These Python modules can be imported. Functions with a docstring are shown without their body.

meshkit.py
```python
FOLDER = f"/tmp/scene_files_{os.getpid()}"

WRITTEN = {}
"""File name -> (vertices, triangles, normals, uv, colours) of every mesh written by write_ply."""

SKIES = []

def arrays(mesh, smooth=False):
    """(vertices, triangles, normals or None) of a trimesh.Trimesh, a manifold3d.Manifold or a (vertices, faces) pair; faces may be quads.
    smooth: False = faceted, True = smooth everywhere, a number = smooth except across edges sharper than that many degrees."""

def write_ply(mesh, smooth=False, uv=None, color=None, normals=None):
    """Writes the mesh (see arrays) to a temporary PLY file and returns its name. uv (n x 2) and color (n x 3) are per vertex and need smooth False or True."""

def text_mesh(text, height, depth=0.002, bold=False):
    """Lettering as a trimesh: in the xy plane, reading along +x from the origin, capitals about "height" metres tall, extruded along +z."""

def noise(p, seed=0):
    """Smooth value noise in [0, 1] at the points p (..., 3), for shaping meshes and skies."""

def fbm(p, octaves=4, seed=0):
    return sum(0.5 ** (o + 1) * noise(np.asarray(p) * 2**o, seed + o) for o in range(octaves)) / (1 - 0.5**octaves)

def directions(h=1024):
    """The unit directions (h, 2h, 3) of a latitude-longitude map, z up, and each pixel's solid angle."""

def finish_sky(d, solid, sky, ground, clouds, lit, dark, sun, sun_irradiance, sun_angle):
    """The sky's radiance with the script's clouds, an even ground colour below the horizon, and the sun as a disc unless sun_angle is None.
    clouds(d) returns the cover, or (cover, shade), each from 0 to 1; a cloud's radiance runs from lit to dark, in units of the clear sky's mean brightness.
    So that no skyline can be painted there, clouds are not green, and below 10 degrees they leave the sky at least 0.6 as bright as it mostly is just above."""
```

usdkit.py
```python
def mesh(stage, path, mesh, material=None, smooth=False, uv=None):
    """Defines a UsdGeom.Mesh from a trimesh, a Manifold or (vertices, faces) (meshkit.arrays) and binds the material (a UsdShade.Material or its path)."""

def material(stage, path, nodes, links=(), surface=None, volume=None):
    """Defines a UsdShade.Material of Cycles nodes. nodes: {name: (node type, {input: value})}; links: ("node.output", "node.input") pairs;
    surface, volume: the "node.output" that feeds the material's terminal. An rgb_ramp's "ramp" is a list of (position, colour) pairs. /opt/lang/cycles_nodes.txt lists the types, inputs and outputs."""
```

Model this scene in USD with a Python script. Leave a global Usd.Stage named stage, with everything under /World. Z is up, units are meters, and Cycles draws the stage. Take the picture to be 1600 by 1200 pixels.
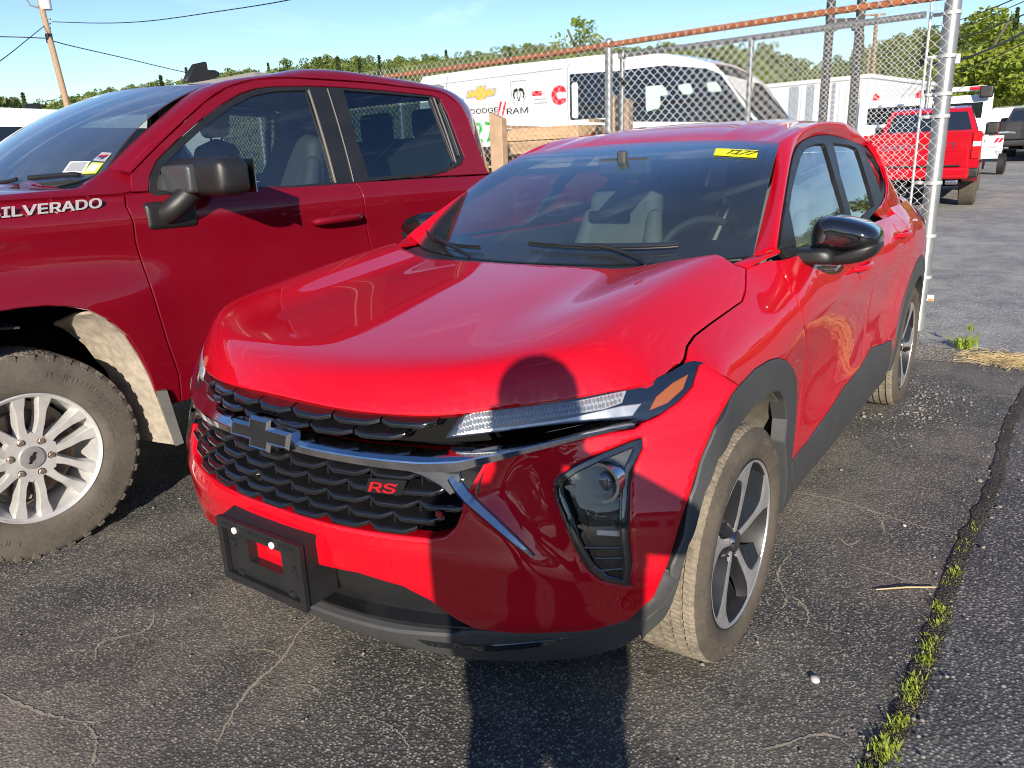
import math, random
import numpy as np, trimesh, shapely
import shapely.geometry as sg
from shapely import affinity
from shapely.ops import unary_union
from scipy.spatial import Delaunay
from scipy.interpolate import CubicSpline, PchipInterpolator, RBFInterpolator
import manifold3d as m3
import usdkit, meshkit
from pxr import Usd, UsdGeom, UsdLux, UsdShade, Gf, Sdf, Vt

stage = Usd.Stage.CreateInMemory()
UsdGeom.SetStageUpAxis(stage, UsdGeom.Tokens.z)
UsdGeom.SetStageMetersPerUnit(stage, 1.0)
W = UsdGeom.Xform.Define(stage, '/World')
stage.SetDefaultPrim(W.GetPrim())
UsdGeom.Scope.Define(stage, '/World/Looks')
rng = np.random.default_rng(7)

# ------------------------------------------------------------------ camera
CF = 1187.854                                  # focal length in units of 1/1600 of the picture width
CC = np.array([1.9522, 1.5065, 1.4120])
CM = np.array([[-0.5759968, 0.816677, -0.0355861], [0.2488907, 0.1337422, -0.9592531], [-0.7786405, -0.5613838, -0.2802984]])
cam = UsdGeom.Camera.Define(stage, '/World/camera')
cam.CreateHorizontalApertureAttr(36.0); cam.CreateVerticalApertureAttr(27.0)
cam.CreateFocalLengthAttr(CF / 1600 * 36)
cam.CreateClippingRangeAttr(Gf.Vec2f(0.05, 5000))
mm = np.eye(4); mm[0, :3] = CM[0]; mm[1, :3] = -CM[1]; mm[2, :3] = -CM[2]; mm[3, :3] = CC
UsdGeom.Xformable(cam).AddTransformOp().Set(Gf.Matrix4d(mm.tolist()))
cam.CreateExposureAttr(0.75)

# ------------------------------------------------------------------ sky and sun
SUN_AZ, SUN_EL = math.radians(33.0), math.radians(18.5)     # azimuth from +x towards +y
sdir = np.array([math.cos(SUN_EL) * math.cos(SUN_AZ), math.cos(SUN_EL) * math.sin(SUN_AZ), math.sin(SUN_EL)])
dome = UsdLux.DomeLight.Define(stage, '/World/sky')
dome.GetPrim().SetCustomDataByKey('kind', 'structure')
skym = usdkit.material(stage, '/World/Looks/sky_air', {
    'sky': ('sky_texture', {'sky_type': 'single_scattering', 'sun_disc': False, 'sun_elevation': SUN_EL, 'sun_rotation': math.atan2(sdir[0], sdir[1]), 'altitude': 200.0, 'air_density': 1.15, 'aerosol_density': 0.2, 'ozone_density': 2.5}),
    'tc': ('texture_coordinate', {}),
    'mp': ('mapping', {'scale': (1.0, 2.2, 9.0), 'rotation': (0.0, 0.15, 0.5)}),
    'nz': ('noise_texture', {'scale': 1.7, 'detail': 6.0, 'roughness': 0.62, 'distortion': 0.6}),
    'rp': ('rgb_ramp', {'ramp': [(0.0, (0, 0, 0)), (0.56, (0, 0, 0)), (0.85, (0.35, 0.35, 0.35)), (1.0, (0.5, 0.5, 0.5))]}),
    'mx': ('mix_color', {'blend_type': 'mix', 'b': (9.0, 9.6, 10.5), 'use_clamp': False}),
    'hs': ('hsv', {'saturation': 1.22, 'hue': 0.515}),
    'bg': ('background_shader', {'strength': 0.105})},
    [('tc.generated', 'mp.vector'), ('mp.vector', 'nz.vector'), ('nz.fac', 'rp.fac'), ('rp.color', 'mx.fac'), ('sky.color', 'hs.color'), ('hs.color', 'mx.a'), ('mx.result', 'bg.color')], surface='bg.background')
UsdShade.MaterialBindingAPI.Apply(dome.GetPrim()).Bind(skym)
sun = UsdLux.DistantLight.Define(stage, '/World/sun')
sun.CreateIntensityAttr(1.15); sun.CreateAngleAttr(0.5); sun.CreateNormalizeAttr(True)
sun.CreateColorAttr(Gf.Vec3f(1.0, 0.90, 0.76))
zx = sdir; xx = np.cross([0, 0, 1], zx); xx /= np.linalg.norm(xx); yx = np.cross(zx, xx)
ms = np.eye(4); ms[0, :3] = xx; ms[1, :3] = yx; ms[2, :3] = zx
UsdGeom.Xformable(sun).AddTransformOp().Set(Gf.Matrix4d(ms.tolist()))

# ------------------------------------------------------------------ helpers
def ray(u, v):
    return CM.T @ np.array([(u - 800) / CF, (v - 600) / CF, 1.0])
def at(u, v, axis, c):
    r = ray(u, v); i = 'xyz'.index(axis); return CC + (c - CC[i]) / r[i] * r
def atd(u, v, d):
    return CC + ray(u, v) * d

_names = {}
def numbered(path):
    n = _names.get(path, 0); _names[path] = n + 1
    return path if n == 0 else '%s_%03d' % (path, n)
def tag(prim, label=None, cat=None, group=None, kind=None):
    p = prim.GetPrim() if hasattr(prim, 'GetPrim') else prim
    for k, v in (('label', label), ('category', cat), ('group', group), ('kind', kind)):
        if v: p.SetCustomDataByKey(k, v)
    return prim

def corner_normals(V, F, angle):
    e1 = V[F[:, 1]] - V[F[:, 0]]; e2 = V[F[:, 2]] - V[F[:, 0]]
    fa = np.cross(e1, e2); L = np.linalg.norm(fa, axis=1, keepdims=True); fn = fa / np.maximum(L, 1e-18)
    vid = F.ravel(); fid = np.repeat(np.arange(len(F)), 3)
    o = np.argsort(vid, kind='stable'); vs, fs = vid[o], fid[o]
    st = np.searchsorted(vs, np.arange(len(V))); ct = np.bincount(vs, minlength=len(V))
    n = ct[vid]; rep = np.repeat(np.arange(len(vid)), n)
    off = np.arange(len(rep)) - np.repeat(np.cumsum(n) - n, n)
    other = fs[st[vid[rep]] + off]
    ok = np.einsum('ij,ij->i', fn[fid[rep]], fn[other]) > math.cos(math.radians(angle))
    acc = np.zeros((len(vid), 3))
    for k in range(3):
        acc[:, k] = np.bincount(rep[ok], weights=fa[other[ok], k], minlength=len(vid))
    l = np.linalg.norm(acc, axis=1, keepdims=True)
    return np.where(l > 1e-18, acc / np.maximum(l, 1e-18), fn[fid])

def weld(V, F, tol=1e-5):
    q = np.round(V / tol).astype(np.int64)
    _, i, inv = np.unique(q, axis=0, return_index=True, return_inverse=True)
    F = inv.ravel()[F]; V = V[i]
    F = F[(F[:, 0] != F[:, 1]) & (F[:, 1] != F[:, 2]) & (F[:, 0] != F[:, 2])]
    return V, F

def arr(m):
    if isinstance(m, (tuple, list)):
        V, F = np.asarray(m[0], float), np.asarray(m[1], int)
        if F.shape[1] == 4: F = np.vstack([F[:, [0, 1, 2]], F[:, [0, 2, 3]]])
        return V, F
    if hasattr(m, 'to_mesh'):
        q = m.to_mesh(); return np.array(q.vert_properties[:, :3], float), np.array(q.tri_verts, int)
    return np.array(m.vertices), np.array(m.faces)
def cat(ms):
    ms = [arr(m) for m in ms]; n = 0; V, F = [], []
    for v, f in ms:
        V.append(v); F.append(f + n); n += len(v)
    return np.vstack(V), np.vstack(F)
def flipy(m):
    V, F = arr(m); return V * [1, -1, 1], F[:, ::-1]
def moved(m, loc=(0, 0, 0), rz=0.0, s=1.0):
    V, F = arr(m); c, n = math.cos(rz), math.sin(rz)
    return (V * s) @ np.array([[c, n, 0], [-n, c, 0], [0, 0, 1]]) + np.array(loc), F

def put(path, m, mat, smooth=40, label=None, cat_=None, group=None, kind=None, sub=None):
    """One Mesh prim. smooth: angle under which edges are shaded smooth (0 = flat)."""
    V, F = arr(m)
    path = numbered(path)
    g = UsdGeom.Mesh.Define(stage, path)
    if smooth:
        V, F = weld(V, F)
        N = corner_normals(V, F, smooth)
        key = np.hstack([F.ravel()[:, None], np.round(N * 500).astype(int)])
        _, i, inv = np.unique(key, axis=0, return_index=True, return_inverse=True)
        V, N, F = V[F.ravel()[i]], N[i], inv.ravel().reshape(-1, 3)
        g.CreateNormalsAttr(Vt.Vec3fArray.FromNumpy(N.astype(np.float32))); g.SetNormalsInterpolation('vertex')
    g.CreatePointsAttr(Vt.Vec3fArray.FromNumpy(np.ascontiguousarray(V, np.float32)))
    g.CreateFaceVertexCountsAttr(Vt.IntArray.FromNumpy(np.full(len(F), 3, np.int32)))
    g.CreateFaceVertexIndicesAttr(Vt.IntArray.FromNumpy(np.ascontiguousarray(F, np.int32).ravel()))
    g.CreateSubdivisionSchemeAttr('none')
    if mat is not None: UsdShade.MaterialBindingAPI.Apply(g.GetPrim()).Bind(mat)
    return tag(g, label, cat_, group, kind)

STUFF_PARTS = {'sidewall_relief', 'shoulder_lug', 'lamp_crystal', 'wire_tie', 'bracket_relief', 'handwriting'}        # countless or too small to pick apart
class Thing:
    """An Xform at the thing's base; vertices are given in the local frame (world frame if world=True)."""
    def __init__(s, name, label, cat_, loc=(0, 0, 0), rz=0.0, group=None, world=False):
        s.path = numbered('/World/' + name); s.loc = np.array(loc, float); s.rz = rz; s.world = world
        x = UsdGeom.Xform.Define(stage, s.path); x.AddTranslateOp().Set(Gf.Vec3d(*map(float, s.loc)))
        if rz: x.AddRotateZOp().Set(math.degrees(rz))
        s.prim = x.GetPrim(); tag(s.prim, label, cat_, group)
    def put(s, name, m, mat, smooth=40, label=None, under=None):
        V, F = arr(m)
        if s.world:
            c, n = math.cos(s.rz), math.sin(s.rz)
            V = (V - s.loc) @ np.array([[c, -n, 0], [n, c, 0], [0, 0, 1]])
        base = s.path if under is None else (under if isinstance(under, str) else str(under.GetPath()))
        return put(base + '/' + name, (V, F), mat, smooth, label, kind='stuff' if name in STUFF_PARTS else None)
    def group(s, name, label=None):
        x = UsdGeom.Xform.Define(stage, numbered(s.path + '/' + name)); tag(x, label); return x
def copy_of(th, loc, rz=0.0, label=None, name=None, scale=None):
    was = th.prim.GetCustomData()
    path = numbered('/World/' + (name or th.path.split('/')[-1]))
    x = UsdGeom.Xform.Define(stage, path); x.GetPrim().GetReferences().AddInternalReference(th.path)
    x.ClearXformOpOrder(); x.AddTranslateOp().Set(Gf.Vec3d(*map(float, loc))); x.AddRotateZOp().Set(math.degrees(rz))
    if scale: x.AddScaleOp().Set(Gf.Vec3f(*([scale] * 3 if np.ndim(scale) == 0 else scale)))
    x.GetPrim().SetInstanceable(True)
    tag(x.GetPrim(), label or was.get('label'), was.get('category'), was.get('group'))
    return x

def box(c, s, r=0.0, rz=0.0, n=3):
    """Box of centre c and size s, edges rounded by r."""
    s = np.array(s, float)
    if r <= 0:
        m = trimesh.creation.box(s); V, F = np.array(m.vertices), np.array(m.faces)
    else:
        r = min(r, s.min() / 2.01); h = s / 2 - r
        sp = trimesh.creation.icosphere(1, r); pts = np.vstack([sp.vertices + h * [i, j, k] for i in (-1, 1) for j in (-1, 1) for k in (-1, 1)])
        q = trimesh.convex.convex_hull(pts); V, F = np.array(q.vertices), np.array(q.faces)
    return moved((V, F), c, rz)
def tube(P, r, n=10, cap=True):
    P = np.asarray(P, float); r = np.broadcast_to(r, len(P))
    T = np.gradient(P, axis=0); T /= np.linalg.norm(T, axis=1, keepdims=True)
    a = np.array([0, 0, 1.0]) if abs(T[0, 2]) < 0.9 else np.array([1.0, 0, 0])
    rings = []
    x = np.cross(a, T[0]); x /= np.linalg.norm(x)
    for i in range(len(P)):
        x = x - T[i] * (x @ T[i]); x /= np.linalg.norm(x); y = np.cross(T[i], x)
        t = np.linspace(0, 2 * np.pi, n, endpoint=False)
        rings.append(P[i] + r[i] * (np.cos(t)[:, None] * x + np.sin(t)[:, None] * y))
    V = np.vstack(rings); F = []
    for i in range(len(P) - 1):
        for k in range(n):
            a_, b_ = i * n + k, i * n + (k + 1) % n
            F += [(a_, b_, b_ + n), (a_, b_ + n, a_ + n)]
    if cap:
        V = np.vstack([V, P[0], P[-1]]); c0, c1 = len(V) - 2, len(V) - 1
        for k in range(n):
            F += [(c0, (k + 1) % n, k), (c1, (len(P) - 1) * n + k, (len(P) - 1) * n + (k + 1) % n)]
    return V, np.array(F)
def grid(P, closed=False):
    """Quads over a grid of points P (n, m, 3)."""
    n, m = P.shape[:2]; i = np.arange(n * m).reshape(n, m); V = P.reshape(-1, 3)
    if closed: i = np.hstack([i, i[:, :1]])
    a, b, c, d = i[:-1, :-1].ravel(), i[1:, :-1].ravel(), i[1:, 1:].ravel(), i[:-1, 1:].ravel()
    return V, np.vstack([np.stack([a, b, c], 1), np.stack([a, c, d], 1)])
def revolve(prof, n=64, axis='y', centre=(0, 0, 0), close=True):
    """prof: (along axis, radius) points. Surface of revolution."""
    p = np.array(prof, float); t = np.linspace(0, 2 * np.pi, n, endpoint=False)
    A = np.repeat(p[:, 0][:, None], n, 1); R = p[:, 1][:, None]
    x, z = R * np.cos(t), R * np.sin(t)
    P = np.stack([x, A, z], -1) if axis == 'y' else (np.stack([x, z, A], -1) if axis == 'z' else np.stack([A, x, z], -1))
    return grid(P + np.array(centre), closed=True)
def resample(c, n):
    c = np.asarray(c, float); d = np.r_[0, np.cumsum(np.linalg.norm(np.diff(c, axis=0), axis=1))]
    t = np.linspace(0, d[-1], n); return np.stack([np.interp(t, d, c[:, k]) for k in range(c.shape[1])], 1)
def smoothc(c, n=40):
    """Smooth curve through the points."""
    c = np.asarray(c, float); d = np.r_[0, np.cumsum(np.maximum(np.sqrt(np.linalg.norm(np.diff(c, axis=0), axis=1)), 1e-6))]
    t = np.linspace(0, d[-1], n); return np.stack([PchipInterpolator(d, c[:, k])(t) if c.shape[1] < 2 else CubicSpline(d, c[:, k])(t) for k in range(c.shape[1])], 1)
def loft(curves, nu=40, nv=12, kind='cubic'):
    """Surface through 3-D curves (each resampled to nu points), smooth across."""
    Q = np.array([resample(c, nu) for c in curves]); d = np.r_[0, np.cumsum(np.linalg.norm(np.diff(Q, axis=0), axis=2).mean(1))]
    t = np.linspace(0, d[-1], nv)
    S = CubicSpline(d, Q, axis=0)(t) if kind == 'cubic' and len(curves) > 2 else np.array([[np.interp(t, d, Q[:, i, k]) for k in range(3)] for i in range(nu)]).transpose(2, 0, 1)
    return S
def thick(S, t, up=None):
    """Grid surface S made t thick (downwards along its normals)."""
    n = np.cross(np.gradient(S, axis=0), np.gradient(S, axis=1)); n /= np.maximum(np.linalg.norm(n, axis=2, keepdims=True), 1e-12)
    if up is not None and (n * up).sum() < 0: n = -n; flip = True
    else: flip = False
    B = S - n * t
    a, b = S.shape[:2]
    V, F = grid(S); V2, F2 = grid(B)
    i = np.arange(a * b).reshape(a, b)
    loop = np.r_[i[0, :], i[1:, -1], i[-1, -2::-1], i[-2:0:-1, 0]]
    l2 = np.roll(loop, -1); N = a * b
    side = np.vstack([np.stack([loop, loop + N, l2 + N], 1), np.stack([loop, l2 + N, l2], 1)])
    Fs = np.vstack([F, F2[:, ::-1] + N, side])
    if flip: Fs = Fs[:, ::-1]
    return np.vstack([V, V2]), Fs

class Surf:
    """A height field: axis 'x': x=h(y,z); 'y': y=h(x,z); 'z': z=h(x,y). frame: (loc, rz) of a local frame for picking."""
    def __init__(s, axis, h, loc=(0, 0, 0), rz=0.0, sign=1, lo=0.4, hi=16.0):
        s.axis, s.h, s.sign, s.lo, s.hi = axis, h, sign, lo, hi
        c, n = math.cos(rz), math.sin(rz); s.R = np.array([[c, n, 0], [-n, c, 0], [0, 0, 1]]); s.loc = np.array(loc, float)
    def P(s, q):
        q = np.asarray(q, float); h = s.h(q[:, 0], q[:, 1])
        return np.stack([h, q[:, 0], q[:, 1]] if s.axis == 'x' else [q[:, 0], h, q[:, 1]] if s.axis == 'y' else [q[:, 0], q[:, 1], h], 1)
    def N(s, q, e=2e-3):
        q = np.asarray(q, float)
        a = (s.P(q + [e, 0]) - s.P(q - [e, 0])); b = (s.P(q + [0, e]) - s.P(q - [0, e]))
        n = np.cross(a, b); n /= np.linalg.norm(n, axis=1, keepdims=True); i = 'xyz'.index(s.axis)
        return n * np.where(n[:, i:i + 1] * s.sign < 0, -1, 1)
    def pick(s, pts, dom=None):
        """Pixels of the photograph -> surface parameters (first hit)."""
        out = []
        for u, v in pts:
            c = s.R @ (CC - s.loc); r = s.R @ ray(u, v)
            t = np.linspace(s.lo, s.hi, 4000); Q = c + t[:, None] * r
            i = 'xyz'.index(s.axis); ab = np.delete(Q, i, 1)
            g = (Q[:, i] - s.h(ab[:, 0], ab[:, 1])) * s.sign
            ok = np.where((g[:-1] > 0) & (g[1:] <= 0) & ((np.abs(ab[1:]) < (dom or 9)).all(1)))[0]
            if len(ok): k = ok[0]; w = g[k] / (g[k] - g[k + 1]); out.append(ab[k] * (1 - w) + ab[k + 1] * w)
            else: print('MISS', (u, v)); k = np.argmin(np.abs(g)); out.append(ab[k])
        return np.array(out)

def panel(surf, poly, depth=0.02, res=0.03, lift=0.0, bev=0.0015, both=False):
    """A panel on a Surf: polygon (shapely or points) in the surface's parameters, with a rolled edge and a return flange."""
    poly = sg.Polygon(poly) if not hasattr(poly, 'geom_type') else poly
    poly = poly.buffer(0)
    if poly.geom_type == 'MultiPolygon': poly = max(poly.geoms, key=lambda g: g.area)
    seg = shapely.segmentize(poly, res * 0.6)
    loops = [np.array(r.coords)[:-1] for r in [seg.exterior, *seg.interiors]]
    if sg.LinearRing(loops[0]).is_ccw is False: loops[0] = loops[0][::-1]
    for k in range(1, len(loops)):
        if sg.LinearRing(loops[k]).is_ccw: loops[k] = loops[k][::-1]
    inn = []
    for l in loops:
        d = np.roll(l, -1, 0) - np.roll(l, 1, 0); d /= np.maximum(np.linalg.norm(d, axis=1, keepdims=True), 1e-12)
        inn.append(l + np.stack([-d[:, 1], d[:, 0]], 1) * bev)
    x0, y0, x1, y1 = poly.bounds
    gx, gy = np.meshgrid(np.arange(x0, x1, res), np.arange(y0, y1, res))
    gx = gx + (np.arange(gx.shape[0]) % 2)[:, None] * res / 2
    pts = np.stack([gx.ravel(), gy.ravel()], 1)
    core = poly.buffer(-0.55 * res)
    pts = pts[shapely.contains_xy(core, pts[:, 0], pts[:, 1])] if not core.is_empty else pts[:0]
    q = np.vstack(inn + [pts]); tri = Delaunay(q).simplices
    c = q[tri].mean(1); lim = sg.Polygon(inn[0], inn[1:]).buffer(1e-7) if len(inn[0]) > 3 else poly
    tri = tri[shapely.contains_xy(lim.buffer(1e-6), c[:, 0], c[:, 1])]
    ar = np.cross(q[tri[:, 1]] - q[tri[:, 0]], q[tri[:, 2]] - q[tri[:, 0]])
    tri = tri[np.abs(ar) > 1e-12]; ar = ar[np.abs(ar) > 1e-12]; tri = np.where((ar < 0)[:, None], tri[:, ::-1], tri)
    N = surf.N(q); P = surf.P(q) + N * lift
    V, F = [P], [tri]
    n = len(P); k0 = 0
    for l, a in zip(loops, inn):
        m = len(l); nl = surf.N(l); pl = surf.P(l) + nl * lift
        V += [pl - nl * bev, pl - nl * depth]
        i = np.arange(m); j = (i + 1) % m
        F += [np.stack([i + k0, i + n, j + n], 1), np.stack([i + k0, j + n, j + k0], 1), np.stack([i + n, i + n + m, j + n + m], 1), np.stack([i + n, j + n + m, j + n], 1)]
        k0 += m; n += 2 * m
    V = np.vstack(V); F = np.vstack(F)
    # orientation: in parameter space ccw means normal a x b
    a, b = surf.P(q[:1] + [1e-3, 0]) - surf.P(q[:1]), surf.P(q[:1] + [0, 1e-3]) - surf.P(q[:1])
    if (np.cross(a, b) * N[:1]).sum() < 0: F = F[:, ::-1]
    return V, F
def plate(poly, depth, engine='earcut'):
    poly = sg.Polygon(poly) if not hasattr(poly, 'geom_type') else poly
    gs = [g for g in getattr(poly, 'geoms', [poly]) if g.area > 0]
    ms = [trimesh.creation.extrude_polygon(g, depth, engine='earcut') for g in gs]
    return cat(ms)
def place(m, o, ex, ey):
    """Local xy(z) mesh to the plane with origin o and axes ex, ey."""
    V, F = arr(m); ex = np.array(ex, float); ex /= np.linalg.norm(ex); ey = np.array(ey, float); ey = ey - ex * (ex @ ey); ey /= np.linalg.norm(ey); ez = np.cross(ex, ey)
    return V[:, :1] * ex + V[:, 1:2] * ey + V[:, 2:3] * ez + np.array(o), F
# ------------------------------------------------------------------ materials
M = {}
def mat(name, nodes, links, surface, volume=None):
    M[name] = usdkit.material(stage, '/World/Looks/' + name, nodes, links, surface=surface, volume=volume); return M[name]
def plain(name, col, rough=0.5, metal=0.0, spec=0.5, coat=0.0, var=0.0, vscale=8.0, bump=0.0, bscale=200.0, coat_rough=0.03, **kw):
    """A principled surface whose colour and gloss wander a little."""
    n = {'p': ('principled_bsdf', {'base_color': col, 'roughness': rough, 'metallic': metal, 'specular_ior_level': spec, 'coat_weight': coat, 'coat_roughness': coat_rough, **kw})}
    l = []
    if var or bump:
        n['tc'] = ('texture_coordinate', {})
    if var:
        n['nz'] = ('noise_texture', {'scale': vscale, 'detail': 6.0, 'roughness': 0.65})
        n['rp'] = ('rgb_ramp', {'ramp': [(0.25, tuple(c * (1 - var) for c in col)), (0.75, tuple(min(1, c * (1 + var)) for c in col))]})
        n['rr'] = ('map_range', {'from_min': 0.3, 'from_max': 0.7, 'to_min': max(0.02, rough * (1 - 0.5 * var)), 'to_max': min(1.0, rough * (1 + 0.5 * var))})
        l += [('tc.object', 'nz.vector'), ('nz.fac', 'rp.fac'), ('rp.color', 'p.base_color'), ('nz.fac', 'rr.value'), ('rr.result', 'p.roughness')]
    if bump:
        n['nb'] = ('noise_texture', {'scale': bscale, 'detail': 3.0}); n['b'] = ('bump', {'strength': bump, 'distance': 0.002})
        l += [('tc.object', 'nb.vector'), ('nb.fac', 'b.height'), ('b.normal', 'p.normal')]
    return mat(name, n, l, 'p.BSDF')
def paint(name, col, flake=0.0, dust=0.06, spec=0.5, metal=0.0):
    """Clear-coated car paint with a thin film of dust in patches and a little orange peel."""
    dark = tuple(c * 0.8 for c in col)
    mat(name, {
        'tc': ('texture_coordinate', {}),
        'n1': ('noise_texture', {'scale': 3.0, 'detail': 8.0, 'roughness': 0.7}),
        'n2': ('noise_texture', {'scale': 160.0, 'detail': 3.0, 'roughness': 0.8}),
        'm1': ('math', {'math_type': 'multiply'}),
        'r1': ('map_range', {'from_min': 0.2, 'from_max': 0.5, 'to_min': dust * 0.15, 'to_max': dust}),
        'mx': ('mix_color', {'a': col, 'b': (0.34, 0.29, 0.24)}),
        'r2': ('map_range', {'from_min': 0.3, 'from_max': 0.7, 'to_min': 0.004, 'to_max': 0.03}),
        'n3': ('noise_texture', {'scale': 60.0, 'detail': 1.0}),
        'bp': ('bump', {'strength': 0.018, 'distance': 0.001}),
        'p': ('principled_bsdf', {'roughness': 0.5, 'metallic': metal, 'specular_ior_level': spec, 'coat_weight': 1.0, 'coat_ior': 1.5})},
        [('tc.object', 'n1.vector'), ('tc.object', 'n2.vector'), ('tc.object', 'n3.vector'), ('n1.fac', 'm1.value1'), ('n2.fac', 'm1.value2'), ('m1.value', 'r1.value'), ('r1.result', 'mx.fac'),
         ('mx.result', 'p.base_color'), ('n1.fac', 'r2.value'), ('r2.result', 'p.coat_roughness'), ('n3.fac', 'bp.height'), ('bp.normal', 'p.coat_normal')], 'p.BSDF')
def glass(name, tint, refl=0.05, rough=0.0, dust=0.0):
    """A window pane: tinted clear glass with a mirror reflection that grows towards grazing angles, and a film of dust."""
    mat(name, {'lw': ('layer_weight', {'blend': 0.5}), 'pw': ('math', {'math_type': 'power', 'value2': 4.2}), 'mr': ('map_range', {'to_min': refl, 'to_max': 1.0}),
               't': ('transparent_bsdf', {'color': tint}), 'g': ('glossy_bsdf', {'color': (1, 1, 1), 'roughness': rough}), 'x': ('mix_closure', {}),
               'tc': ('texture_coordinate', {}), 'n': ('noise_texture', {'scale': 2.5, 'detail': 7.0, 'roughness': .65}), 'dr': ('map_range', {'from_min': .3, 'from_max': .7, 'to_min': dust * .5, 'to_max': dust * 1.4}), 'd': ('diffuse_bsdf', {'color': (.48, .46, .42)}), 'y': ('mix_closure', {})},
        [('lw.facing', 'pw.value1'), ('pw.value', 'mr.value'), ('mr.result', 'x.fac'), ('t.BSDF', 'x.closure1'), ('g.BSDF', 'x.closure2'), ('tc.object', 'n.vector'), ('n.fac', 'dr.value'), ('dr.result', 'y.fac'), ('x.closure', 'y.closure1'), ('d.BSDF', 'y.closure2')] if dust else
        [('lw.facing', 'pw.value1'), ('pw.value', 'mr.value'), ('mr.result', 'x.fac'), ('t.BSDF', 'x.closure1'), ('g.BSDF', 'x.closure2')], 'y.closure' if dust else 'x.closure')

paint('red_paint', (0.50, 0.0008, 0.010), dust=0.014, spec=.05)
paint('cherry_paint', (0.165, 0.0010, 0.009), dust=0.016, spec=.05)
paint('white_paint', (0.72, 0.73, 0.74), dust=0.10)
paint('black_paint', (0.008, 0.008, 0.009), dust=0.05)
paint('bright_red_paint', (0.40, 0.001, 0.010), dust=0.02, spec=.05)
glass('windshield_glass', (0.74, 0.82, 0.80), 0.085, dust=.02)
glass('side_glass', (0.62, 0.72, 0.70), 0.13, dust=.012)
glass('dark_glass', (0.12, 0.15, 0.16), 0.07)
glass('lens_glass', (0.86, 0.88, 0.9), 0.05)
glass('smoke_lens', (0.62, 0.64, 0.66), 0.05)
glass('amber_lens', (0.95, 0.30, 0.02), 0.05)
glass('red_lens', (0.55, 0.01, 0.01), 0.06)
plain('gloss_black', (0.007, 0.007, 0.008), 0.06, spec=0.7, coat=1.0, var=0.2)
plain('frit_black', (0.008, 0.009, 0.010), 0.06, spec=0.7, coat=0.5)
plain('satin_black', (0.014, 0.014, 0.0145), 0.42, var=0.25, bump=0.15, bscale=900)
plain('cladding', (0.050, 0.051, 0.052), 0.48, var=0.14, vscale=6, bump=0.25, bscale=1200)
plain('rubber', (0.012, 0.012, 0.012), 0.6)
plain('dark_void', (0.006, 0.006, 0.006), 0.8, spec=0.1)
plain('chrome', (0.66, 0.66, 0.68), 0.07, metal=1.0, var=0.06, vscale=20)
plain('dark_chrome', (0.36, 0.36, 0.37), 0.07, metal=1.0, var=0.1, vscale=20)
plain('steel_face', (0.50, 0.50, 0.505), 0.30, metal=0.65, var=0.15, vscale=30)
plain('wheel_silver', (0.62, 0.615, 0.60), 0.34, metal=0.45, var=0.14, vscale=14)
plain('wheel_grey', (0.017, 0.018, 0.021), 0.38, metal=0.2, var=0.15, coat=0.12)
plain('rust_disc', (0.16, 0.12, 0.10), 0.5, metal=0.6, var=0.4, vscale=40)
plain('dusty_plastic', (0.34, 0.295, 0.235), 0.85, var=0.38, vscale=22, bump=0.6, bscale=160)
plain('seat_grey', (0.10, 0.108, 0.115), 0.7, var=0.15)
plain('seat_light', (0.17, 0.172, 0.17), 0.7, var=0.15)
plain('seat_black', (0.045, 0.047, 0.050), 0.65, var=0.15)
plain('trim_light', (0.38, 0.38, 0.36), 0.6)
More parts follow.
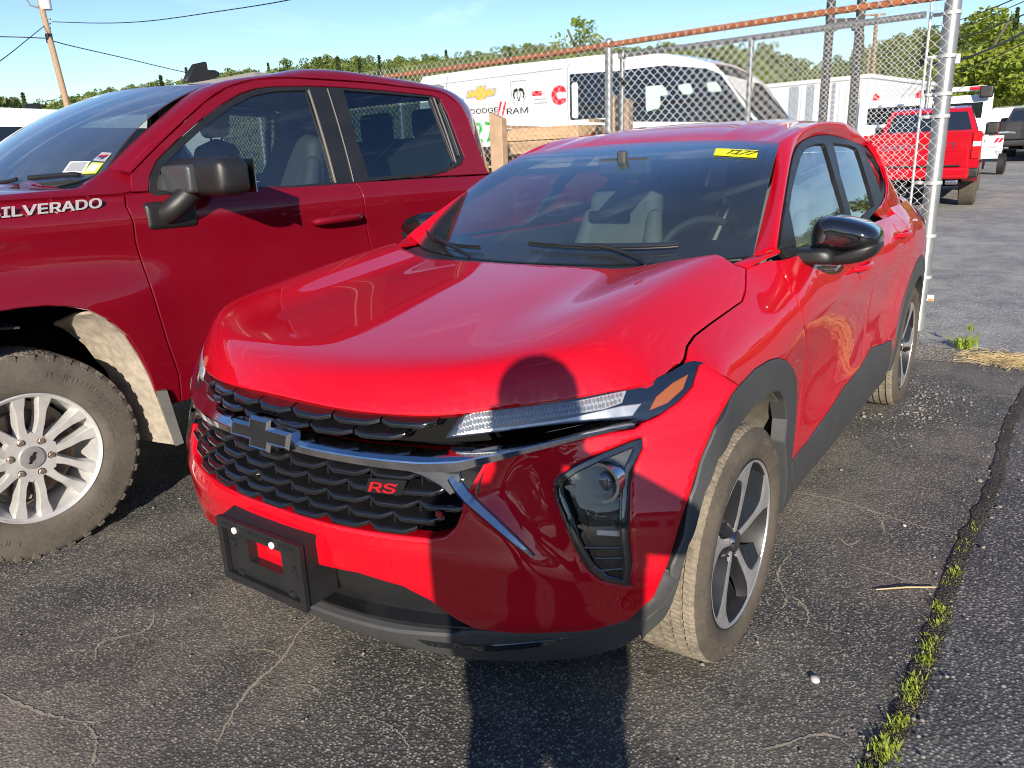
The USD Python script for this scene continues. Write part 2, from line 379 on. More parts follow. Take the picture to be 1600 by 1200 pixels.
plain('headliner', (0.22, 0.22, 0.21), 0.9)
plain('badge_red', (0.36, 0.006, 0.010), 0.25, coat=0.8)
plain('sticker_white', (0.75, 0.76, 0.72), 0.5)
plain('sticker_yellow', (0.80, 0.76, 0.02), 0.5)
plain('sticker_lime', (0.50, 0.62, 0.10), 0.5)
plain('ink_black', (0.012, 0.012, 0.014), 0.5)
plain('ink_grey', (0.30, 0.31, 0.33), 0.5)
plain('ink_red', (0.55, 0.012, 0.03), 0.45)
plain('ink_gold', (0.68, 0.36, 0.035), 0.4)
plain('ink_green', (0.03, 0.42, 0.07), 0.5)
plain('ink_blue', (0.05, 0.10, 0.35), 0.5)
plain('galvanised', (0.27, 0.28, 0.285), 0.42, metal=0.55, var=0.18, vscale=9)
plain('wire_zinc', (0.56, 0.56, 0.55), 0.45, metal=0.4)
plain('rusty_pipe', (0.30, 0.095, 0.030), 0.8, var=0.55, vscale=14, bump=0.4, bscale=120)
plain('black_steel', (0.016, 0.015, 0.016), 0.45, var=0.3)
plain('white_metal', (0.66, 0.67, 0.68), 0.5, var=0.08, vscale=3)
plain('grey_metal', (0.25, 0.29, 0.33), 0.5, var=0.1, vscale=3)
plain('white_plastic', (0.70, 0.71, 0.71), 0.4)
plain('lamp_white', (0.75, 0.76, 0.78), 0.2, coat=0.6)
plain('cable_black', (0.010, 0.010, 0.011), 0.6)
plain('skin', (0.50, 0.27, 0.19), 0.5, subsurface_weight=0.1)
plain('denim', (0.03, 0.045, 0.09), 0.85, var=0.2, bump=0.4, bscale=500)
plain('shirt', (0.045, 0.05, 0.055), 0.85, var=0.1)
plain('hair_brown', (0.03, 0.018, 0.010), 0.6, bump=0.8, bscale=300)
plain('pebble', (0.24, 0.22, 0.19), 0.85, var=0.35, vscale=30)
plain('pebble_pale', (0.48, 0.46, 0.42), 0.85, var=0.2, vscale=40)
plain('straw', (0.52, 0.40, 0.20), 0.8, var=0.2)
plain('roof_red', (0.45, 0.03, 0.03), 0.5)
plain('post_wood_grey', (0.40, 0.27, 0.17), 0.85, var=0.25, vscale=8, bump=0.5, bscale=60)

def tyre_mat(name, col, dust):
    mat(name, {'tc': ('texture_coordinate', {}), 'n': ('noise_texture', {'scale': 9.0, 'detail': 8.0, 'roughness': 0.7}), 'n2': ('noise_texture', {'scale': 120.0, 'detail': 4.0, 'roughness': 0.7}),
               'a': ('math', {'math_type': 'multiply_add', 'value2': 0.5}), 'r': ('map_range', {'from_min': 0.45, 'from_max': 0.85}), 'mx': ('mix_color', {'a': col, 'b': dust}),
               'b': ('bump', {'strength': 0.35, 'distance': 0.002}), 'p': ('principled_bsdf', {'roughness': 0.85, 'specular_ior_level': 0.3})},
        [('tc.object', 'n.vector'), ('tc.object', 'n2.vector'), ('n2.fac', 'a.value1'), ('n.fac', 'a.value3'), ('a.value', 'r.value'), ('r.result', 'mx.fac'), ('mx.result', 'p.base_color'), ('n2.fac', 'b.height'), ('b.normal', 'p.normal')], 'p.BSDF')
tyre_mat('tyre_side', (0.042, 0.036, 0.031), (0.095, 0.08, 0.063))
tyre_mat('tyre_tread', (0.060, 0.053, 0.044), (0.24, 0.205, 0.155))

def wood(name, a, b, sc):
    mat(name, {'tc': ('texture_coordinate', {}), 'oi': ('object_info', {}), 'mp': ('mapping', {'scale': sc}), 'w': ('noise_texture', {'scale': 3.0, 'detail': 7.0, 'roughness': 0.65, 'distortion': 0.8}),
               'r': ('rgb_ramp', {'ramp': [(0.3, a), (0.7, b)]}), 'h': ('hsv', {}), 'v': ('map_range', {'to_min': 0.6, 'to_max': 1.25}), 'p': ('principled_bsdf', {'roughness': 0.8})},
        [('tc.object', 'mp.vector'), ('mp.vector', 'w.vector'), ('w.fac', 'r.fac'), ('oi.random', 'v.value'), ('v.result', 'h.value'), ('r.color', 'h.color'), ('h.color', 'p.base_color')], 'p.BSDF')
wood('board_wood', (0.34, 0.20, 0.10), (0.58, 0.40, 0.22), (1, 10, 10))
wood('weathered_wood', (0.20, 0.13, 0.085), (0.42, 0.29, 0.18), (14, 14, 1.5))

def leafm(name, cols, tr=0.35):
    mat(name, {'oi': ('object_info', {}), 'g': ('geometry', {}), 'n': ('noise_texture', {'scale': 0.7, 'detail': 3.0}), 'ad': ('math', {'math_type': 'multiply_add', 'value2': 0.45}), 'm2': ('math', {'math_type': 'multiply_add', 'value2': 0.45}),
               'r': ('rgb_ramp', {'ramp': [(0.15 + 0.7 * i / (len(cols) - 1), c) for i, c in enumerate(cols)]}), 'd': ('principled_bsdf', {'roughness': 0.55, 'specular_ior_level': 0.3}), 't': ('translucent_bsdf', {}), 'x': ('mix_closure', {'fac': tr})},
        [('g.position', 'n.vector'), ('g.random_per_island', 'ad.value1'), ('n.fac', 'ad.value3'), ('oi.random', 'm2.value1'), ('ad.value', 'm2.value3'), ('m2.value', 'r.fac'), ('r.color', 'd.base_color'), ('r.color', 't.color'), ('d.BSDF', 'x.closure1'), ('t.BSDF', 'x.closure2')], 'x.closure')
leafm('leaf_bright', [(0.05, 0.09, 0.010), (0.15, 0.22, 0.022), (0.27, 0.32, 0.04)])
leafm('leaf_forest', [(0.050, 0.090, 0.022), (0.125, 0.180, 0.042), (0.22, 0.26, 0.07)])
leafm('leaf_conifer', [(0.022, 0.045, 0.018), (0.045, 0.078, 0.028), (0.08, 0.11, 0.04)], 0.15)
leafm('weed_leaf', [(0.10, 0.20, 0.015), (0.22, 0.34, 0.03), (0.38, 0.44, 0.07)])
plain('bark', (0.12, 0.10, 0.08), 0.9, var=0.3, vscale=20)
plain('hill_floor', (0.05, 0.07, 0.022), 0.9, var=0.4, vscale=0.3)

def asphalt(name, binder, dull, stone, dust, sc=95.0, share=.55, dustamt=.2, bump=.6):
    """Stones of many tones set in a dark binder, worn unevenly, with dust that lies in soft drifts."""
    mat(name, {'g': ('geometry', {}),
         'n0': ('noise_texture', {'scale': 0.9, 'detail': 5.0, 'roughness': 0.55}), 'n1': ('noise_texture', {'scale': 4.0, 'detail': 4.0, 'roughness': 0.6}), 'n2': ('noise_texture', {'scale': sc * 2.5, 'detail': 2.0, 'roughness': 0.6}),
         'v': ('voronoi_texture', {'feature': 'f1', 'scale': sc, 'randomness': 1.0}), 'v2': ('voronoi_texture', {'feature': 'f1', 'scale': sc * .42, 'randomness': 1.0}), 'sc': ('separate_color', {}), 's2': ('separate_color', {}),
         'm1': ('map_range', {'from_min': 0.34, 'from_max': 0.50, 'to_min': 1.0, 'to_max': 0.0}), 'm2': ('map_range', {'from_min': 0.22, 'from_max': 0.34, 'to_min': 1.0, 'to_max': 0.0}),
         't1': ('rgb_ramp', {'ramp': [(0.0, dull), (share, dull), (min(.98, share + .3), tuple((a_ + b_) / 2 for a_, b_ in zip(dull, stone))), (1.0, stone)]}), 't2': ('rgb_ramp', {'ramp': [(0.0, dull), (.72, dull), (.85, tuple((a_ + b_) / 2 for a_, b_ in zip(dull, stone))), (1.0, stone)]}),
         'b1': ('mix_color', {'a': binder}), 'b2': ('mix_color', {}), 'g2': ('math', {'math_type': 'greater_than', 'value2': .74}), 'mm': ('math', {'math_type': 'multiply'}),
         'nv': ('map_range', {'from_min': .3, 'from_max': .7, 'to_min': .78, 'to_max': 1.22}), 'wv': ('map_range', {'from_min': .35, 'from_max': .65, 'to_min': .82, 'to_max': 1.18}), 'vv': ('math', {'math_type': 'multiply'}), 'hv': ('hsv', {}),
         'rd': ('map_range', {'from_min': .44, 'from_max': .70, 'to_min': 0.0, 'to_max': dustamt}), 'rn': ('map_range', {'from_min': .3, 'from_max': .7, 'to_min': .4, 'to_max': 1.3}), 'md': ('math', {'math_type': 'multiply'}), 'mx': ('mix_color', {'b': dust}),
         'hh': ('math', {'math_type': 'add'}), 'b': ('bump', {'strength': bump, 'distance': 0.003}), 'p': ('principled_bsdf', {'roughness': 0.8, 'specular_ior_level': 0.4})},
        [('g.position', 'n0.vector'), ('g.position', 'n1.vector'), ('g.position', 'n2.vector'), ('g.position', 'v.vector'), ('g.position', 'v2.vector'), ('v.color', 'sc.color'), ('v2.color', 's2.color'), ('v.distance', 'm1.value'), ('v2.distance', 'm2.value'),
         ('sc.r', 't1.fac'), ('s2.r', 't2.fac'), ('m1.result', 'b1.fac'), ('t1.color', 'b1.b'), ('s2.g', 'g2.value1'), ('g2.value', 'mm.value1'), ('m2.result', 'mm.value2'), ('mm.value', 'b2.fac'), ('b1.result', 'b2.a'), ('t2.color', 'b2.b'),
         ('n2.fac', 'nv.value'), ('n1.fac', 'wv.value'), ('nv.result', 'vv.value1'), ('wv.result', 'vv.value2'), ('vv.value', 'hv.value'), ('b2.result', 'hv.color'),
         ('n0.fac', 'rd.value'), ('n1.fac', 'rn.value'), ('rd.result', 'md.value1'), ('rn.result', 'md.value2'), ('md.value', 'mx.fac'), ('hv.color', 'mx.a'), ('mx.result', 'p.base_color'),
         ('m1.result', 'hh.value1'), ('mm.value', 'hh.value2'), ('hh.value', 'b.height'), ('b.normal', 'p.normal')], 'p.BSDF')
asphalt('old_asphalt', (0.060, 0.058, 0.055), (0.118, 0.112, 0.103), (0.44, 0.40, 0.32), (0.33, 0.28, 0.21), sc=125.0, share=.40, dustamt=.56, bump=.20)
asphalt('coarse_asphalt', (0.056, 0.056, 0.058), (0.112, 0.111, 0.110), (0.38, 0.36, 0.32), (0.24, 0.22, 0.18), sc=95.0, share=.40, dustamt=.45, bump=.25)
asphalt('lot_gravel', (0.22, 0.213, 0.20), (0.31, 0.30, 0.282), (0.50, 0.48, 0.44), (0.46, 0.425, 0.36), sc=60.0, share=.45, dustamt=.7, bump=.35)
asphalt('pale_gravel', (0.15, 0.13, 0.10), (0.28, 0.25, 0.20), (0.56, 0.52, 0.44), (0.40, 0.35, 0.27), sc=60.0, share=.2, dustamt=.4)
asphalt('joint_dirt', (0.034, 0.029, 0.024), (0.075, 0.064, 0.051), (0.20, 0.17, 0.13), (0.10, 0.08, 0.055), sc=140.0, share=.5, dustamt=.4)
plain('crack_grit', (0.34, 0.295, 0.22), 0.95, var=.45, vscale=60)
# ------------------------------------------------------------------ ground
r_ = np.random.default_rng(3)
def gz(x, y):
    return .030 * np.maximum(0, -np.asarray(x, float) - 5.6) * (np.asarray(x, float) > -60) + 1.632 * (np.asarray(x, float) <= -60)
def sheet(x0, x1, y0, y1, nx, ny, dz):
    X, Y = np.meshgrid(np.linspace(x0, x1, nx), np.linspace(y0, y1, ny), indexing='ij'); return grid(np.stack([X, Y, gz(X, Y) + dz], -1))
def flat(poly, z):
    m = trimesh.creation.triangulate_polygon(poly, engine='earcut'); V = np.hstack([m[0], np.full((len(m[0]), 1), z)]); F = np.array(m[1])
    c = np.cross(V[F[:, 1]] - V[F[:, 0]], V[F[:, 2]] - V[F[:, 0]])[:, 2]; F = np.where((c < 0)[:, None], F[:, ::-1], F); return V, F
put('/World/ground', sheet(-420, 300, -400, 400, 181, 12, -.014), M['lot_gravel'], 0, kind='structure')
def g0(u, v): return at(u, v, 'z', 0.0)[:2]
crack = np.array([g0(*p) for p in ((1640, 560), (1600, 620), (1575, 675), (1555, 750), (1530, 805), (1500, 870), (1470, 960), (1440, 1050), (1405, 1130), (1370, 1200), (1330, 1300))])
crack = np.vstack([crack[0] + (crack[0] - crack[1]) * 1.5, crack, crack[-1] + (crack[-1] - crack[-2]) * 4])
edge = np.array([g0(*p) for p in ((1430, 553), (1500, 560), (1600, 572), (1660, 580))])
# the old pad: from the joint to far beyond the pickup, ending near the fence
pad = sg.Polygon(np.vstack([crack[::1], [(8, crack[-1][1] + .3), (8, -14), (-4.35, -14), (-4.33, -3), (edge[0][0], -.5)], edge[:3]])).buffer(0)
if pad.geom_type != 'Polygon': pad = max(pad.geoms, key=lambda g: g.area)
put('/World/parking_lot', flat(pad, 0.0), M['old_asphalt'], 0, kind='structure')
right = sg.Polygon([(12, 14), (12, -16), (-4.2, -16), (-4.28, 14)])
put('/World/asphalt_patch', flat(right, -.006), M['coarse_asphalt'], 0, kind='structure')
cl = sg.LineString(smoothc(crack, 160)); wv = np.array(cl.coords)
jit = meshkit.fbm(np.stack([wv[:, 0] * 3, wv[:, 1] * 3, np.zeros(len(wv))], 1), 4)
lft, rgt = [], []
d = np.gradient(wv, axis=0); d /= np.linalg.norm(d, axis=1, keepdims=True); nr = np.stack([-d[:, 1], d[:, 0]], 1)
for p, n, j in zip(wv, nr, jit): lft.append(p + n * (.008 + .030 * j)); rgt.append(p - n * (.008 + .036 * (1 - j)))
jp = sg.Polygon(np.vstack([lft, rgt[::-1]])).buffer(0)
put('/World/pavement_joint', flat(jp if jp.geom_type == 'Polygon' else max(jp.geoms, key=lambda g: g.area), .004), M['joint_dirt'], 0, kind='structure')
# the open crack itself: a dark furrow with crumbs along its lips
lip = []
for k, (p, n, j) in enumerate(zip(wv, nr, jit)):
    w = .004 + .010 * j; o = n * .012 * math.sin(k * .9); lip.append([(*(p + o + n * w * 2.2), .0045), (*(p + o + n * w), .0075), (*(p + o), .0046), (*(p + o - n * w), .0072), (*(p + o - n * w * 2), .0045)])
put('/World/crack_edge', grid(np.array(lip)), M['joint_dirt'], 40, kind='structure')
# old cracks in the pad, packed with pale grit
for k, px in enumerate(([(1226, 768), (1262, 773), (1300, 780), (1352, 795), (1420, 818), (1500, 832)], [(1318, 880), (1345, 886), (1400, 902), (1440, 914), (1480, 918)], [(1238, 866), (1222, 880), (1216, 905), (1228, 930), (1219, 952)], [(505, 960), (470, 985), (440, 1030), (405, 1062), (370, 1105), (340, 1160)], [(0, 1085), (60, 1112), (130, 1128), (180, 1122)], [(1180, 1168), (1235, 1160), (1290, 1148), (1335, 1176)], [(1490, 622), (1540, 617), (1600, 621), (1640, 618)], [(1300, 850), (1312, 842), (1322, 850), (1345, 838)], [(405, 1062), (430, 1075), (470, 1070), (500, 1090)], [(440, 1030), (410, 1015), (380, 1022)], [(1352, 795), (1375, 812), (1380, 835)], [(1228, 930), (1255, 945), (1262, 975)], [(130, 1128), (150, 1160), (140, 1200)], [(560, 1120), (610, 1135), (640, 1170)], [(240, 960), (215, 990), (170, 1000), (150, 1030)])):
    P = smoothc(np.array([g0(*p) for p in px]), 40); P = P + r_.normal(0, .0022, P.shape); dd_ = np.gradient(P, axis=0); dd_ /= np.linalg.norm(dd_, axis=1, keepdims=True); n2 = np.stack([-dd_[:, 1], dd_[:, 0]], 1)
    w_ = (.0012 + .0048 * meshkit.noise(np.stack([P[:, 0] * 20, P[:, 1] * 20, P[:, 0] * 0 + k], 1)))[:, None] * (np.sin(np.linspace(.15, 3.0, 40)) ** .5)[:, None]
    put('/World/grit_crack', grid(np.stack([np.hstack([P - n2 * w_, np.full((40, 1), .0015)]), np.hstack([P + n2 * w_, np.full((40, 1), .0015)])], 1)), M['crack_grit'], 0, kind='structure')
strip = [g0(*p) for p in ((1425, 535), (1470, 545), (1520, 548), (1600, 556), (1680, 566), (1680, 585), (1600, 578), (1500, 566), (1425, 560))]
put('/World/gravel_strip', flat(sg.Polygon(np.vstack([np.array(strip), [(-4.45, -14), (-4.95, -14)]])).buffer(0).buffer(.02) if False else sg.Polygon(strip).buffer(.03), .0045), M['pale_gravel'], 0, kind='structure')
put('/World/gravel_strip', flat(sg.box(-5.1, -14, -4.33, .5), -.002), M['pale_gravel'], 0, kind='structure')
# loose stones: real little stones strewn over the pad, thicker near the back wheel and the joint
def stone(r, s):
    q = trimesh.creation.icosphere(1, r); v = np.array(q.vertices); v *= [1, .8, .6]; v *= (.75 + .5 * meshkit.noise(v / r * 1.3 + s, s))[:, None]; return v, np.array(q.faces)
P = []
for k in range(1500):
    m = r_.random()
    if m < .45:
        p = np.array([-2.72, .93]) + r_.normal(0, 1, 2) * [.28, .16]
        if p[1] < .915 and -3.0 < p[0] < -2.45: continue
    elif m < .62: i = r_.integers(len(wv)); p = wv[i] + r_.normal(0, .05, 2)
    elif m < .8: p = np.array([r_.uniform(-5.2, -4.2), r_.uniform(-.2, 2.8)])
    else: p = np.array([r_.uniform(-4, 1.2), r_.uniform(-1.6, 2.6)])
    P.append(moved(stone(abs(r_.normal(0, .0032)) + .0016, k % 17), (p[0], p[1], .003), r_.random() * 6.3))
put('/World/loose_gravel', cat(P), M['pebble'], 60, 'small loose stones strewn over the asphalt beside the back wheel', 'gravel', kind='stuff')
for px, r, lab in (((1273, 1064), .016, 'pale stone on the asphalt in front of the front wheel'), ((1228 + 185, 822), .009, 'small pale stone halfway along the joint, left of the weeds')):
    p = g0(*px); put('/World/stone', moved(stone(r, 5), (p[0], p[1], r * .35), .4), M['pebble_pale'], 60, lab, 'stone')
a, b = g0(1368, 924), g0(1462, 921)
put('/World/dry_straw', tube(np.array([(*a, .007), (*((a + b) / 2), .012), (*b, .009)]), [.0022, .003, .002], 6), M['straw'], 60, 'single dry straw lying on the asphalt left of the weeds', 'straw')
# weeds in the joint
def weed(n, h, sp, rg, wide=1.0):
    """A tuft: thin blades and small leaves leaning every way, a few dry."""
    V, F = [], []; b = 0
    for k in range(n):
        a = rg.random() * 6.283; l = h * rg.uniform(.35, 1.15); o = rg.normal(0, sp, 2); w = l * rg.uniform(.035, .13) * wide; out = l * rg.uniform(.2, 1.1)
        dx, dy = math.cos(a), math.sin(a); c = []
        for t, ww in ((0, .5), (.35, 1), (.7, .75), (1, .05)):
            p = np.array([o[0] + dx * out * t ** 1.3, o[1] + dy * out * t ** 1.3, l * (t - .30 * t * t)]); s = np.array([-dy, dx, 0]) * w * ww; c += [p - s + [0, 0, .2 * w * ww], p + s]
        V.append(np.array(c))
        for q in range(3): F += [(b + 2 * q, b + 2 * q + 1, b + 2 * q + 3), (b + 2 * q, b + 2 * q + 3, b + 2 * q + 2)]
        b += 8
    return np.vstack(V), np.array(F)
Ws = []; ln = sg.LineString(crack)
for px, n, h in (((1527, 822), 20, .05), ((1513, 855), 18, .05), ((1503, 868), 14, .045), ((1492, 898), 34, .07), ((1484, 912), 18, .05), ((1468, 955), 40, .075), ((1460, 975), 20, .06), ((1448, 1008), 40, .075), ((1440, 1024), 26, .06), ((1433, 1040), 40, .08), ((1424, 1062), 34, .07), ((1416, 1082), 34, .07), ((1408, 1100), 30, .07), ((1397, 1130), 36, .075), ((1388, 1148), 22, .06), ((1375, 1180), 44, .085), ((1366, 1200), 30, .07), ((1355, 1230), 30, .07)):
    p = g0(*px); q = ln.interpolate(ln.project(sg.Point(p))); p = np.array([q.x, q.y])
    for m in range(3): q2 = p + r_.normal(0, .030, 2); q3 = ln.interpolate(ln.project(sg.Point(q2))); Ws.append(moved(weed(int(n * 1.1), h * r_.uniform(.14, .36), .012, r_), (q3.x + r_.normal(0, .006), q3.y + r_.normal(0, .006), .004)))
put('/World/weeds', cat(Ws), M['weed_leaf'], 0, 'yellow green weeds growing in a row along the pavement joint', 'weeds', kind='stuff')
p = g0(1506, 545); wp = Thing('weed_plant', 'taller green weed growing in gravel by the fence post', 'weed', (*p, 0))
wp.put('leaf_clump', weed(36, .12, .035, r_), M['weed_leaf'], 0)
wp.put('stem', tube([(0.02, .02, 0), (.0, .03, .09), (-.02, .02, .17)], [.004, .003, .002], 6), M['weed_leaf'], 60)
wp.put('leaf_top', moved(weed(14, .07, .012, r_), (-.015, .02, .13)), M['weed_leaf'], 0)
Ss = []
for k in range(260):
    t = r_.random(); p = g0(1500 + 110 * t + r_.normal(0, 14), 553 + 18 * t + r_.normal(0, 5)); a = r_.normal(.3, .7); l = r_.uniform(.06, .2)
    Ss.append(tube(np.array([(*p, .008), (p[0] + l * .5 * math.sin(a), p[1] + l * .5 * math.cos(a), .012 + .02 * r_.random()), (p[0] + l * math.sin(a), p[1] + l * math.cos(a), .008)]), .0016, 4, cap=False))
put('/World/dead_grass', cat(Ss), M['straw'], 60, 'dead straw coloured grass matted along the gravel strip', 'dead grass', kind='stuff')
# ------------------------------------------------------------------ the red crossover (world axes: x forward, y to its left, origin under the front axle)
_x0 = CubicSpline(*zip(*[(.15, .77), (.20, .785), (.25, .80), (.30, .83), (.36, .865), (.42, .895), (.50, .91), (.58, .907), (.66, .898), (.74, .89), (.80, .883), (.85, .872), (.885, .858), (.93, .83), (1.0, .76)]))
_aa = PchipInterpolator(*zip(*[(.0, .475), (.6, .475), (.75, .54), (.85, .60), (.95, .62), (1.2, .62)]))
def fas(y, z):
    z = np.clip(z, .1, 1.05); return _x0(z) - _aa(z) * np.abs(y) ** 2.17
GS = Surf('x', fas)
GS.dom = 1.05
def gp(*px): return GS.pick(px, 1.06)

hf = np.array([(0, .890), (.1, .888), (.22, .882), (.35, .878), (.45, .879), (.54, .889), (.64, .899), (.72, .909), (.78, .924), (.84, .946), (.95, .97)])
_hfz = CubicSpline(hf[:, 0], hf[:, 1])
def _fz(y): return _hfz(np.clip(np.abs(y), 0, .95))
def _hbase(x, y):
    # flat centre, a raised ridge on each side with a crisper outer flank, falling away to the shut line
    a = np.abs(y); zc = 1.066 - .115 * x - .020 * x * x
    yr = .60 + .05 * np.clip(.45 - x, -.2, 1); q = a - yr
    r = .024 / (1 + np.exp(np.clip((x - .40) / .09, -30, 30)))
    g = np.where(q < 0, np.exp(-(q / .15) ** 2), np.exp(-(q / .13) ** 2))
    dr = np.clip(a - .655, 0, None) / .145
    v = .006 * np.exp(-((a - .40) / .12) ** 2) / (1 + np.exp(np.clip((x - .5) / .12, -30, 30)))
    return zc + r * g - v - .082 * dr ** 1.9
def Hood(x, y):
    x, y = np.asarray(x, float), np.asarray(y, float)
    ze = _fz(y); xf = fas(y, ze); d = np.clip(xf - x, 0, None)
    L = _hbase(xf, y) - ze
    return _hbase(x, y) - L * np.exp(-(d / .042) ** 1.2) - np.clip(x - xf, 0, None) * .6
HS = Surf('z', Hood)
HLpx = [(1147, 413), (1166, 419), (1166, 440), (1165, 456), (1160, 470), (1140, 484), (1110, 505), (1085, 524), (1074, 540), (1070, 560)]
hl2 = HS.pick(HLpx, 1.0); HLp = HS.P(hl2)
HFp = np.stack([fas(hf[:9, 0], hf[:9, 1]), hf[:9, 0], hf[:9, 1]], 1)
hf = hf[:9]
# side surface y = F(x, z)
ctl = []
for z in (.28, .36, .44, .5, .6, .7, .8, .88):
    for y in (.84, .875, .905):
        ctl.append((fas(y, z), z, y))
for x, row in {
    .22: {.3: .905, .45: .913, .6: .915, .75: .913, .84: .902, .89: .886, .93: .862},
    0.0: {.25: .90, .45: .908, .6: .908, .75: .906, .84: .897, .90: .882, .94: .856, .97: .825},
    -.3: {.25: .885, .45: .902, .6: .896, .75: .892, .86: .889, .92: .878, .96: .858, 1.0: .815, 1.04: .785},
    -.55: {.22: .852, .32: .878, .45: .886, .55: .872, .65: .864, .75: .870, .85: .882, .92: .885, .97: .872, 1.02: .840, 1.08: .800},
    -1.0: {.22: .850, .32: .878, .45: .886, .55: .866, .65: .858, .75: .864, .85: .876, .93: .886, .97: .877, 1.02: .846, 1.08: .802},
    -1.5: {.22: .850, .32: .878, .45: .886, .55: .866, .65: .858, .75: .866, .85: .880, .94: .890, .975: .881, 1.02: .850, 1.08: .803},
    -2.0: {.22: .850, .32: .878, .45: .888, .55: .878, .65: .876, .75: .880, .85: .892, .95: .898, .985: .889, 1.03: .858, 1.08: .805},
    -2.5: {.25: .87, .45: .905, .6: .910, .75: .912, .85: .910, .95: .905, .99: .896, 1.04: .862, 1.09: .800, 1.15: .758},
    -2.9: {.25: .87, .45: .900, .6: .904, .75: .904, .85: .900, .95: .892, .99: .880, 1.04: .844, 1.1: .78, 1.15: .745},
    -3.3: {.25: .78, .45: .83, .75: .835, .95: .825, 1.04: .775, 1.12: .71},
    -3.5: {.3: .70, .5: .74, .8: .745, 1.0: .72, 1.1: .66}}.items():
    ctl += [(x, z, y) for z, y in row.items()]
nfree = len(ctl)
ctl += [(p[0], p[2], p[1]) for p in HLp[1:]]
ctl = np.array(ctl)
_F = RBFInterpolator(ctl[:, :2] * [1.0, 2.0], ctl[:, 2], kernel='thin_plate_spline', smoothing=np.r_[np.full(nfree, 1.2e-3), np.full(len(ctl) - nfree, 2e-5)])
def Fside(x, z):
    x, z = np.asarray(x, float), np.asarray(z, float)
    q = np.stack([np.clip(x, -3.55, .62), np.clip(z, .18, 1.16)], -1).reshape(-1, 2)
    # evaluated from a table (fast and smooth)
    return _Ft(q).reshape(x.shape)
from scipy.interpolate import RectBivariateSpline
_gx, _gz = np.linspace(-3.56, .63, 190), np.linspace(.16, 1.18, 110)
_tab = _F(np.stack(np.meshgrid(_gx, _gz, indexing='ij'), -1).reshape(-1, 2) * [1.0, 2.0]).reshape(190, 110)
from scipy.ndimage import gaussian_filter
_tab = _tab * .3 + .7 * gaussian_filter(_tab, (2.0, 1.2))
_sp = RectBivariateSpline(_gx, _gz, _tab)
_Ft = lambda q: _sp.ev(q[:, 0], q[:, 1])
FS = Surf('y', Fside)
def fp(*px): return FS.pick(px)
# greenhouse
def Wside(x, z):
    d = z - 1.08; return .802 - .42 * d - .30 * d * d - .05 * np.maximum(0, -x - 2.0) ** 2
WS = Surf('y', Wside)
suv = Thing('crossover_car', 'bright red crossover with black scaled grille, parked mid picture, shadow across its nose', 'car', (-1.35, 0, 0), world=True)
RP = M['red_paint']
def both(name, m, mt, smooth=40, label=None, under=None):
    a = suv.put(name, m, mt, smooth, label, under if under is None or isinstance(under, str) or not isinstance(under, tuple) else under[0])
    b = suv.put(name, flipy(m), mt, smooth, label, under if under is None or isinstance(under, str) or not isinstance(under, tuple) else under[1])
    return a, b
# hood
fy_ = np.linspace(0, .655, 60); front = np.stack([fas(fy_, _fz(fy_)) - .001, fy_], 1)
cowl = [(-.15, 0), (-.155, .2), (-.175, .4), (-.235, .6), (-.30, .665)]
half = np.vstack([front, smoothc(HS.pick([(905, 622.5), (945, 614.5), (982, 605.5), (1020, 592), (1045, 580), (1064, 568)], 1.0), 20), HLp[::-1, :2], np.array(cowl)[::-1]])
hoodpoly = sg.Polygon(half).buffer(0).union(sg.Polygon(half * [1, -1]).buffer(0)).buffer(.001)
suv.put('hood', panel(HS, hoodpoly.buffer(-.002), .03, .022, bev=.003), RP, 50)
# fender
doorline = [(1216, 405), (1221, 425), (1231, 439), (1240, 461), (1250, 482), (1256, 508), (1260, 540), (1259, 569), (1254, 600), (1248, 660), (1241, 700), (1234, 727)]
dl = fp(*doorline)
arch_out = [(1232, 735), (1238, 691), (1242, 653), (1244, 616), (1243, 593), (1238, 576), (1229, 564), (1216, 560), (1202, 563.5), (1180, 577), (1161, 597), (1141, 621)]
ao = fp(*arch_out)
ao_front = fp((1116, 666), (1094, 719), (1077, 775))
seam = fp((1095, 569), (1127, 585.6), (1154, 603))
fend = np.vstack([np.stack([HLp[1:, 0], HLp[1:, 2]], 1), seam, ao[::-1], dl[::-1], [(-.50, 1.085)], [(-.45, 1.088)]])
fendpoly = sg.Polygon(fend).buffer(0)
def snap(m, gapw=.0025):
    V, F = m; V = V.copy(); L = HLp[1:]; d_ = np.linalg.norm(np.diff(L, axis=0), axis=1); LL = resample(L, 200)
    dx = V[:, None, [0, 2]] - LL[None][:, :, [0, 2]]; dd = np.sqrt((dx ** 2).sum(2)); k = dd.argmin(1); w = np.exp(-(dd.min(1) / .025) ** 2)
    q = LL[k]; off = q[:, 1] - Fside(q[:, 0], q[:, 2]); V[:, 1] += w * off; return V, F
both('fender', snap(panel(FS, fendpoly.buffer(-.002), .02, .022)), RP, 50)
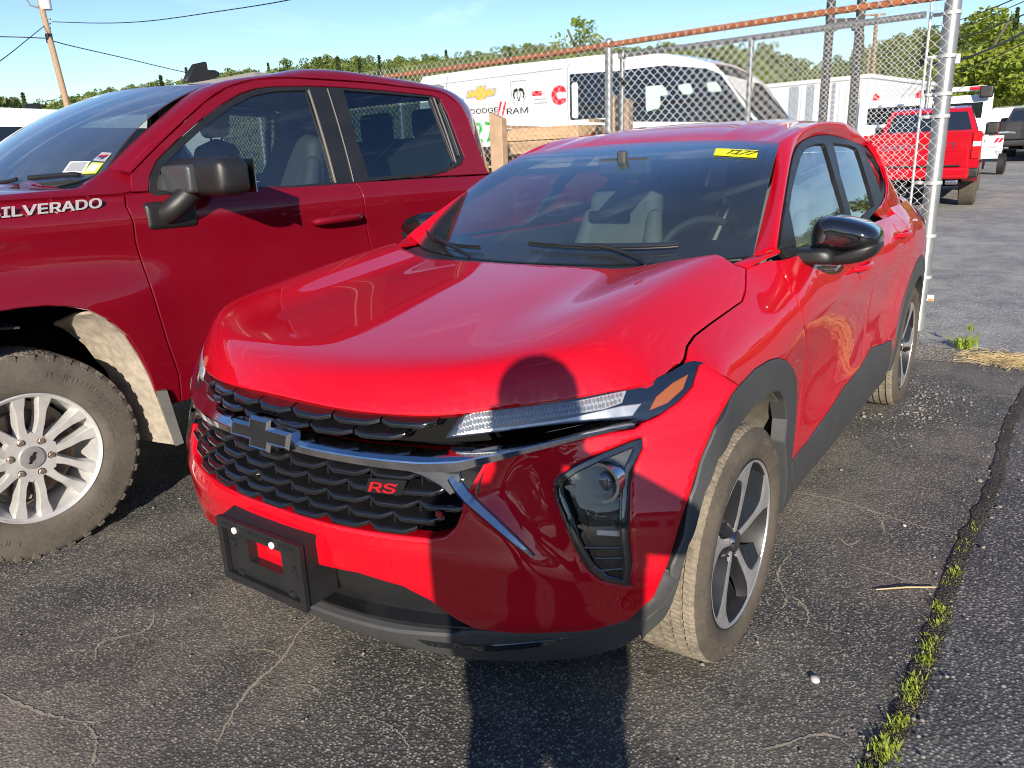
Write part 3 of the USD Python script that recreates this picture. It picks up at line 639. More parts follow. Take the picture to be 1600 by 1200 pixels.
# wheel arch cladding, front: outer line from the photograph, inner a circle
def arch(xc, zc, r, outer, a0, a1):
    t = np.radians(np.linspace(a0, a1, 30)); inn = np.stack([xc + r * np.cos(t), zc + r * np.sin(t)], 1)
    return sg.Polygon(np.vstack([inn, outer])).buffer(0)
tfront = np.array([(ao_front[k]) for k in range(3)])
lowfront = np.vstack([ao_front[1:], fp((1047, 884), (1030, 943))])
outer_f = np.vstack([[(-.44, .28), (-.44, .44)], ao, [tfront[0]], lowfront, fp((1037, 962), (1052, 931))])
inner_px = fp((1002, 997), (1037, 965), (1052, 933), (1063, 897), (1075, 852), (1101, 769), (1120, 719), (1139, 685), (1156, 661), (1180, 632), (1202, 614), (1216, 611), (1223, 624), (1227, 655), (1224, 690))
af = sg.Polygon(np.vstack([fp((1005, 968), (1030, 943), (1047, 884)), ao_front[::-1], ao[::-1], [(-.44, .44), (-.44, .27), (-.40, .27)], inner_px[:-1][::-1] if False else inner_px[::-1]])).buffer(0)
if af.geom_type != 'Polygon': af = max(af.geoms, key=lambda g: g.area)
both('wheel_arch_trim', panel(FS, af, .045, .02, lift=.006, bev=.004), M['cladding'], 40)
# sill cladding
st = fp((1240, 725), (1262, 690), (1290, 650), (1318, 607), (1345, 573))
sill_top = np.vstack([[(-.44, .44)], st[1:], [(-1.75, .535), (-2.02, .50), (-2.16, .49)]])
sill = sg.Polygon(np.vstack([sill_top, [(-2.2, .26), (-.44, .26)]])).buffer(0)
both('sill_trim', panel(FS, sill.difference(af.buffer(.002)), .06, .03, lift=.005, bev=.004), M['cladding'], 40)
# rear arch
t = np.radians(np.linspace(-8, 188, 40)); oR = np.stack([-2.70 + .465 * np.cos(t), .37 + .475 * np.sin(t)], 1)
ar = arch(-2.70, .345, .39, oR[::-1], -8, 188)
both('wheel_arch_trim', panel(FS, ar.difference(sill.buffer(.003)), .045, .02, lift=.006, bev=.004), M['cladding'], 40)
# doors and quarter panel
dlx = dl[:, 0]; dlz = dl[:, 1]
bl = np.array([(-1.50, 1.083), (-1.545, .98), (-1.60, .85), (-1.635, .70), (-1.625, .60), (-1.60, .50)])
rl = np.array([(-2.42, 1.09), (-2.40, .98), (-2.30, .87), (-2.20, .75), (-2.13, .60), (-2.10, .50)])
dtop = np.array([(-.52, 1.083)])
fd = sg.Polygon(np.vstack([dtop, dl, [(-.46, .40), (-1.6, .40)], bl[::-1]])).buffer(0).difference(sill.buffer(.0)).difference(af)
rd = sg.Polygon(np.vstack([bl, [(-1.6, .40), (-2.1, .40)], rl[::-1]])).buffer(0).difference(sill).difference(ar)
qp = sg.Polygon(np.vstack([rl, [(-2.2, .42), (-3.50, .42), (-3.52, .7), (-3.5, 1.0), (-3.42, 1.12), (-2.42, 1.12)]])).buffer(0).difference(ar).difference(sill)
FD = both('front_door', panel(FS, fd.buffer(-.002), .025, .025), RP, 50)
RD = both('rear_door', panel(FS, rd.buffer(-.002), .025, .025), RP, 50)
both('quarter_panel', panel(FS, qp.buffer(-.002), .025, .03), RP, 50)
# door handles
for a, (x, z), dr in ((FD, (-1.335, .962), 0), (RD, (-2.235, 1.005), 1)):
    y = float(Fside(np.array([x]), np.array([z]))[0])
    for sgn, p in zip((1, -1), a):
        n = FS.N(np.array([[x, z]]))[0]; pts = np.array([[x + d, y + h, z + .004 * (1 - (d / .1) ** 2)] for d, h in ((-.105, -.004), (-.09, .020), (-.045, .034), (0, .037), (.045, .034), (.09, .020), (.105, -.004))])
        q = tube(smoothc(pts, 24), [.011] * 24, 10); q = (q[0] * [1, sgn, 1], q[1] if sgn > 0 else q[1][:, ::-1])
        suv.put('handle', q, RP, 60, under=p)
        cup = panel(FS, sg.Point(x, z).buffer(.052, 10), .03, .02, lift=.0015)
        suv.put('handle_cup', (cup[0] * [1, sgn, 1], cup[1] if sgn > 0 else cup[1][:, ::-1]), M['red_paint'], 40, under=p)

# ---- greenhouse
fo = WS.pick([(1217, 386), (1221, 346), (1228, 302), (1235, 260), (1242, 236), (1252.5, 222), (1270, 214), (1287, 211.5), (1305, 213.5), (1331, 221.5), (1352, 231), (1368, 246), (1378.5, 262), (1384.6, 279), (1384, 295), (1376, 317), (1368, 330), (1357, 341)])
fo = np.vstack([smoothc(fo, 70), [(-1.9, 1.083), (-.56, 1.083)]])
g1 = WS.pick([(1241, 386), (1231.5, 332), (1236, 300), (1242, 276), (1250, 246), (1259.5, 231), (1275, 225.5), (1287.5, 225)]); g1 = np.vstack([g1, WS.pick([(1304, 281), (1321, 339)]), [(-1.42, 1.095)], [(-.76, 1.095)]])
g2 = WS.pick([(1300.6, 224), (1326, 227.5), (1338, 232.5), (1352, 275), (1365, 322), (1345, 341), (1329.5, 340), (1312, 275)])
g3 = WS.pick([(1350, 237), (1363, 246.5), (1377, 270), (1380, 280), (1376, 303)])
fop = sg.Polygon(fo).buffer(0)
gs = [sg.Polygon(g).buffer(0).buffer(-.006).buffer(.006) for g in (g1, g2, g3)]
frame = fop
for g in gs: frame = frame.difference(g)
frame = frame.buffer(0)
both('window_frame', panel(WS, frame, .02, .02, lift=.004), M['satin_black'], 40)
for g in gs:
    both('side_window', panel(WS, g.buffer(.004), .004, .06, lift=-.006, bev=.0005), M['side_glass'], 40)
# windshield
wb = smoothc([(-.485, -.718, 1.098), (-.31, -.46, 1.086), (-.235, -.2, 1.081), (-.225, 0, 1.080), (-.235, .2, 1.081), (-.31, .46, 1.086), (-.485, .718, 1.098)], 41)
wt = smoothc([(-1.149, -.583, 1.449), (-1.205, -.4, 1.463), (-1.245, -.2, 1.471), (-1.257, 0, 1.474), (-1.245, .2, 1.471), (-1.205, .4, 1.463), (-1.149, .583, 1.449)], 41)
wm = (wb + wt) / 2 + np.array([.026, 0, .036]); wm[:, 1] *= 1.012
WSf = loft([wb, wm, wt], 41, 24)
ij = WSf.shape
def wsp(s, t):
    """Point on the windshield: s 0..1 from its right to its left edge (as the driver sits: -y to +y), t 0..1 from cowl to roof."""
    a, b = t * (ij[0] - 1), s * (ij[1] - 1); i, j = min(int(a), ij[0] - 2), min(int(b), ij[1] - 2); u, v = a - i, b - j
    return (WSf[i, j] * (1 - u) * (1 - v) + WSf[i + 1, j] * u * (1 - v) + WSf[i, j + 1] * (1 - u) * v + WSf[i + 1, j + 1] * u * v)
wg = suv.put('windshield', thick(WSf, .005, (1, 0, 1)), M['windshield_glass'], 50)
# black printed border on the glass (inside face)
def wsband(s0, s1, t0, t1, n=24, m=6, off=-.008):
    S = np.array([[wsp(s0(tt) + (s1(tt) - s0(tt)) * a, tt) for a in np.linspace(0, 1, m)] for tt in np.linspace(t0, t1, n)]) if callable(s0) else np.array([[wsp(a, t0 + (t1 - t0) * b) for a in np.linspace(s0, s1, n)] for b in np.linspace(0, 1, m)])
    nn = np.cross(np.gradient(S, axis=0), np.gradient(S, axis=1)); nn /= np.linalg.norm(nn, axis=2, keepdims=True)
    if (nn * np.array([1, 0, 1])).sum() < 0: nn = -nn
    return S + nn * off
fr = [grid(wsband(lambda t: 0, lambda t: .075 - .045 * min(1, t * 2.2) + .03 * max(0, 1 - t * 6), 0, 1)), grid(wsband(lambda t: 1 - (.075 - .045 * min(1, t * 2.2)) - .03 * max(0, 1 - t * 6), lambda t: 1, 0, 1)),
      grid(wsband(.03, .97, 0, .115)), grid(wsband(.03, .97, .93, 1.0)), grid(wsband(.44, .60, .74, .93, off=-.0085))]
suv.put('windshield_border', cat([thick(S[0].reshape(-1, 6, 3) if False else S[0].reshape(24, 6, 3) if k < 2 else S[0].reshape(6, 24, 3), .002, (1, 0, 1)) for k, S in enumerate(fr)]), M['frit_black'], 50, under=wg)
# cowl below the glass
co = np.array([[(-.13 - .0, y, 1.068) for y in np.linspace(-.66, .66, 31)], [(-.20 - .26 * (abs(y) / .70) ** 2.2, y, 1.074 + .012 * (abs(y) / .7) ** 2) for y in np.linspace(-.68, .68, 31)], [(-.26 - .26 * (abs(y) / .70) ** 2.2, y, 1.066 + .012 * (abs(y) / .7) ** 2) for y in np.linspace(-.69, .69, 31)]])
suv.put('cowl_panel', thick(co, .02, (0, 0, 1)), M['satin_black'], 40)
# A pillar and cant rail, one strip per side; roof
ri = np.array([(-.485, .718, 1.098), (-.62, .694, 1.176), (-.82, .655, 1.283), (-1.0, .616, 1.377), (-1.149, .583, 1.449), (-1.3, .588, 1.483), (-1.5, .592, 1.513), (-1.9, .590, 1.537), (-2.3, .575, 1.530), (-2.7, .545, 1.492), (-3.05, .51, 1.435), (-3.3, .48, 1.39)])
ow = WS.pick([(1214, 392), (1220, 346), (1227, 302), (1234, 260), (1241, 235), (1252, 221), (1270, 213), (1287, 210.5), (1305, 212.5), (1331, 220.5), (1353, 230), (1369, 245), (1380, 262), (1386, 280)])
oc = WS.P(ow[:10]); ri_all = ri; ri = ri[:8]
oc = smoothc(oc, 60); ri = smoothc(ri, 60)
n_ = 60
mid = resample(oc, n_) * .5 + resample(ri, n_) * .5 + np.array([0, .018, .020])
both('roof_pillar', thick(loft([oc, mid, ri], n_, 10), .012, (0, 1, 1)), RP, 60)
c0 = np.vstack([[(-2.33, .797, 1.055)], WS.P(WS.pick([(1369, 330), (1379, 318), (1386.5, 296), (1386.3, 280), (1380, 262), (1369, 245), (1355, 231), (1331, 220.5)]))[:], [ri_all[7]]])
c0 = np.vstack([smoothc(c0[:-1], 40), c0[-1:]])
c1 = smoothc([(-2.64, .790, 1.065), (-2.67, .775, 1.11), (-2.70, .735, 1.21), (-2.66, .66, 1.36), (-2.50, .605, 1.47), (-2.28, .580, 1.530)], 41)
c2 = smoothc([(-3.0, .750, 1.075), (-3.0, .73, 1.12), (-3.0, .68, 1.20), (-2.95, .61, 1.33), (-2.82, .555, 1.43), (-2.7, .545, 1.492)], 41)
c3 = smoothc([(-3.44, .64, 1.08), (-3.43, .62, 1.13), (-3.41, .59, 1.20), (-3.37, .53, 1.30), (-3.33, .495, 1.36), (-3.3, .48, 1.39)], 41)
both('rear_pillar', thick(loft([c0, c1, c2, c3], 44, 24), .012, (0, 1, 1)), RP, 60)
rs = [wt]
for x, ye, ze, zc in [(-1.35, .590, 1.492, 1.506), (-1.5, .592, 1.513, 1.532), (-1.7, .592, 1.527, 1.554), (-1.95, .589, 1.5375, 1.568), (-2.3, .575, 1.530, 1.566), (-2.7, .545, 1.492, 1.535), (-3.05, .51, 1.435, 1.482), (-3.3, .48, 1.39, 1.44)]:
    y = np.linspace(-1, 1, 41); z = zc - (zc - ze) * np.abs(y) ** 2.4 - .010 * np.exp(-((np.abs(y) - .86) / .05) ** 2) + .004 * np.exp(-((np.abs(y) - .55) / .05) ** 2)
    rs.append(np.stack([x + .03 * (1 - np.abs(y) ** 2) * (1 if x > -1.6 else 0) * -1, y * ye, z], 1))
suv.put('roof', thick(loft(rs, 41, 40), .012, (0, 0, 1)), RP, 50)
pb_L = WS.P(WS.pick([(1216, 390)]))[0]; wsL = np.array([-.485, .720, 1.097])
both('fender_top', thick(np.array([[HLp[0] + [0, -.003, .001], HLp[1] + [0, .004, 0]], [(HLp[0] + wsL) / 2 + [0, 0, .003], (HLp[1] + pb_L) / 2 + [0, .002, .006]], [wsL + [0, 0, .001], pb_L + [0, .004, .002]]]), .012, (0, 0, 1)), RP, 60)
# tail: closing panel, rear glass opening, lamps
yy = np.linspace(-1, 1, 25)
tg = np.array([np.stack([np.full(25, x) + .10 * -(np.abs(yy) ** 3) * -1, yy * w, np.full(25, z)], 1) for x, w, z in [(-3.52, .70, .40), (-3.60, .72, .60), (-3.60, .72, .80), (-3.56, .70, 1.0), (-3.50, .66, 1.12)]])
suv.put('tailgate', thick(loft(list(tg), 25, 16), .03, (-1, 0, 0)), RP, 40)
rw = np.array([np.stack([np.full(25, x) + .06 * (np.abs(yy) ** 3), yy * w, np.full(25, z)], 1) for x, w, z in [(-3.47, .60, 1.12), (-3.40, .54, 1.25), (-3.31, .47, 1.40)]])
suv.put('rear_window', thick(loft(list(rw), 25, 10), .004, (-1, 0, 0)), M['dark_glass'], 40)
lampb = panel(FS, sg.Polygon([(-3.13, 1.015), (-3.30, 1.06), (-3.50, 1.06), (-3.50, .96), (-3.30, .94)]), .03, .03, lift=.012, bev=.004)
both('tail_lamp', lampb, M['red_lens'], 40)

# ---- front end
def sym2(h):
    h = np.array(h, float); return sg.Polygon(h).buffer(0).union(sg.Polygon(h * [-1, 1]).buffer(0)).buffer(.0008)
pod_px = [(1001, 687), (985, 692), (940, 711), (900, 730), (878, 745), (870, 757), (872, 778), (886, 812), (904, 857), (922, 888), (945, 906), (984, 914), (985.5, 880), (981, 800), (982, 756), (990, 725), (1002, 700)]
pod = sg.Polygon(gp(*pod_px)).buffer(0)
cham_px = [(712, 764), (706, 745), (713, 725), (735, 706), (775, 700), (757, 715), (742, 765), (742, 778), (836, 870), (830, 873)]
seamg = gp((1095, 569), (1127, 585.6), (1154, 603))
hc_px = gp((1141, 621), (1116, 666), (1094, 719), (1077, 775))
chrome_low = [(.80, .836), (.76, .832), (.70, .820), (.64, .806), (.58, .793), (.545, .782)]
bump_half = [(0, .49), (.17, .495), (.27, .498), (.38, .482), (.44, .45), (.485, .39), (.51, .362), (.60, .355), (.74, .364), (.825, .40), (.872, .46), (.893, .53), (.905, .60)] + [tuple(p) for p in hc_px[::-1]] + [tuple(p) for p in seamg[::-1]] + \
    [tuple(p) for p in gp((1085, 602), (1062, 627), (1030, 650), (1003, 662))] + chrome_low + [(.512, .70), (.512, .674), (.502, .640), (.482, .618), (.45, .611), (.2, .611), (0, .615)]
bump = sym2(bump_half)
facet = sg.Polygon(gp((765, 722), (800, 703), (985, 660), (1004, 676), (986, 920), (950, 930), (860, 900), (835, 872), (742, 778))).buffer(0)
facm = affinity.scale(facet, -1, 1, origin=(0, 0))
_fy, _fz = np.linspace(-.98, .98, 393), np.linspace(.2, 1.0, 161)
_P = shapely.points(np.stack(np.meshgrid(_fy, _fz, indexing='ij'), -1).reshape(-1, 2))
_dd = np.maximum(-shapely.distance(_P, facet.exterior) * np.where(shapely.contains(facet, _P), -1, 1), -shapely.distance(_P, facm.exterior) * np.where(shapely.contains(facm, _P), -1, 1)).reshape(393, 161)
_dd = np.clip(_dd / .018, 0, 1); _dd = _dd * _dd * (3 - 2 * _dd)
# shallower towards the outside of the car, where the recess runs out into the skin
_dd = _dd * np.clip((.80 - np.abs(_fy)) / .26, 0, 1)[:, None] * .030
from scipy.ndimage import gaussian_filter
_fsp = RectBivariateSpline(_fy, _fz, gaussian_filter(_dd, 2.6))
def fas2(y, z):
    crease = .008 * np.exp(-((z - (.565 - .10 * np.clip(np.abs(y) - .45, 0, 1))) / .028) ** 2) * np.clip((np.abs(y)) / .3, 0, 1)
    return fas(y, z) - _fsp.ev(np.clip(y, -.98, .98), np.clip(z, .2, 1.0)) + crease * .8 + .012 * np.exp(-((z - .40) / .04) ** 2) * np.clip((np.abs(y) - .5) / .1, 0, 1)
G2 = Surf('x', fas2)
bump = bump.difference(pod.buffer(.003)).difference(affinity.scale(pod, -1, 1, origin=(0, 0)).buffer(.003))
suv.put('front_bumper', panel(G2, bump, .05, .012, bev=.004), RP, 50)
# lower intake and lip
GI = Surf('x', lambda y, z: fas(y, z) - .05)
suv.put('lower_intake', panel(GI, sym2([(0, .29), (.5, .29), (.56, .345), (.50, .40), (.46, .46), (.40, .50), (.27, .52), (0, .52)]), .02, .03), M['satin_black'], 40)
lip_half = [(0, .247), (.30, .24), (.46, .228), (.60, .238), (.70, .255), (.80, .30), (.845, .35), (.880, .40), (.915, .50), (.893, .53), (.872, .46), (.825, .397), (.74, .362), (.60, .352), (.51, .352), (.45, .335), (.30, .318), (0, .312)]
def lipx(y, z):
    return fas(y, z) + .012 * np.sin(np.clip((z - .23) / .11, 0, 1) * np.pi) ** .7 + .004
GL = Surf('x', lipx)
suv.put('front_lip', panel(GL, sym2(lip_half), .07, .016, bev=.006), M['cladding'], 40)
groove = sym2([(0, .335), (.2, .338), (.40, .348), (.50, .354), (.62, .354), (.60, .345), (.45, .330), (.3, .316), (0, .313)])
suv.put('lip_insert', panel(Surf('x', lambda y, z: fas(y, z) - .012), groove, .05, .02), M['gloss_black'], 40)
slot = sg.Polygon([(.36, .300), (.52, .310), (.70, .345), (.66, .318), (.52, .285), (.38, .278)])
both('lip_strip', panel(Surf('x', lambda y, z: lipx(y, z) + .003), slot, .01, .02), M['gloss_black'], 40)

# grille
back = sym2([(0, .60), (.47, .60), (.52, .66), (.53, .78), (.46, .885), (.35, .895), (0, .905)])
suv.put('grille_back', panel(Surf('x', lambda y, z: fas(y, z) - .085), back, .02, .04), M['dark_void'], 40)
gr = suv.group('grille')
def scale_cell(yc, zc, w, h, dep=.030, lift=0.0, dip=.010):
    u = np.array([-1, -.9, -.75, -.6, -.45, 0, .45, .6, .75, .9, 1]); S = []
    sec = [(-dep, .0085), (-.018, .0065), (-.0065, .0035), (.0015, -.0010), (.0030, -.0040), (.0005, -.0110), (-.010, -.0130), (-dep, -.006)]
    for v, (sx, sz) in enumerate(sec):
        row = []
        for a in u:
            y = yc + a * w / 2; k = min(1.0, (1 - abs(a)) * 2.2) ** .9; near = 1 if 1 <= v <= 6 else .45
            z = zc + sz - dip * k * near + dip * .5; x = sx + (.010 * k - .004) * near
            row.append((float(fas(np.array(y), np.array(z))) + x + lift - .010, y, z))
        S.append(row)
    return grid(np.array(S))
for r, z in enumerate([.752, .720, .688, .657, .628]):
    zc = z
    nmax = 6
    for k in range(-nmax, nmax + 1):
        y = k * .118 + (.059 if r % 2 else 0)
        lim = .545 - abs(z - .72) * .55 if z < .7 else .53
        w = .122
        if abs(y) > lim - .035: continue
        suv.put('grille_scale', scale_cell(y, zc, .117, .040), M['gloss_black'], 50, under=gr)
        if r and abs(y) < lim - .06: suv.put('grille_web', box((float(fas(np.array(y), np.array(zc + .018))) - .030, y, zc + .016), (.028, .006, .026), .002), M['gloss_black'], 30, under=gr)
for r, z in enumerate([.866, .838]):
    for k in range(-3, 4):
        y = k * .125 + (.0625 if r % 2 else 0)
        if abs(y) > .40: continue
        suv.put('grille_scale', scale_cell(y, z, .120, .034, dip=.006), M['gloss_black'], 50, under=gr)
both('tow_hook_cover', panel(Surf('x', lambda y, z: fas(y, z) - .02), sg.box(.085, .668, .125, .680), .01, .02), M['trim_light'], 30)
suv.put('bolt_head', moved(box((0, 0, 0), (.01, .018, .013), .003), (float(fas(np.array(.465), np.array(.668))) + .002, .468, .668)), M['badge_red'], 40)
# bright bar across the grille, from lamp to lamp
yb = np.linspace(-.80, .80, 81); ay = np.abs(yb)
zt = np.interp(ay, [0, .1, .27, .43, .55, .62, .70, .76, .81], [.818, .813, .808, .806, .816, .827, .843, .851, .853]); zl = np.interp(ay, [0, .1, .27, .43, .50, .55, .62, .70, .76, .81], [.776, .772, .766, .759, .763, .780, .800, .821, .834, .843])
prof = [(-.05, 1.02), (-.026, 1.0), (.008, .60), (.0125, .55), (.0135, .48), (.006, .04), (.0, 0), (-.03, -.06)]
bar = np.array([[(fas(y, l + (t_ - l) * f) + o, y, l + (t_ - l) * f) for o, f in prof] for y, t_, l in zip(yb, zt, zl)])
suv.put('bright_bar', grid(bar), M['chrome'], 28)
wedge = sg.Polygon(gp((540, 712), (610, 717), (680, 721), (716, 722), (722, 748), (713, 768), (706, 772), (690, 757), (660, 741), (610, 726))).buffer(.002)
both('bar_wedge', panel(Surf('x', lambda y, z: fas(y, z) + .006 - .10 * np.clip(.80 - z, 0, 1) * np.clip(.5 - np.abs(y), 0, .3)), wedge, .03, .016, bev=.003), M['dark_chrome'], 40)
# corner blades running down from the bar
bl_top = gp((711, 752), (742, 772)); 
cz = [(.487, .752), (.505, .724), (.53, .697), (.57, .661), (.615, .619), (.657, .578)]
wz = [.011, .011, .0095, .008, .006, .002]
S = []
for (y, z), w in zip(smoothc(cz, 24), np.interp(np.linspace(0, 1, 24), np.linspace(0, 1, 6), wz)):
    n2 = np.array([.72, .69]); a = np.array([y, z]) + n2 * w; b = np.array([y, z]) - n2 * w; m_ = (a + b) / 2
    S.append([(fas(*a) - .03, *a), (fas(*a) + .002, *a), (fas(*m_) + .014 * min(1, w / .010), *m_), (fas(*b) + .004, *b), (fas(*b) - .03, *b)])
both('bright_blade', grid(np.array(S)), M['dark_chrome'], 30)
tri_ = sg.Polygon(gp((706, 745), (713, 724), (740, 706), (778, 699), (760, 716), (744, 762), (741, 780)))
both('corner_trim', panel(Surf('x', lambda y, z: fas(y, z) - .004), tri_.buffer(.004), .03, .02), M['gloss_black'], 30)
# bow-tie emblem
def bow(w, h, sl=.22):
    a, b, c = w / 2, h / 2, h * .27
    return sg.Polygon([(-a + sl * 2 * c, c), (-w * .17 + .01 * 0, c), (-w * .17 + sl * (b - c), b), (w * .17 + sl * (b - c), b), (w * .17, c), (a, c), (a - sl * 2 * c, -c), (w * .17, -c), (w * .17 - sl * (b - c), -b), (-w * .17 - sl * (b - c), -b), (-w * .17, -c), (-a, -c)])
ex0 = float(fas(np.array(0.), np.array(.805))) + .008
def inset(l, t):
    p = np.array(l); a_ = np.roll(p, 1, 0); c_ = np.roll(p, -1, 0); d1 = p - a_; d2 = c_ - p; d1 /= np.linalg.norm(d1, axis=1, keepdims=True); d2 /= np.linalg.norm(d2, axis=1, keepdims=True)
    n1, n2 = np.stack([-d1[:, 1], d1[:, 0]], 1), np.stack([-d2[:, 1], d2[:, 0]], 1); m = n1 + n2; return p + m / np.maximum((m * n1).sum(1, keepdims=True), .3) * t
bo = sg.polygon.orient(bow(.232, .084)); bl_ = np.array(bo.exterior.coords)[:-1]; bi = inset(bl_, .0095)
rings_ = [np.hstack([bl_, np.full((len(bl_), 1), 0.)]), np.hstack([bl_, np.full((len(bl_), 1), .028)]), np.hstack([inset(bl_, .0075), np.full((len(bl_), 1), .036)]), np.hstack([bi, np.full((len(bl_), 1), .035)]), np.hstack([bi, np.full((len(bl_), 1), .030)])]
em = grid(np.array([np.vstack([r, r[:1]]) for r in rings_])); em = (em[0], em[1][:, ::-1])
emb = suv.put('emblem', place(em, (ex0 - .012, 0, .802), (0, 1, 0), (-.12, 0, 1)), M['chrome'], 0)
suv.put('emblem_face', place(plate(sg.Polygon(bi), .003), (ex0 + .019, 0, .8045), (0, 1, 0), (-.12, 0, 1)), M['satin_black'], 0, under=emb)
# RS badge
def slant(m, k):
    V, F = arr(m); V = V.copy(); V[:, 0] += k * V[:, 1]; return V, F
rs0 = (float(fas(np.array(.33), np.array(.716))) + .014, .302, .709)
rsx = np.array([fas(.40, .71) - fas(.30, .71), .10, .0])
bt = meshkit.text_mesh('RS', .021, .004, bold=True); v_, f_ = arr(bt); v_ = v_ * [1.95, 1.05, 1]
suv.put('model_badge', place(slant((v_, f_), .35), rs0, rsx, (-.1, 0, 1)), M['badge_red'], 0)
bb = sg.Polygon([(-.008, -.005), (.083, -.005), (.097, .029), (.004, .029)])
suv.put('badge_plate', place(plate(bb, .005), np.array(rs0) - [.006, 0, 0], rsx, (-.1, 0, 1)), M['gloss_black'], 0)

# head lamps
plain('lamp_crystal', (.46, .48, .51), .06, coat=1.0, metal=.5)
plain('lamp_tray_white', (.34, .35, .37), .3)
lamp_px = [(692, 687), (717, 650), (767, 640.5), (830, 634), (898, 624.5), (945, 616), (982, 607.5), (1020, 594), (1045, 582), (1068, 568.5), (1080, 566), (1095, 569), (1085, 601), (1062, 626), (1030, 649), (1003, 661), (985, 657), (940, 659), (880, 664), (826, 670), (760, 679)]
lampp = sg.Polygon(gp(*lamp_px)).buffer(0)
lh = both('headlamp', panel(Surf('x', lambda y, z: fas(y, z) - .018), lampp, .02, .02), M['gloss_black'], 40)
core_px = [(705, 684), (722, 652), (742, 644), (767, 643), (898, 628), (975, 612), (968, 632), (940, 642), (880, 652), (790, 664)]
core = sg.Polygon(gp(*core_px)).buffer(0)
cells = []
cb = core.bounds
for i, y in enumerate(np.arange(cb[0] + .003, cb[2], .0062)):
    hit = core.intersection(sg.LineString([(y, cb[1] - .1), (y, cb[3] + .1)]))
    if hit.is_empty or hit.length < .006: continue
    z0, z1 = hit.bounds[1] + .0015, hit.bounds[3] - .0015; nz = max(2, int((z1 - z0) / .011))
    for k in range(nz):
        zc0 = z0 + (z1 - z0) * k / nz; zc1 = z0 + (z1 - z0) * (k + 1) / nz - .0007; zm = (zc0 + zc1) / 2
        x = float(fas(np.array(y), np.array(zm))); o = .0022 * ((i + k) % 3)
        V = np.array([(x - .012, y - .0029, zc0), (x - .012, y + .0029, zc0), (x - .012, y + .0029, zc1), (x - .012, y - .0029, zc1), (x - .004 + o, y + .0006, zm + .001)]); cells.append((V, np.array([(0, 1, 4), (1, 2, 4), (2, 3, 4), (3, 0, 4)])))
corebase = panel(Surf('x', lambda y, z: fas(y, z) - .013), core, .006, .02)
refl = sg.Polygon(gp((700, 684), (715, 676), (790, 668), (880, 656), (968, 636), (1000, 632), (985, 652), (880, 661), (780, 675))).buffer(0)
amb = sg.Polygon(gp((1011, 644), (1022, 622), (1048, 600), (1073, 586), (1064, 610), (1040, 632))).buffer(0)
inw = sg.Polygon(gp((727, 672), (738, 652), (757, 646), (753, 668)))
for lab, mesh_, mt in (('lamp_reflector', corebase, M['lamp_tray_white']), ('lamp_crystal', cat(cells), M['lamp_crystal']), ('lamp_tray', panel(Surf('x', lambda y, z: fas(y, z) - .011), refl, .006, .02), M['steel_face']),
                       ('turn_signal', panel(Surf('x', lambda y, z: fas(y, z) - .012), amb, .012, .02), plain('amber_plastic', (.36, .095, .010), .15, coat=.8)), ('lamp_end', panel(Surf('x', lambda y, z: fas(y, z) - .014), inw, .008, .02), M['lamp_white']),
                       ('lens_cover', panel(Surf('x', lambda y, z: fas(y, z) + .001), lampp.buffer(-.002), .004, .02), M['lens_glass'])):
    both(lab, mesh_, mt, 0 if lab == 'lamp_crystal' else 40, under=lh)
# lower lamp pods
ph = both('lamp_pod', panel(Surf('x', lambda y, z: fas(y, z) - .045), pod, .03, .02), M['wheel_grey'], 40)
rim_ = pod.buffer(.004).difference(pod.buffer(-.012))
both('pod_rim', panel(Surf('x', lambda y, z: fas(y, z) + .003), rim_, .05, .016, bev=.003), M['gloss_black'], 40, under=ph)
up = sg.Polygon(gp((990, 700), (930, 722), (885, 747), (905, 762), (965, 742), (985, 722)))
both('pod_brow', panel(Surf('x', lambda y, z: fas(y, z) - .016), up.intersection(pod.buffer(-.01)), .02, .02), M['satin_black'], 40, under=ph)
pc = gp((934, 758))[0]; pX = np.array([fas(*pc) - .028, *pc])
bowl = revolve([(-.02, .012), (-.015, .026), (.006, .036), (.016, .040), (.016, .047), (-.02, .049)], 32, 'x', pX)
both('projector_ring', bowl, M['chrome'], 40, under=ph)
ln = trimesh.creation.icosphere(3, .028); lv = np.array(ln.vertices) * [.6, 1, 1] + pX + [.006, 0, 0]
both('projector_lens', (lv, ln.faces), plain('projector_glass', (.05, .055, .06), .02, spec=1.0, coat=1.0), 60, under=ph)
lowq = sg.Polygon(gp((905, 800), (975, 790), (978, 840), (912, 845)))
both('pod_reflector', panel(Surf('x', lambda y, z: fas(y, z) - .028), lowq, .02, .02), M['wheel_grey'], 40, under=ph)
both('pod_bar', panel(Surf('x', lambda y, z: fas(y, z) - .022), sg.Polygon(gp((925, 834), (972, 836), (972, 846), (924, 843))), .012, .02), M['steel_face'], 40, under=ph)
for a, b in (((928, 874), (978, 873)), ((936, 893), (980, 889)), ((905, 857), (982, 857))):
    pa, pb = gp(a, b); both('pod_fin', tube(np.array([[fas(*p) - .006, *p] for p in np.linspace(pa, pb, 8)]), .004, 8), M['gloss_black'], 50, under=ph)
both('pod_cover', panel(Surf('x', lambda y, z: fas(y, z) - .004), pod.buffer(-.010), .004, .02), M['lens_glass'], 40, under=ph)

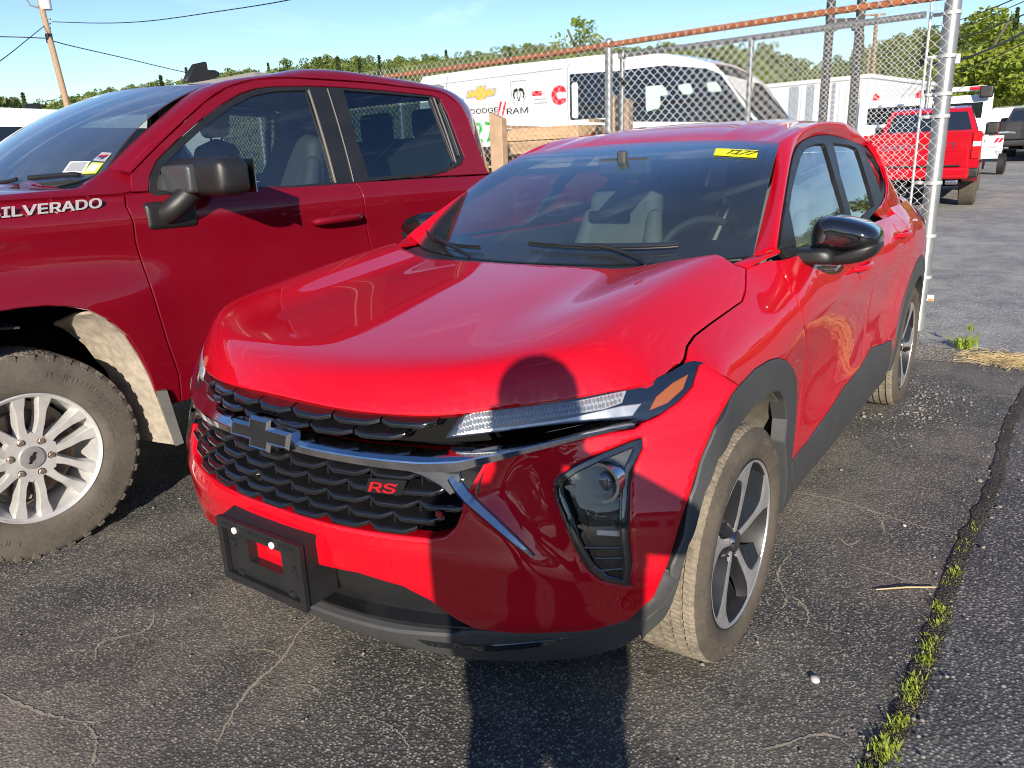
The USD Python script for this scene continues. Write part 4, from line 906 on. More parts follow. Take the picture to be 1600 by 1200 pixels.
# number plate bracket (no plate in it)
pb_ = suv.group('plate_bracket')
px0 = .925
o1 = sg.box(-.155, .402, .155, .563); slots = sg.box(-.062, .462, .070, .526)
frame_ = sg.box(-.157, .398, .157, .567).difference(sg.box(-.146, .412, .146, .548))
suv.put('bracket_body', place(plate(o1.difference(slots), .030), (px0 - .012, 0, 0), (0, 1, 0), (0, 0, 1)), M['satin_black'], 0, under=pb_)
suv.put('bracket_frame', place(plate(frame_.buffer(.004), .012), (px0 + .020, 0, 0), (0, 1, 0), (0, 0, 1)), M['satin_black'], 0, under=pb_)
suv.put('bracket_panel', place(plate(sg.box(-.075, .45, .082, .535), .004), (px0 - .012, 0, 0), (0, 1, 0), (0, 0, 1)), RP, 0, under=pb_)
spacer = np.array([[(px0 + .02, -.155, .568), (px0 + .02, .155, .568)], [(px0 - .02, -.158, .578), (px0 - .02, .158, .578)], [(.86, -.17, .57), (.86, .17, .57)]])
suv.put('bracket_shelf', thick(spacer, .012, (0, 0, 1)), M['satin_black'], 20, under=pb_)
for s_ in (-1, 1): suv.put('bracket_cheek', box((px0 - .03, s_ * .150, .485), (.09, .012, .17), .004), M['satin_black'], 30, under=pb_)
for y in (-.085, .062):
    suv.put('plate_screw', moved(revolve([(-.004, .001), (.004, .009), (.008, .0085), (.011, .003), (.011, .0001)], 12, 'x'), (px0 + .030, y, .549)), M['white_plastic'], 40, under=pb_)
for y, z in ((-.12, .50), (.12, .49), (-.1, .418), (.1, .418)):
    suv.put('bracket_boss', moved(revolve([(0, .012), (.006, .011), (.007, .004), (.002, .003)], 10, 'x'), (px0 + .019, y, z)), M['satin_black'], 30, under=pb_)
tx = meshkit.text_mesh('DEALERSHIP OF THE VALLEY', .009, .0012) if False else None
ribs = [place(plate(sg.box(-.14 + .0117 * k, .5515, -.1335 + .0117 * k, .5605), .0012), (px0 + .0322, 0, 0), (0, 1, 0), (0, 0, 1)) for k in range(24)]
suv.put('bracket_relief', cat(ribs), M['satin_black'], 0, under=pb_)

# wipers
def wiper(pts, arm, nm='wiper'):
    g = suv.group(nm)
    c = smoothc(pts, 30); suv.put('wiper_blade', cat([tube(c, .0045, 8), tube(c + [0, 0, .007], .003, 6)]), M['satin_black'], 50, under=g)
    suv.put('wiper_arm', tube(smoothc(arm, 20), np.linspace(.009, .005, 20), 8), M['satin_black'], 50, under=g)
def wl(s, t, o=.014):
    p = wsp(s, t); return p + np.array([.55, 0, .83]) * o
wiper([wl(.49, .075), wl(.62, .062), wl(.75, .056), wl(.84, .060)], [wl(.64, .064, .018), wl(.72, .040, .022), (-.27, .43, 1.094), (-.235, .46, 1.085)])
wiper([wl(.05, .075), wl(.15, .045), wl(.26, .035), wl(.36, .04)], [wl(.16, .055, .024), wl(.26, .02, .03), (-.215, -.22, 1.09), (-.20, -.2, 1.082)])

# mirrors
def housing(px, xpl, depth, back, n=10):
    pts = np.array([at(u, v, 'x', xpl) for u, v in px]); o = smoothc(np.vstack([pts, pts[:1]]), 40)[:-1]; c = o.mean(0)
    rings = []
    for k in range(n + 1):
        a = k / n * math.pi / 2; rings.append(c + (o - c) * [0, 1, 1] * math.cos(a) ** .55 + [math.sin(a) * depth, 0, 0])
    rings = [o * [0, 1, 1] * .96 + c * [0, 1, 1] * .04 + [xpl - back, 0, 0], o - [back * .6, 0, 0]] + rings
    return grid(np.array([np.vstack([r, r[:1]]) for r in rings]))
mg = [suv.group('mirror'), suv.group('mirror')]
cap_px = [(1267, 386), (1270, 360), (1280, 343), (1300, 337), (1330, 341), (1358, 350), (1373, 362), (1376, 377), (1366, 386), (1330, 392)]
low_px = [(1267, 388), (1320, 391), (1375, 379), (1372, 392), (1354, 406), (1320, 413), (1290, 412), (1272, 405)]
arm_px = [(1219, 393), (1240, 389), (1275, 388), (1300, 392), (1302, 410), (1270, 413), (1240, 415), (1226, 408)]
for nm, q, mt in (('mirror_cap', housing(cap_px, -.76, .07, .085), M['gloss_black']), ('mirror_base', housing(low_px, -.755, .06, .08), M['satin_black']), ('mirror_arm', housing(arm_px, -.70, .035, .06), M['satin_black'])):
    for k, sgn in ((0, 1), (1, -1)):
        suv.put(nm, (q[0] * [1, sgn, 1], q[1] if sgn > 0 else q[1][:, ::-1]), mt, 50, under=mg[k])
sail = sg.Polygon(WS.pick([(1217, 388), (1221, 350), (1227, 318), (1240, 384)])).buffer(0)
both('mirror_sail', panel(WS, sail.buffer(.004), .02, .02, lift=.008), M['satin_black'], 40)

# price sticker on the glass, hand written
def wpick(u, v):
    best = None
    r = ray(u, v)
    T = WSf[:-1, :-1], WSf[1:, :-1], WSf[1:, 1:], WSf[:-1, 1:]
    V, F = grid(WSf); A, B, C_ = V[F[:, 0]], V[F[:, 1]], V[F[:, 2]]
    n = np.cross(B - A, C_ - A); t = ((A - CC) * n).sum(1) / (n @ r); P = CC + t[:, None] * r
    def s(a, b): return (np.cross(b - a, P - a) * n).sum(1) >= -1e-9
    ok = s(A, B) & s(B, C_) & s(C_, A); k = np.where(ok)[0]
    return P[k[0]] if len(k) else None
c4 = [wpick(*p) for p in ((1119, 233), (1185, 236.5), (1182, 248), (1115, 243.5))]
if all(c is not None for c in c4):
    c4 = np.array(c4); nn = np.cross(c4[1] - c4[0], c4[3] - c4[0]); nn /= np.linalg.norm(nn); nn = nn if nn[0] > 0 else -nn
    S = np.array([[c4[0] * (1 - a) * (1 - b) + c4[1] * a * (1 - b) + c4[2] * a * b + c4[3] * (1 - a) * b for a in np.linspace(0, 1, 6)] for b in (0, .5, 1)]) + nn * .004
    stk = suv.put('stock_sticker', thick(S, .001, nn), plain('sticker_vivid', (.85, .80, .0), .5), 0, label='yellow paper strip with handwritten T177')
    ex, ey = c4[1] - c4[0], c4[0] - c4[3]; L = np.linalg.norm(ex)
    hh = np.linalg.norm(ey) * .52
    chars = []
    for k, ch in enumerate('T177'):
        chars.append(place(meshkit.text_mesh(ch, hh, .0006), c4[3] + ex * (.2 + .165 * k) + ey * .26 + nn * .0045, ex, ey))
    suv.put('handwriting', cat(chars), M['ink_black'], 0, under=stk)

# ---- wheels
def make_tyre(th, gp_, r=.345, w=.225, rr=.246, y0=.0, nseg=96, side='tyre_side', tread='tyre_tread'):
    """Tyre about the y axis, outer face towards +y at y0."""
    h = w / 2
    side_p = [(y0 - .012, rr - .004), (y0 - .002, rr + .006), (y0 + .006, rr + .022), (y0 + .0085, rr + .040), (y0 + .0078, rr + .043), (y0 + .0078, rr + .050), (y0 + .0085, rr + .053), (y0 + .004, r - .032), (y0 - .006, r - .016), (y0 - .012, r - .009)]
    th.put('tyre', cat([revolve(side_p, nseg), revolve([(y0 - w + a, b) for a, b in [(.012, r - .009), (.0, r - .03), (-.004, rr + .03), (.01, rr)]], nseg)]), M[side], 35, under=gp_)
    # tread: ribs with grooves, and lateral sipes cut as notched blocks
    yy_ = [y0 - .012]
    prof = [(y0 - .012, r - .009), (y0 - .024, r - .003)]
    ribs_ = np.linspace(y0 - .045, y0 - w + .045, 5)
    for k, g in enumerate(ribs_):
        dome = r + .0 - .004 * (abs((g - (y0 - h)) / h)) ** 2
        prof += [(g + .0045, dome), (g + .0035, dome - .008), (g - .0035, dome - .008), (g - .0045, dome)]
    prof += [(y0 - w + .024, r - .003), (y0 - w + .012, r - .009)]
    V, F = revolve(prof, nseg * 3)
    # sipes: every third segment sinks a little between the grooves, staggered per rib
    n = nseg * 3; P = V.reshape(-1, n, 3).copy()
    for i in range(len(prof)):
        k = (i * 5) % 3; idx = (np.arange(n) % 4 == k)
        rad = np.hypot(P[i, :, 0], P[i, :, 2]); f = (rad - .0035 * idx) / rad
        P[i, :, 0] *= f; P[i, :, 2] *= f
    th.put('tyre_tread', (P.reshape(-1, 3), F), M[tread], 25, under=gp_)
def blade(pts, wid, dep0, dep1, y0, tw=0.0):
    """A spoke as a lofted bar in the wheel plane: pts (x,z) along, wid half-widths, front depth y."""
    c = smoothc(pts, 14); w = np.interp(np.linspace(0, 1, 14), np.linspace(0, 1, len(wid)), wid); d = np.gradient(c, axis=0); d /= np.linalg.norm(d, axis=1, keepdims=True); nrm = np.stack([-d[:, 1], d[:, 0]], 1)
    yf = np.linspace(dep0, dep1, 14); S = []
    for p, nn_, ww, y in zip(c, nrm, w, yf):
        a, b = p + nn_ * ww, p - nn_ * ww
        S.append([(a[0], y0 + y - .05, a[1]), (a[0], y0 + y - .004 - tw, a[1]), *[(q[0], y0 + y, q[1]) for q in (p + nn_ * ww * .86, p - nn_ * ww * .86)], (b[0], y0 + y - .004, b[1]), (b[0], y0 + y - .05, b[1])])
    return grid(np.array(S))
def polar(rs, tl, tr, yl, yr, th=.03, n=16, m=7, bulge=0.0):
    """A wheel blade: radius stations with its two edge angles and the depths of the two edges; made th thick."""
    r = np.linspace(rs[0], rs[-1], n); L, R, a, b = (PchipInterpolator(rs, v)(r) for v in (tl, tr, yl, yr)); t = np.linspace(0, 1, m)
    T = L[:, None] + (R - L)[:, None] * t; Y = a[:, None] + (b - a)[:, None] * t + bulge * np.sin(np.pi * t) ** .6; rr_ = np.repeat(r[:, None], m, 1)
    return thick(np.stack([rr_ * np.sin(T), Y, rr_ * np.cos(T)], -1), th, (0, 1, 0))
def sidewall_marks(r, n=150, seed=0, arcs=((.3, 1.3), (2.2, 2.9), (3.5, 4.6), (5.4, 6.0)), h=.017, y=.0085):
    """Moulded relief on the sidewall: short raised bars of uneven width, as worn lettering reads at a distance."""
    g = np.random.default_rng(seed); out = []
    for a0, a1 in arcs:
        a = a0
        while a < a1:
            w = g.choice([.003, .004, .010]); 
            out.append(rot(box((0, y - .0004, r + (0 if w < .009 else h * .38 * g.choice([-1, 0, 1]))), (w, .0022, h if w < .009 else .003)), a)); a += g.choice([.022, .03, .03, .05])
    return cat(out)
def rot(m, a):
    V, F = arr(m); c, s = math.cos(a), math.sin(a); return V @ np.array([[c, 0, s], [0, 1, 0], [-s, 0, c]]), F
wheel = Thing.__new__(Thing)
def suv_wheel(x, sgn, spin):
    g = suv.group('wheel')
    class T:                                     # puts parts turned to the wheel's place
        def put(s, name, m, mt, smooth=40, label=None, under=None):
            V, F = arr(m); V = V * [1, sgn, 1]; F = F if sgn > 0 else F[:, ::-1]
            return suv.put(name, (V + [x, sgn * .893, .345], F), mt, smooth, label, under=g)
    w = T()
    make_tyre(w, None)
    # rim barrel and lip
    w.put('rim', revolve([(-.010, .2465), (-.004, .247), (-.003, .243), (-.008, .236), (-.03, .229), (-.10, .215), (-.19, .212), (-.2, .235)], 72), M['wheel_grey'], 30)
    w.put('rim_lip', revolve([(-.0055, .244), (-.003, .2405), (-.0045, .236), (-.009, .2345)], 72), M['steel_face'], 40)
    faces, dark = [], []
    for k in range(5):
        a = spin + k * 2 * math.pi / 5
        faces.append(rot(polar([.022, .05, .09, .14, .185, .215, .239], [-.34, -.20, -.135, -.085, -.075, -.10, -.16], [.34, .22, .13, .10, .155, .30, .46], [-.030, -.026, -.021, -.015, -.010, -.008, -.006], [-.030, -.026, -.021, -.015, -.010, -.008, -.006], .026, bulge=.0012), a))
        dark.append(rot(polar([.045, .09, .14, .19, .236], [.20, .125, .095, .155, .40], [.52, .50, .50, .54, .62], [-.029, -.024, -.018, -.013, -.010], [-.060, -.062, -.060, -.050, -.034], .02), a))
        dark.append(rot(polar([.045, .09, .14, .19, .236], [-.40, -.27, -.19, -.17, -.24], [-.20, -.132, -.083, -.074, -.15], [-.060, -.060, -.055, -.046, -.034], [-.029, -.024, -.018, -.013, -.010], .02), a))
    w.put('spoke_face', cat(faces), M['steel_face'], 30)
    w.put('spoke', cat(dark), M['wheel_grey'], 30)
    w.put('hub', revolve([(-.10, .07), (-.045, .066), (-.036, .05), (-.032, .034), (-.026, .031), (-.024, .0)], 40), M['wheel_grey'], 40)
    w.put('hub_cap', revolve([(-.026, .030), (-.0205, .028), (-.0185, .0)], 32), M['dark_chrome'], 40)
    for k in range(5):
        a = spin + .35 + k * 2 * math.pi / 5
        w.put('lug_nut', rot(moved(revolve([(-.05, .011), (-.028, .011), (-.024, .006), (-.024, .0)], 6), (.057, 0, 0)), a), M['steel_face'], 30)
    w.put('sidewall_relief', sidewall_marks(.298, seed=4), M['tyre_side'], 0)
    w.put('brake_disc', revolve([(-.125, .06), (-.115, .06), (-.112, .155), (-.13, .155), (-.13, .06)], 48), M['rust_disc'], 30)
    w.put('brake_caliper', rot(box((.135, -.11, 0), (.06, .06, .13), .012), -.9), M['rust_disc'], 30)
for x, s, sp_ in ((0, 1, .10), (0, -1, .1), (-2.70, 1, .5), (-2.70, -1, .2)): suv_wheel(x, s, sp_)
# wheel houses and underbody
for x in (0, -2.70):
    t = np.radians(np.linspace(42, 178, 30)); 
    S = np.array([[(x + .45 * math.cos(a), y, .345 + .45 * math.sin(a)) for y in (.55, .72, .875)] for a in t])
    both('wheel_house', thick(S, .006, None), plain('dusty_liner_%d' % abs(int(x)), (.13, .115, .09), .85, var=.35, vscale=18) , 40)
for nm, c, s in (('underbody', (-1.55, 0, .29), (3.7, 1.20, .10)), ('bulkhead', (-.42, 0, .66), (.06, 1.34, .62)), ('engine_cover', (.12, 0, .70), (.80, 1.0, .35))):
    suv.put(nm, box(c, s, .02), M['dark_void'], 30)
for s in (1, -1):
    suv.put('side_structure', box((-1.95, s * .79, .66), (2.9, .05, .70), .01), M['dark_void'], 30) if False else None
# interior
it = suv.group('interior')
suv.put('floor', box((-1.9, 0, .36), (2.95, 1.46, .04)), M['seat_black'], 0, under=it)
suv.put('dashboard', box((-.60, 0, .90), (.52, 1.36, .27), .06), M['seat_black'], 40, under=it)
for s in (1, -1):
    suv.put('door_card', box((-1.75, s * .735, .80), (2.3, .03, .55), .012), M['seat_black'], 40, under=it)
    suv.put('door_card_pad', box((-1.2, s * .715, .93), (.8, .02, .10), .008), M['trim_light'], 40, under=it)
hlS = np.array([[(x, y, z - .03 - .02 * abs(y)) for y in np.linspace(-.56, .56, 7)] for x, z in ((-1.22, 1.46), (-1.6, 1.53), (-2.3, 1.54), (-3.0, 1.44))])
suv.put('headliner', thick(hlS, .01, (0, 0, -1)), M['headliner'], 40, under=it)
def blob(pts, r):
    return arr(m3.Manifold.batch_hull([m3.Manifold.sphere(rr, 24).translate([float(v) for v in p]) for p, rr in zip(pts, np.broadcast_to(r, len(pts)))]))
def seat_mesh(x, y, z=.60, k=1.0):
    """Bucket seat: cushion, back with side bolsters, head restraint on two posts."""
    c = blob([(x + dx, y + dy, z + dz) for dx, dy, dz in ((.24, .19, .0), (.24, -.19, .0), (-.22, .17, -.01), (-.22, -.17, -.01))], .075)
    b = blob([(x - .26, y + .16, z + .12), (x - .26, y - .16, z + .12), (x - .37, y + .14, z + .60), (x - .37, y - .14, z + .60), (x - .38, y, z + .63)], .062)
    bo_ = [blob([(x - .21, y + s * .20, z + .12), (x - .25, y + s * .205, z + .34), (x - .32, y + s * .18, z + .52)], (.050, .055, .040)) for s in (1, -1)]
    h = blob([(x - .38, y + .085, z + .74), (x - .38, y - .085, z + .74), (x - .40, y + .075, z + .85), (x - .40, y - .075, z + .85)], .042)
    return cat([c, b, h] + bo_ + [tube([(x - .38, y + s * .06, z + .62), (x - .385, y + s * .06, z + .74)], .007, 6) for s in (1, -1)])
def seat(x, y, m, h=0.0): suv.put('seat', seat_mesh(x, y), m, 50, under=it)
seat(-1.35, .36, M['seat_light']); seat(-1.35, -.36, M['seat_light'])
suv.put('rear_bench', cat([box((-2.25, 0, .58), (.52, 1.25, .16), .05), box((-2.52, 0, .92), (.15, 1.25, .62), .05)] + [box((-2.55, y, 1.28), (.08, .26, .15), .035) for y in (-.4, 0, .4)]), M['seat_grey'], 40, under=it)
tq = np.linspace(0, 2 * np.pi, 40); ring = np.stack([np.full(40, 0.), .183 * np.cos(tq), .183 * np.sin(tq)], 1)
Rk = np.array([[math.cos(.42), 0, math.sin(.42)], [0, 1, 0], [-math.sin(.42), 0, math.cos(.42)]])
sw = cat([tube(ring, .015, 8, cap=False), box((0, 0, 0), (.05, .13, .10), .02), box((0, .09, .0), (.02, .16, .03), .008), box((0, -.09, 0), (.02, .16, .03), .008), box((0, 0, -.09), (.02, .04, .15), .008)])
suv.put('steering_wheel', (sw[0] @ Rk + [-.93, .36, 1.00], sw[1]), M['seat_black'], 40, under=it)
suv.put('rear_view_mirror', cat([box((-.99, .0, 1.375), (.035, .24, .07), .016), box((-.97, 0, 1.41), (.03, .04, .06), .01)]), M['seat_black'], 40, under=it)
suv.put('parcel_shelf', box((-3.05, 0, 1.0), (.75, 1.2, .03), .01), M['seat_black'], 40, under=it)
# ------------------------------------------------------------------ the cherry red pickup on the left (local frame: x forward, y to its left, origin under the front axle)
TY = -.071; TL = np.array([.754, -2.492, 0.0])
_tc, _ts = math.cos(TY), math.sin(TY); TR = np.array([[_tc, _ts, 0], [-_ts, _tc, 0], [0, 0, 1]])       # world -> truck
def tpl(px, axis, c):
    """Pixels -> points on a plane of the truck's own frame."""
    out = []
    for u, v in px:
        o = TR @ (CC - TL); r = TR @ ray(u, v); i = 'xyz'.index(axis); out.append(o + (c - o[i]) / r[i] * r)
    return np.array(out)
tx_ = np.array([-5.0, -3.4, -2.95, -2.4, -1.6, -.9, -.62, -.45, -.2, .2, .5, .7, .85, .95])
tz_ = np.array([.40, .50, .62, .75, .88, .98, 1.06, 1.12, 1.20, 1.27, 1.33, 1.38])
base = np.array([.955, .970, .982, .990, .992, .988, .984, .986, .996, .998, .965, .915])
tt = np.tile(base, (len(tx_), 1))
flare = np.exp(-((tx_ - .05) / .60) ** 4)
tt += flare[:, None] * np.array([.0, .02, .038, .044, .046, .040, .016, .002, .0, .0, -.004, -.01])
tt[-3:] -= np.array([.02, .07, .14])[:, None]
_tsp = RectBivariateSpline(tx_, tz_, tt, kx=3, ky=3)
def Tside(x, z): return _tsp.ev(np.clip(x, -5.2, .95), np.clip(z, .38, 1.40))
TS = Surf('y', Tside, TL, TY)
def Twin(x, z):
    d = z - 1.33; return .962 - .26 * d - .16 * d * d
TW = Surf('y', Twin, TL, TY)
trk = Thing('pickup_truck', 'dark cherry red crew cab pickup at the left with tall black door mirror', 'pickup truck', TL, TY)
CP = M['cherry_paint']
def tboth(name, m, mt, smooth=40, under=None, label=None):
    return trk.put(name, m, mt, smooth, label, None if under is None else under[0]), trk.put(name, flipy(m), mt, smooth, label, None if under is None else under[1])
gap = TS.pick([(194, 300), (197, 322), (209, 350), (212, 377), (222, 410), (235, 447), (247, 485), (262, 535), (280, 587)])
gap = np.vstack([gap, gap[-1] + [.0, -.13]])
archp = TS.pick([(0, 487), (37, 481), (75, 478), (110, 479.5), (140, 485), (170, 500), (200, 525), (220, 555), (235, 587), (241, 607)])
zb = .47
toph = np.array([[.80, 1.30], [.5, 1.335], [.2, 1.36]])
fen = np.vstack([[(.93, 1.22)], [(.85, 1.30), (.4, 1.345), (gap[0, 0] + .02, 1.362)], gap, [(gap[-1, 0], zb)], [(archp[-1, 0] - .01, zb)], archp[::-1], [(.55, .60), (.58, .50), (.93, .50)]])
tboth('fender', panel(TS, sg.Polygon(fen).buffer(0).buffer(-.002), .03, .025, bev=.003), CP, 40)
dd = TS.pick([(562, 294), (570, 325), (580, 387)]); dd = np.vstack([[dd[0, 0] + .01, 1.345], dd, [dd[-1, 0] - .03, .80], [dd[-1, 0] - .03, zb]])
fdo = np.vstack([[(gap[0, 0] - .0, 1.352)], gap, [(gap[-1, 0], zb)], dd[::-1]])
rdo = np.vstack([dd, [(-2.35, zb), (-2.62, .70), (-2.62, 1.345)]])
tdf = tboth('front_door', panel(TS, sg.Polygon(fdo).buffer(0).buffer(-.0025), .03, .03, bev=.003), CP, 40)
tdr = tboth('rear_door', panel(TS, sg.Polygon(rdo).buffer(0).buffer(-.0025), .03, .03, bev=.003), CP, 40)
tboth('cab_corner', panel(TS, sg.Polygon([(-2.62, zb), (-2.62, 1.345), (-2.86, 1.345), (-2.86, zb)]).buffer(-.0025), .03, .04, bev=.003), CP, 40)
bedp = sg.Polygon([(-2.90, .5), (-2.90, 1.335), (-4.85, 1.335), (-4.85, .6), (-4.3, .55)]).difference(sg.Point(-3.74, .40).buffer(.50))
tboth('bed_side', panel(TS, bedp.buffer(-.0025), .03, .05, bev=.003), CP, 40)
tboth('bed_rail', box((-3.87, .93, 1.345), (1.95, .10, .04), .012), M['satin_black'], 40)
trk.put('tailgate', box((-4.87, 0, 1.0), (.05, 1.80, .62), .02), CP, 40)
trk.put('bed_floor', box((-3.87, 0, .80), (1.9, 1.7, .04)), M['satin_black'], 0)
trk.put('cab_back', box((-2.86, 0, .98), (.04, 1.80, .75), .01), CP, 30)
# upper cab: window band, glass, pillars, roof
fo = TW.pick([(233, 299), (234, 277), (245, 252), (275, 222), (312, 190), (350, 162), (375, 147.5), (400, 139), (425, 136), (480, 135), (535, 137), (600, 142), (675, 150), (687, 155), (700, 180), (715, 220), (725, 245), (722, 256), (700, 267), (675, 274), (550, 286), (400, 300), (300, 307), (244, 307)])
g1 = TW.pick([(245, 296), (246, 280), (256, 258), (282, 232), (320, 198), (360, 168), (395, 149.5), (430, 142.5), (478, 141), (486, 150), (504, 215), (523, 284), (400, 295), (300, 302)])
g2 = TW.pick([(537, 141), (600, 145.5), (672, 152.5), (686, 190), (709, 252), (706, 258), (692, 264), (625, 273), (577, 278), (556, 212)])
g3 = TW.pick([(679, 154), (687, 160), (699, 188), (718, 243), (713, 250)])
fop = sg.Polygon(fo).buffer(0); tg = [sg.Polygon(g).buffer(0).buffer(-.008).buffer(.008) for g in (g1, g2, g3)]
fr = fop
for g in tg: fr = fr.difference(g)
tboth('window_frame', panel(TW, fr.buffer(0), .025, .03, lift=.0), M['satin_black'], 40)
for g, mt in zip(tg, ('side_glass', 'dark_side_glass', 'dark_side_glass')):
    if mt not in M: glass(mt, (.36, .43, .45), .10)
    tboth('side_window', panel(TW, g.buffer(.004), .004, .08, lift=-.010, bev=.0005), M[mt], 40)
for a, b, w in (((482, 141), (524, 286), .010), ((511, 139), (552, 284), .004), ((677, 153), (712, 254), .008)):
    p = TW.pick([a, b]); tboth('window_bead', panel(TW, sg.LineString(p).buffer(w / 2, cap_style=2), .008, .05, lift=.006), M['bead_grey'] if 'bead_grey' in M else plain('bead_grey', (.12, .11, .10), .5), 30)
# door skin around the glass (painted), below the roof gutter
top = TW.pick([(204, 272), (250, 225), (320, 160), (355, 137), (400, 124.5), (450, 122), (507, 125), (575, 129.5), (625, 135.5), (675, 141.5), (695, 147)])
rear = TW.pick([(719, 166), (740, 213), (763, 272)])
skin = sg.Polygon(np.vstack([[(top[0, 0] + .02, 1.350)], top, rear, [(rear[-1, 0], 1.347)]])).buffer(0).difference(fop.buffer(.001))
tboth('upper_door_skin', panel(TW, skin.buffer(-.001), .025, .03, lift=.002, bev=.003), CP, 40)
tA0 = tpl([(163, 268)], 'y', .86)[0]; tA1 = tpl([(317, 135)], 'y', .70)[0]
tb = smoothc([tA0 * [1, -1, 1], (tA0[0] + .20, -.5, 1.366), (tA0[0] + .27, 0, 1.368), (tA0[0] + .20, .5, 1.366), tA0], 41)
tt_ = smoothc([tA1 * [1, -1, 1], (tA1[0] + .06, -.4, tA1[2] + .022), (tA1[0] + .08, 0, tA1[2] + .03), (tA1[0] + .06, .4, tA1[2] + .022), tA1], 41)
tm = (tb + tt_) / 2 + [.03, 0, .035]; TWS = loft([tb, tm, tt_], 41, 20)
if True: glass('truck_windshield_glass', (.62, .72, .72), .26, dust=.05)
tw = trk.put('windshield', thick(TWS, .005, (1, 0, 1)), M['truck_windshield_glass'], 50)
def tws(s, t):
    a, b = t * 19, s * 40; i, j = min(int(a), 18), min(int(b), 39); u, v = a - i, b - j
    return TWS[i, j] * (1 - u) * (1 - v) + TWS[i + 1, j] * u * (1 - v) + TWS[i, j + 1] * (1 - u) * v + TWS[i + 1, j + 1] * u * v
nb = np.array([[tws(a, b) for a in np.linspace(.02, .98, 30)] for b in np.linspace(0, .09, 4)]) - np.array([.006, 0, .008])
trk.put('windshield_border', thick(nb, .002, (1, 0, 1)), M['frit_black'], 50, under=tw)
ro = TW.P(top); ro = np.vstack([ro, TW.P(rear)]); ro = smoothc(ro, 50) + [0, .002, .006]
rin = np.array([tA0, tA0 * .66 + tA1 * .34 + [.012, .01, .012], tA0 * .33 + tA1 * .67 + [.014, .01, .014], tA1, (tA1[0] - .25, .70, tA1[2] + .05), (-1.6, .70, 1.893), (-2.1, .70, 1.886), (-2.5, .69, 1.858), (-2.76, .68, 1.80), (-2.87, .68, 1.70), (-2.96, .70, 1.36)])
rin = smoothc(rin, 50)
md = ro * .5 + rin * .5 + [0, .012, .008]
tboth('cab_pillar', thick(loft([ro, md, rin], 50, 10), .015, (0, 1, 1)), CP, 60)
rr_ = [tt_]
for x, ye, ze, zc in [(tA1[0] - .15, .70, tA1[2] + .026, tA1[2] + .045), (tA1[0] - .3, .70, tA1[2] + .042, tA1[2] + .062), (-1.7, .70, 1.893, 1.905), (-2.1, .70, 1.886, 1.90), (-2.5, .69, 1.858, 1.872), (-2.72, .68, 1.80, 1.82)]:
    y = np.linspace(-1, 1, 41); rr_.append(np.stack([np.full(41, x), y * ye, zc - (zc - ze) * np.abs(y) ** 3 - .006 * np.exp(-((np.abs(y) - .8) / .05) ** 2)], 1))
trk.put('roof', thick(loft(rr_, 41, 30), .015, (0, 0, 1)), CP, 50)
bw = np.array([np.stack([np.full(15, x), np.linspace(-w, w, 15), np.full(15, z)], 1) for x, w, z in ((-2.84, .72, 1.40), (-2.79, .68, 1.80))])
trk.put('rear_window', thick(bw, .004, (-1, 0, 0)), M['side_glass'], 0)
# hood and front
ht = []
for x, ye, ze, zc in [(.95, .80, 1.20, 1.24), (.86, .86, 1.285, 1.31), (.6, .90, 1.325, 1.352), (.2, .905, 1.350, 1.376), (-.2, .905, 1.362, 1.388), (tA0[0] + .14, .90, 1.362, 1.385)]:
    y = np.linspace(-1, 1, 41); ht.append(np.stack([np.full(41, x) + (.05 if x > .8 else 0) * (1 - y ** 2), y * ye, zc - (zc - ze) * np.abs(y) ** 6 + .012 * np.exp(-((np.abs(y) - .55) / .1) ** 2)], 1))
ht.append(np.stack([np.interp(np.linspace(-.90, .90, 41), tb[:, 1], tb[:, 0]) + .012, np.linspace(-.90, .90, 41), np.full(41, 1.368)], 1))
trk.put('hood', thick(loft(ht, 41, 24), .02, (0, 0, 1)), CP, 40)
gx = gap[0, 0]
tboth('cowl_corner', thick(np.array([[tA0 + [-.14, -.012, .075], (tA0[0] + .12, .862, 1.374), (.1, .862, 1.366), (.45, .875, 1.346)], [(tA0[0] - .10, .918, 1.415), (tA0[0] + .12, .925, 1.372), (.1, .93, 1.358), (.45, .925, 1.340)], [(gx - .10, .950, 1.372), (gx + .02, .962, 1.349), (.15, .962, 1.345), (.45, .955, 1.330)]]), .02, (0, 0, 1)), CP, 60)
trk.put('grille', box((.93, 0, .92), (.12, 1.62, .62), .05), M['gloss_black'], 40)
trk.put('front_bumper', box((.93, 0, .52), (.16, 1.86, .26), .06), M['chrome'], 40)
tboth('headlamp', box((.86, .80, 1.02), (.16, .24, .24), .05), M['lamp_white'], 40)
wpts = [tws(.30, .08), tws(.5, .05), tws(.68, .04), tws(.76, .06)]
trk.put('wiper', tube(smoothc([p + [.012, 0, .016] for p in wpts], 20), .008, 8), M['satin_black'], 50)
trk.put('wiper', tube(smoothc([p + [.012, 0, .016] for p in (tws(.80, .06), tws(.88, .045), tws(.93, .02), tws(.95, -.0))], 20), .010, 8), M['satin_black'], 50)
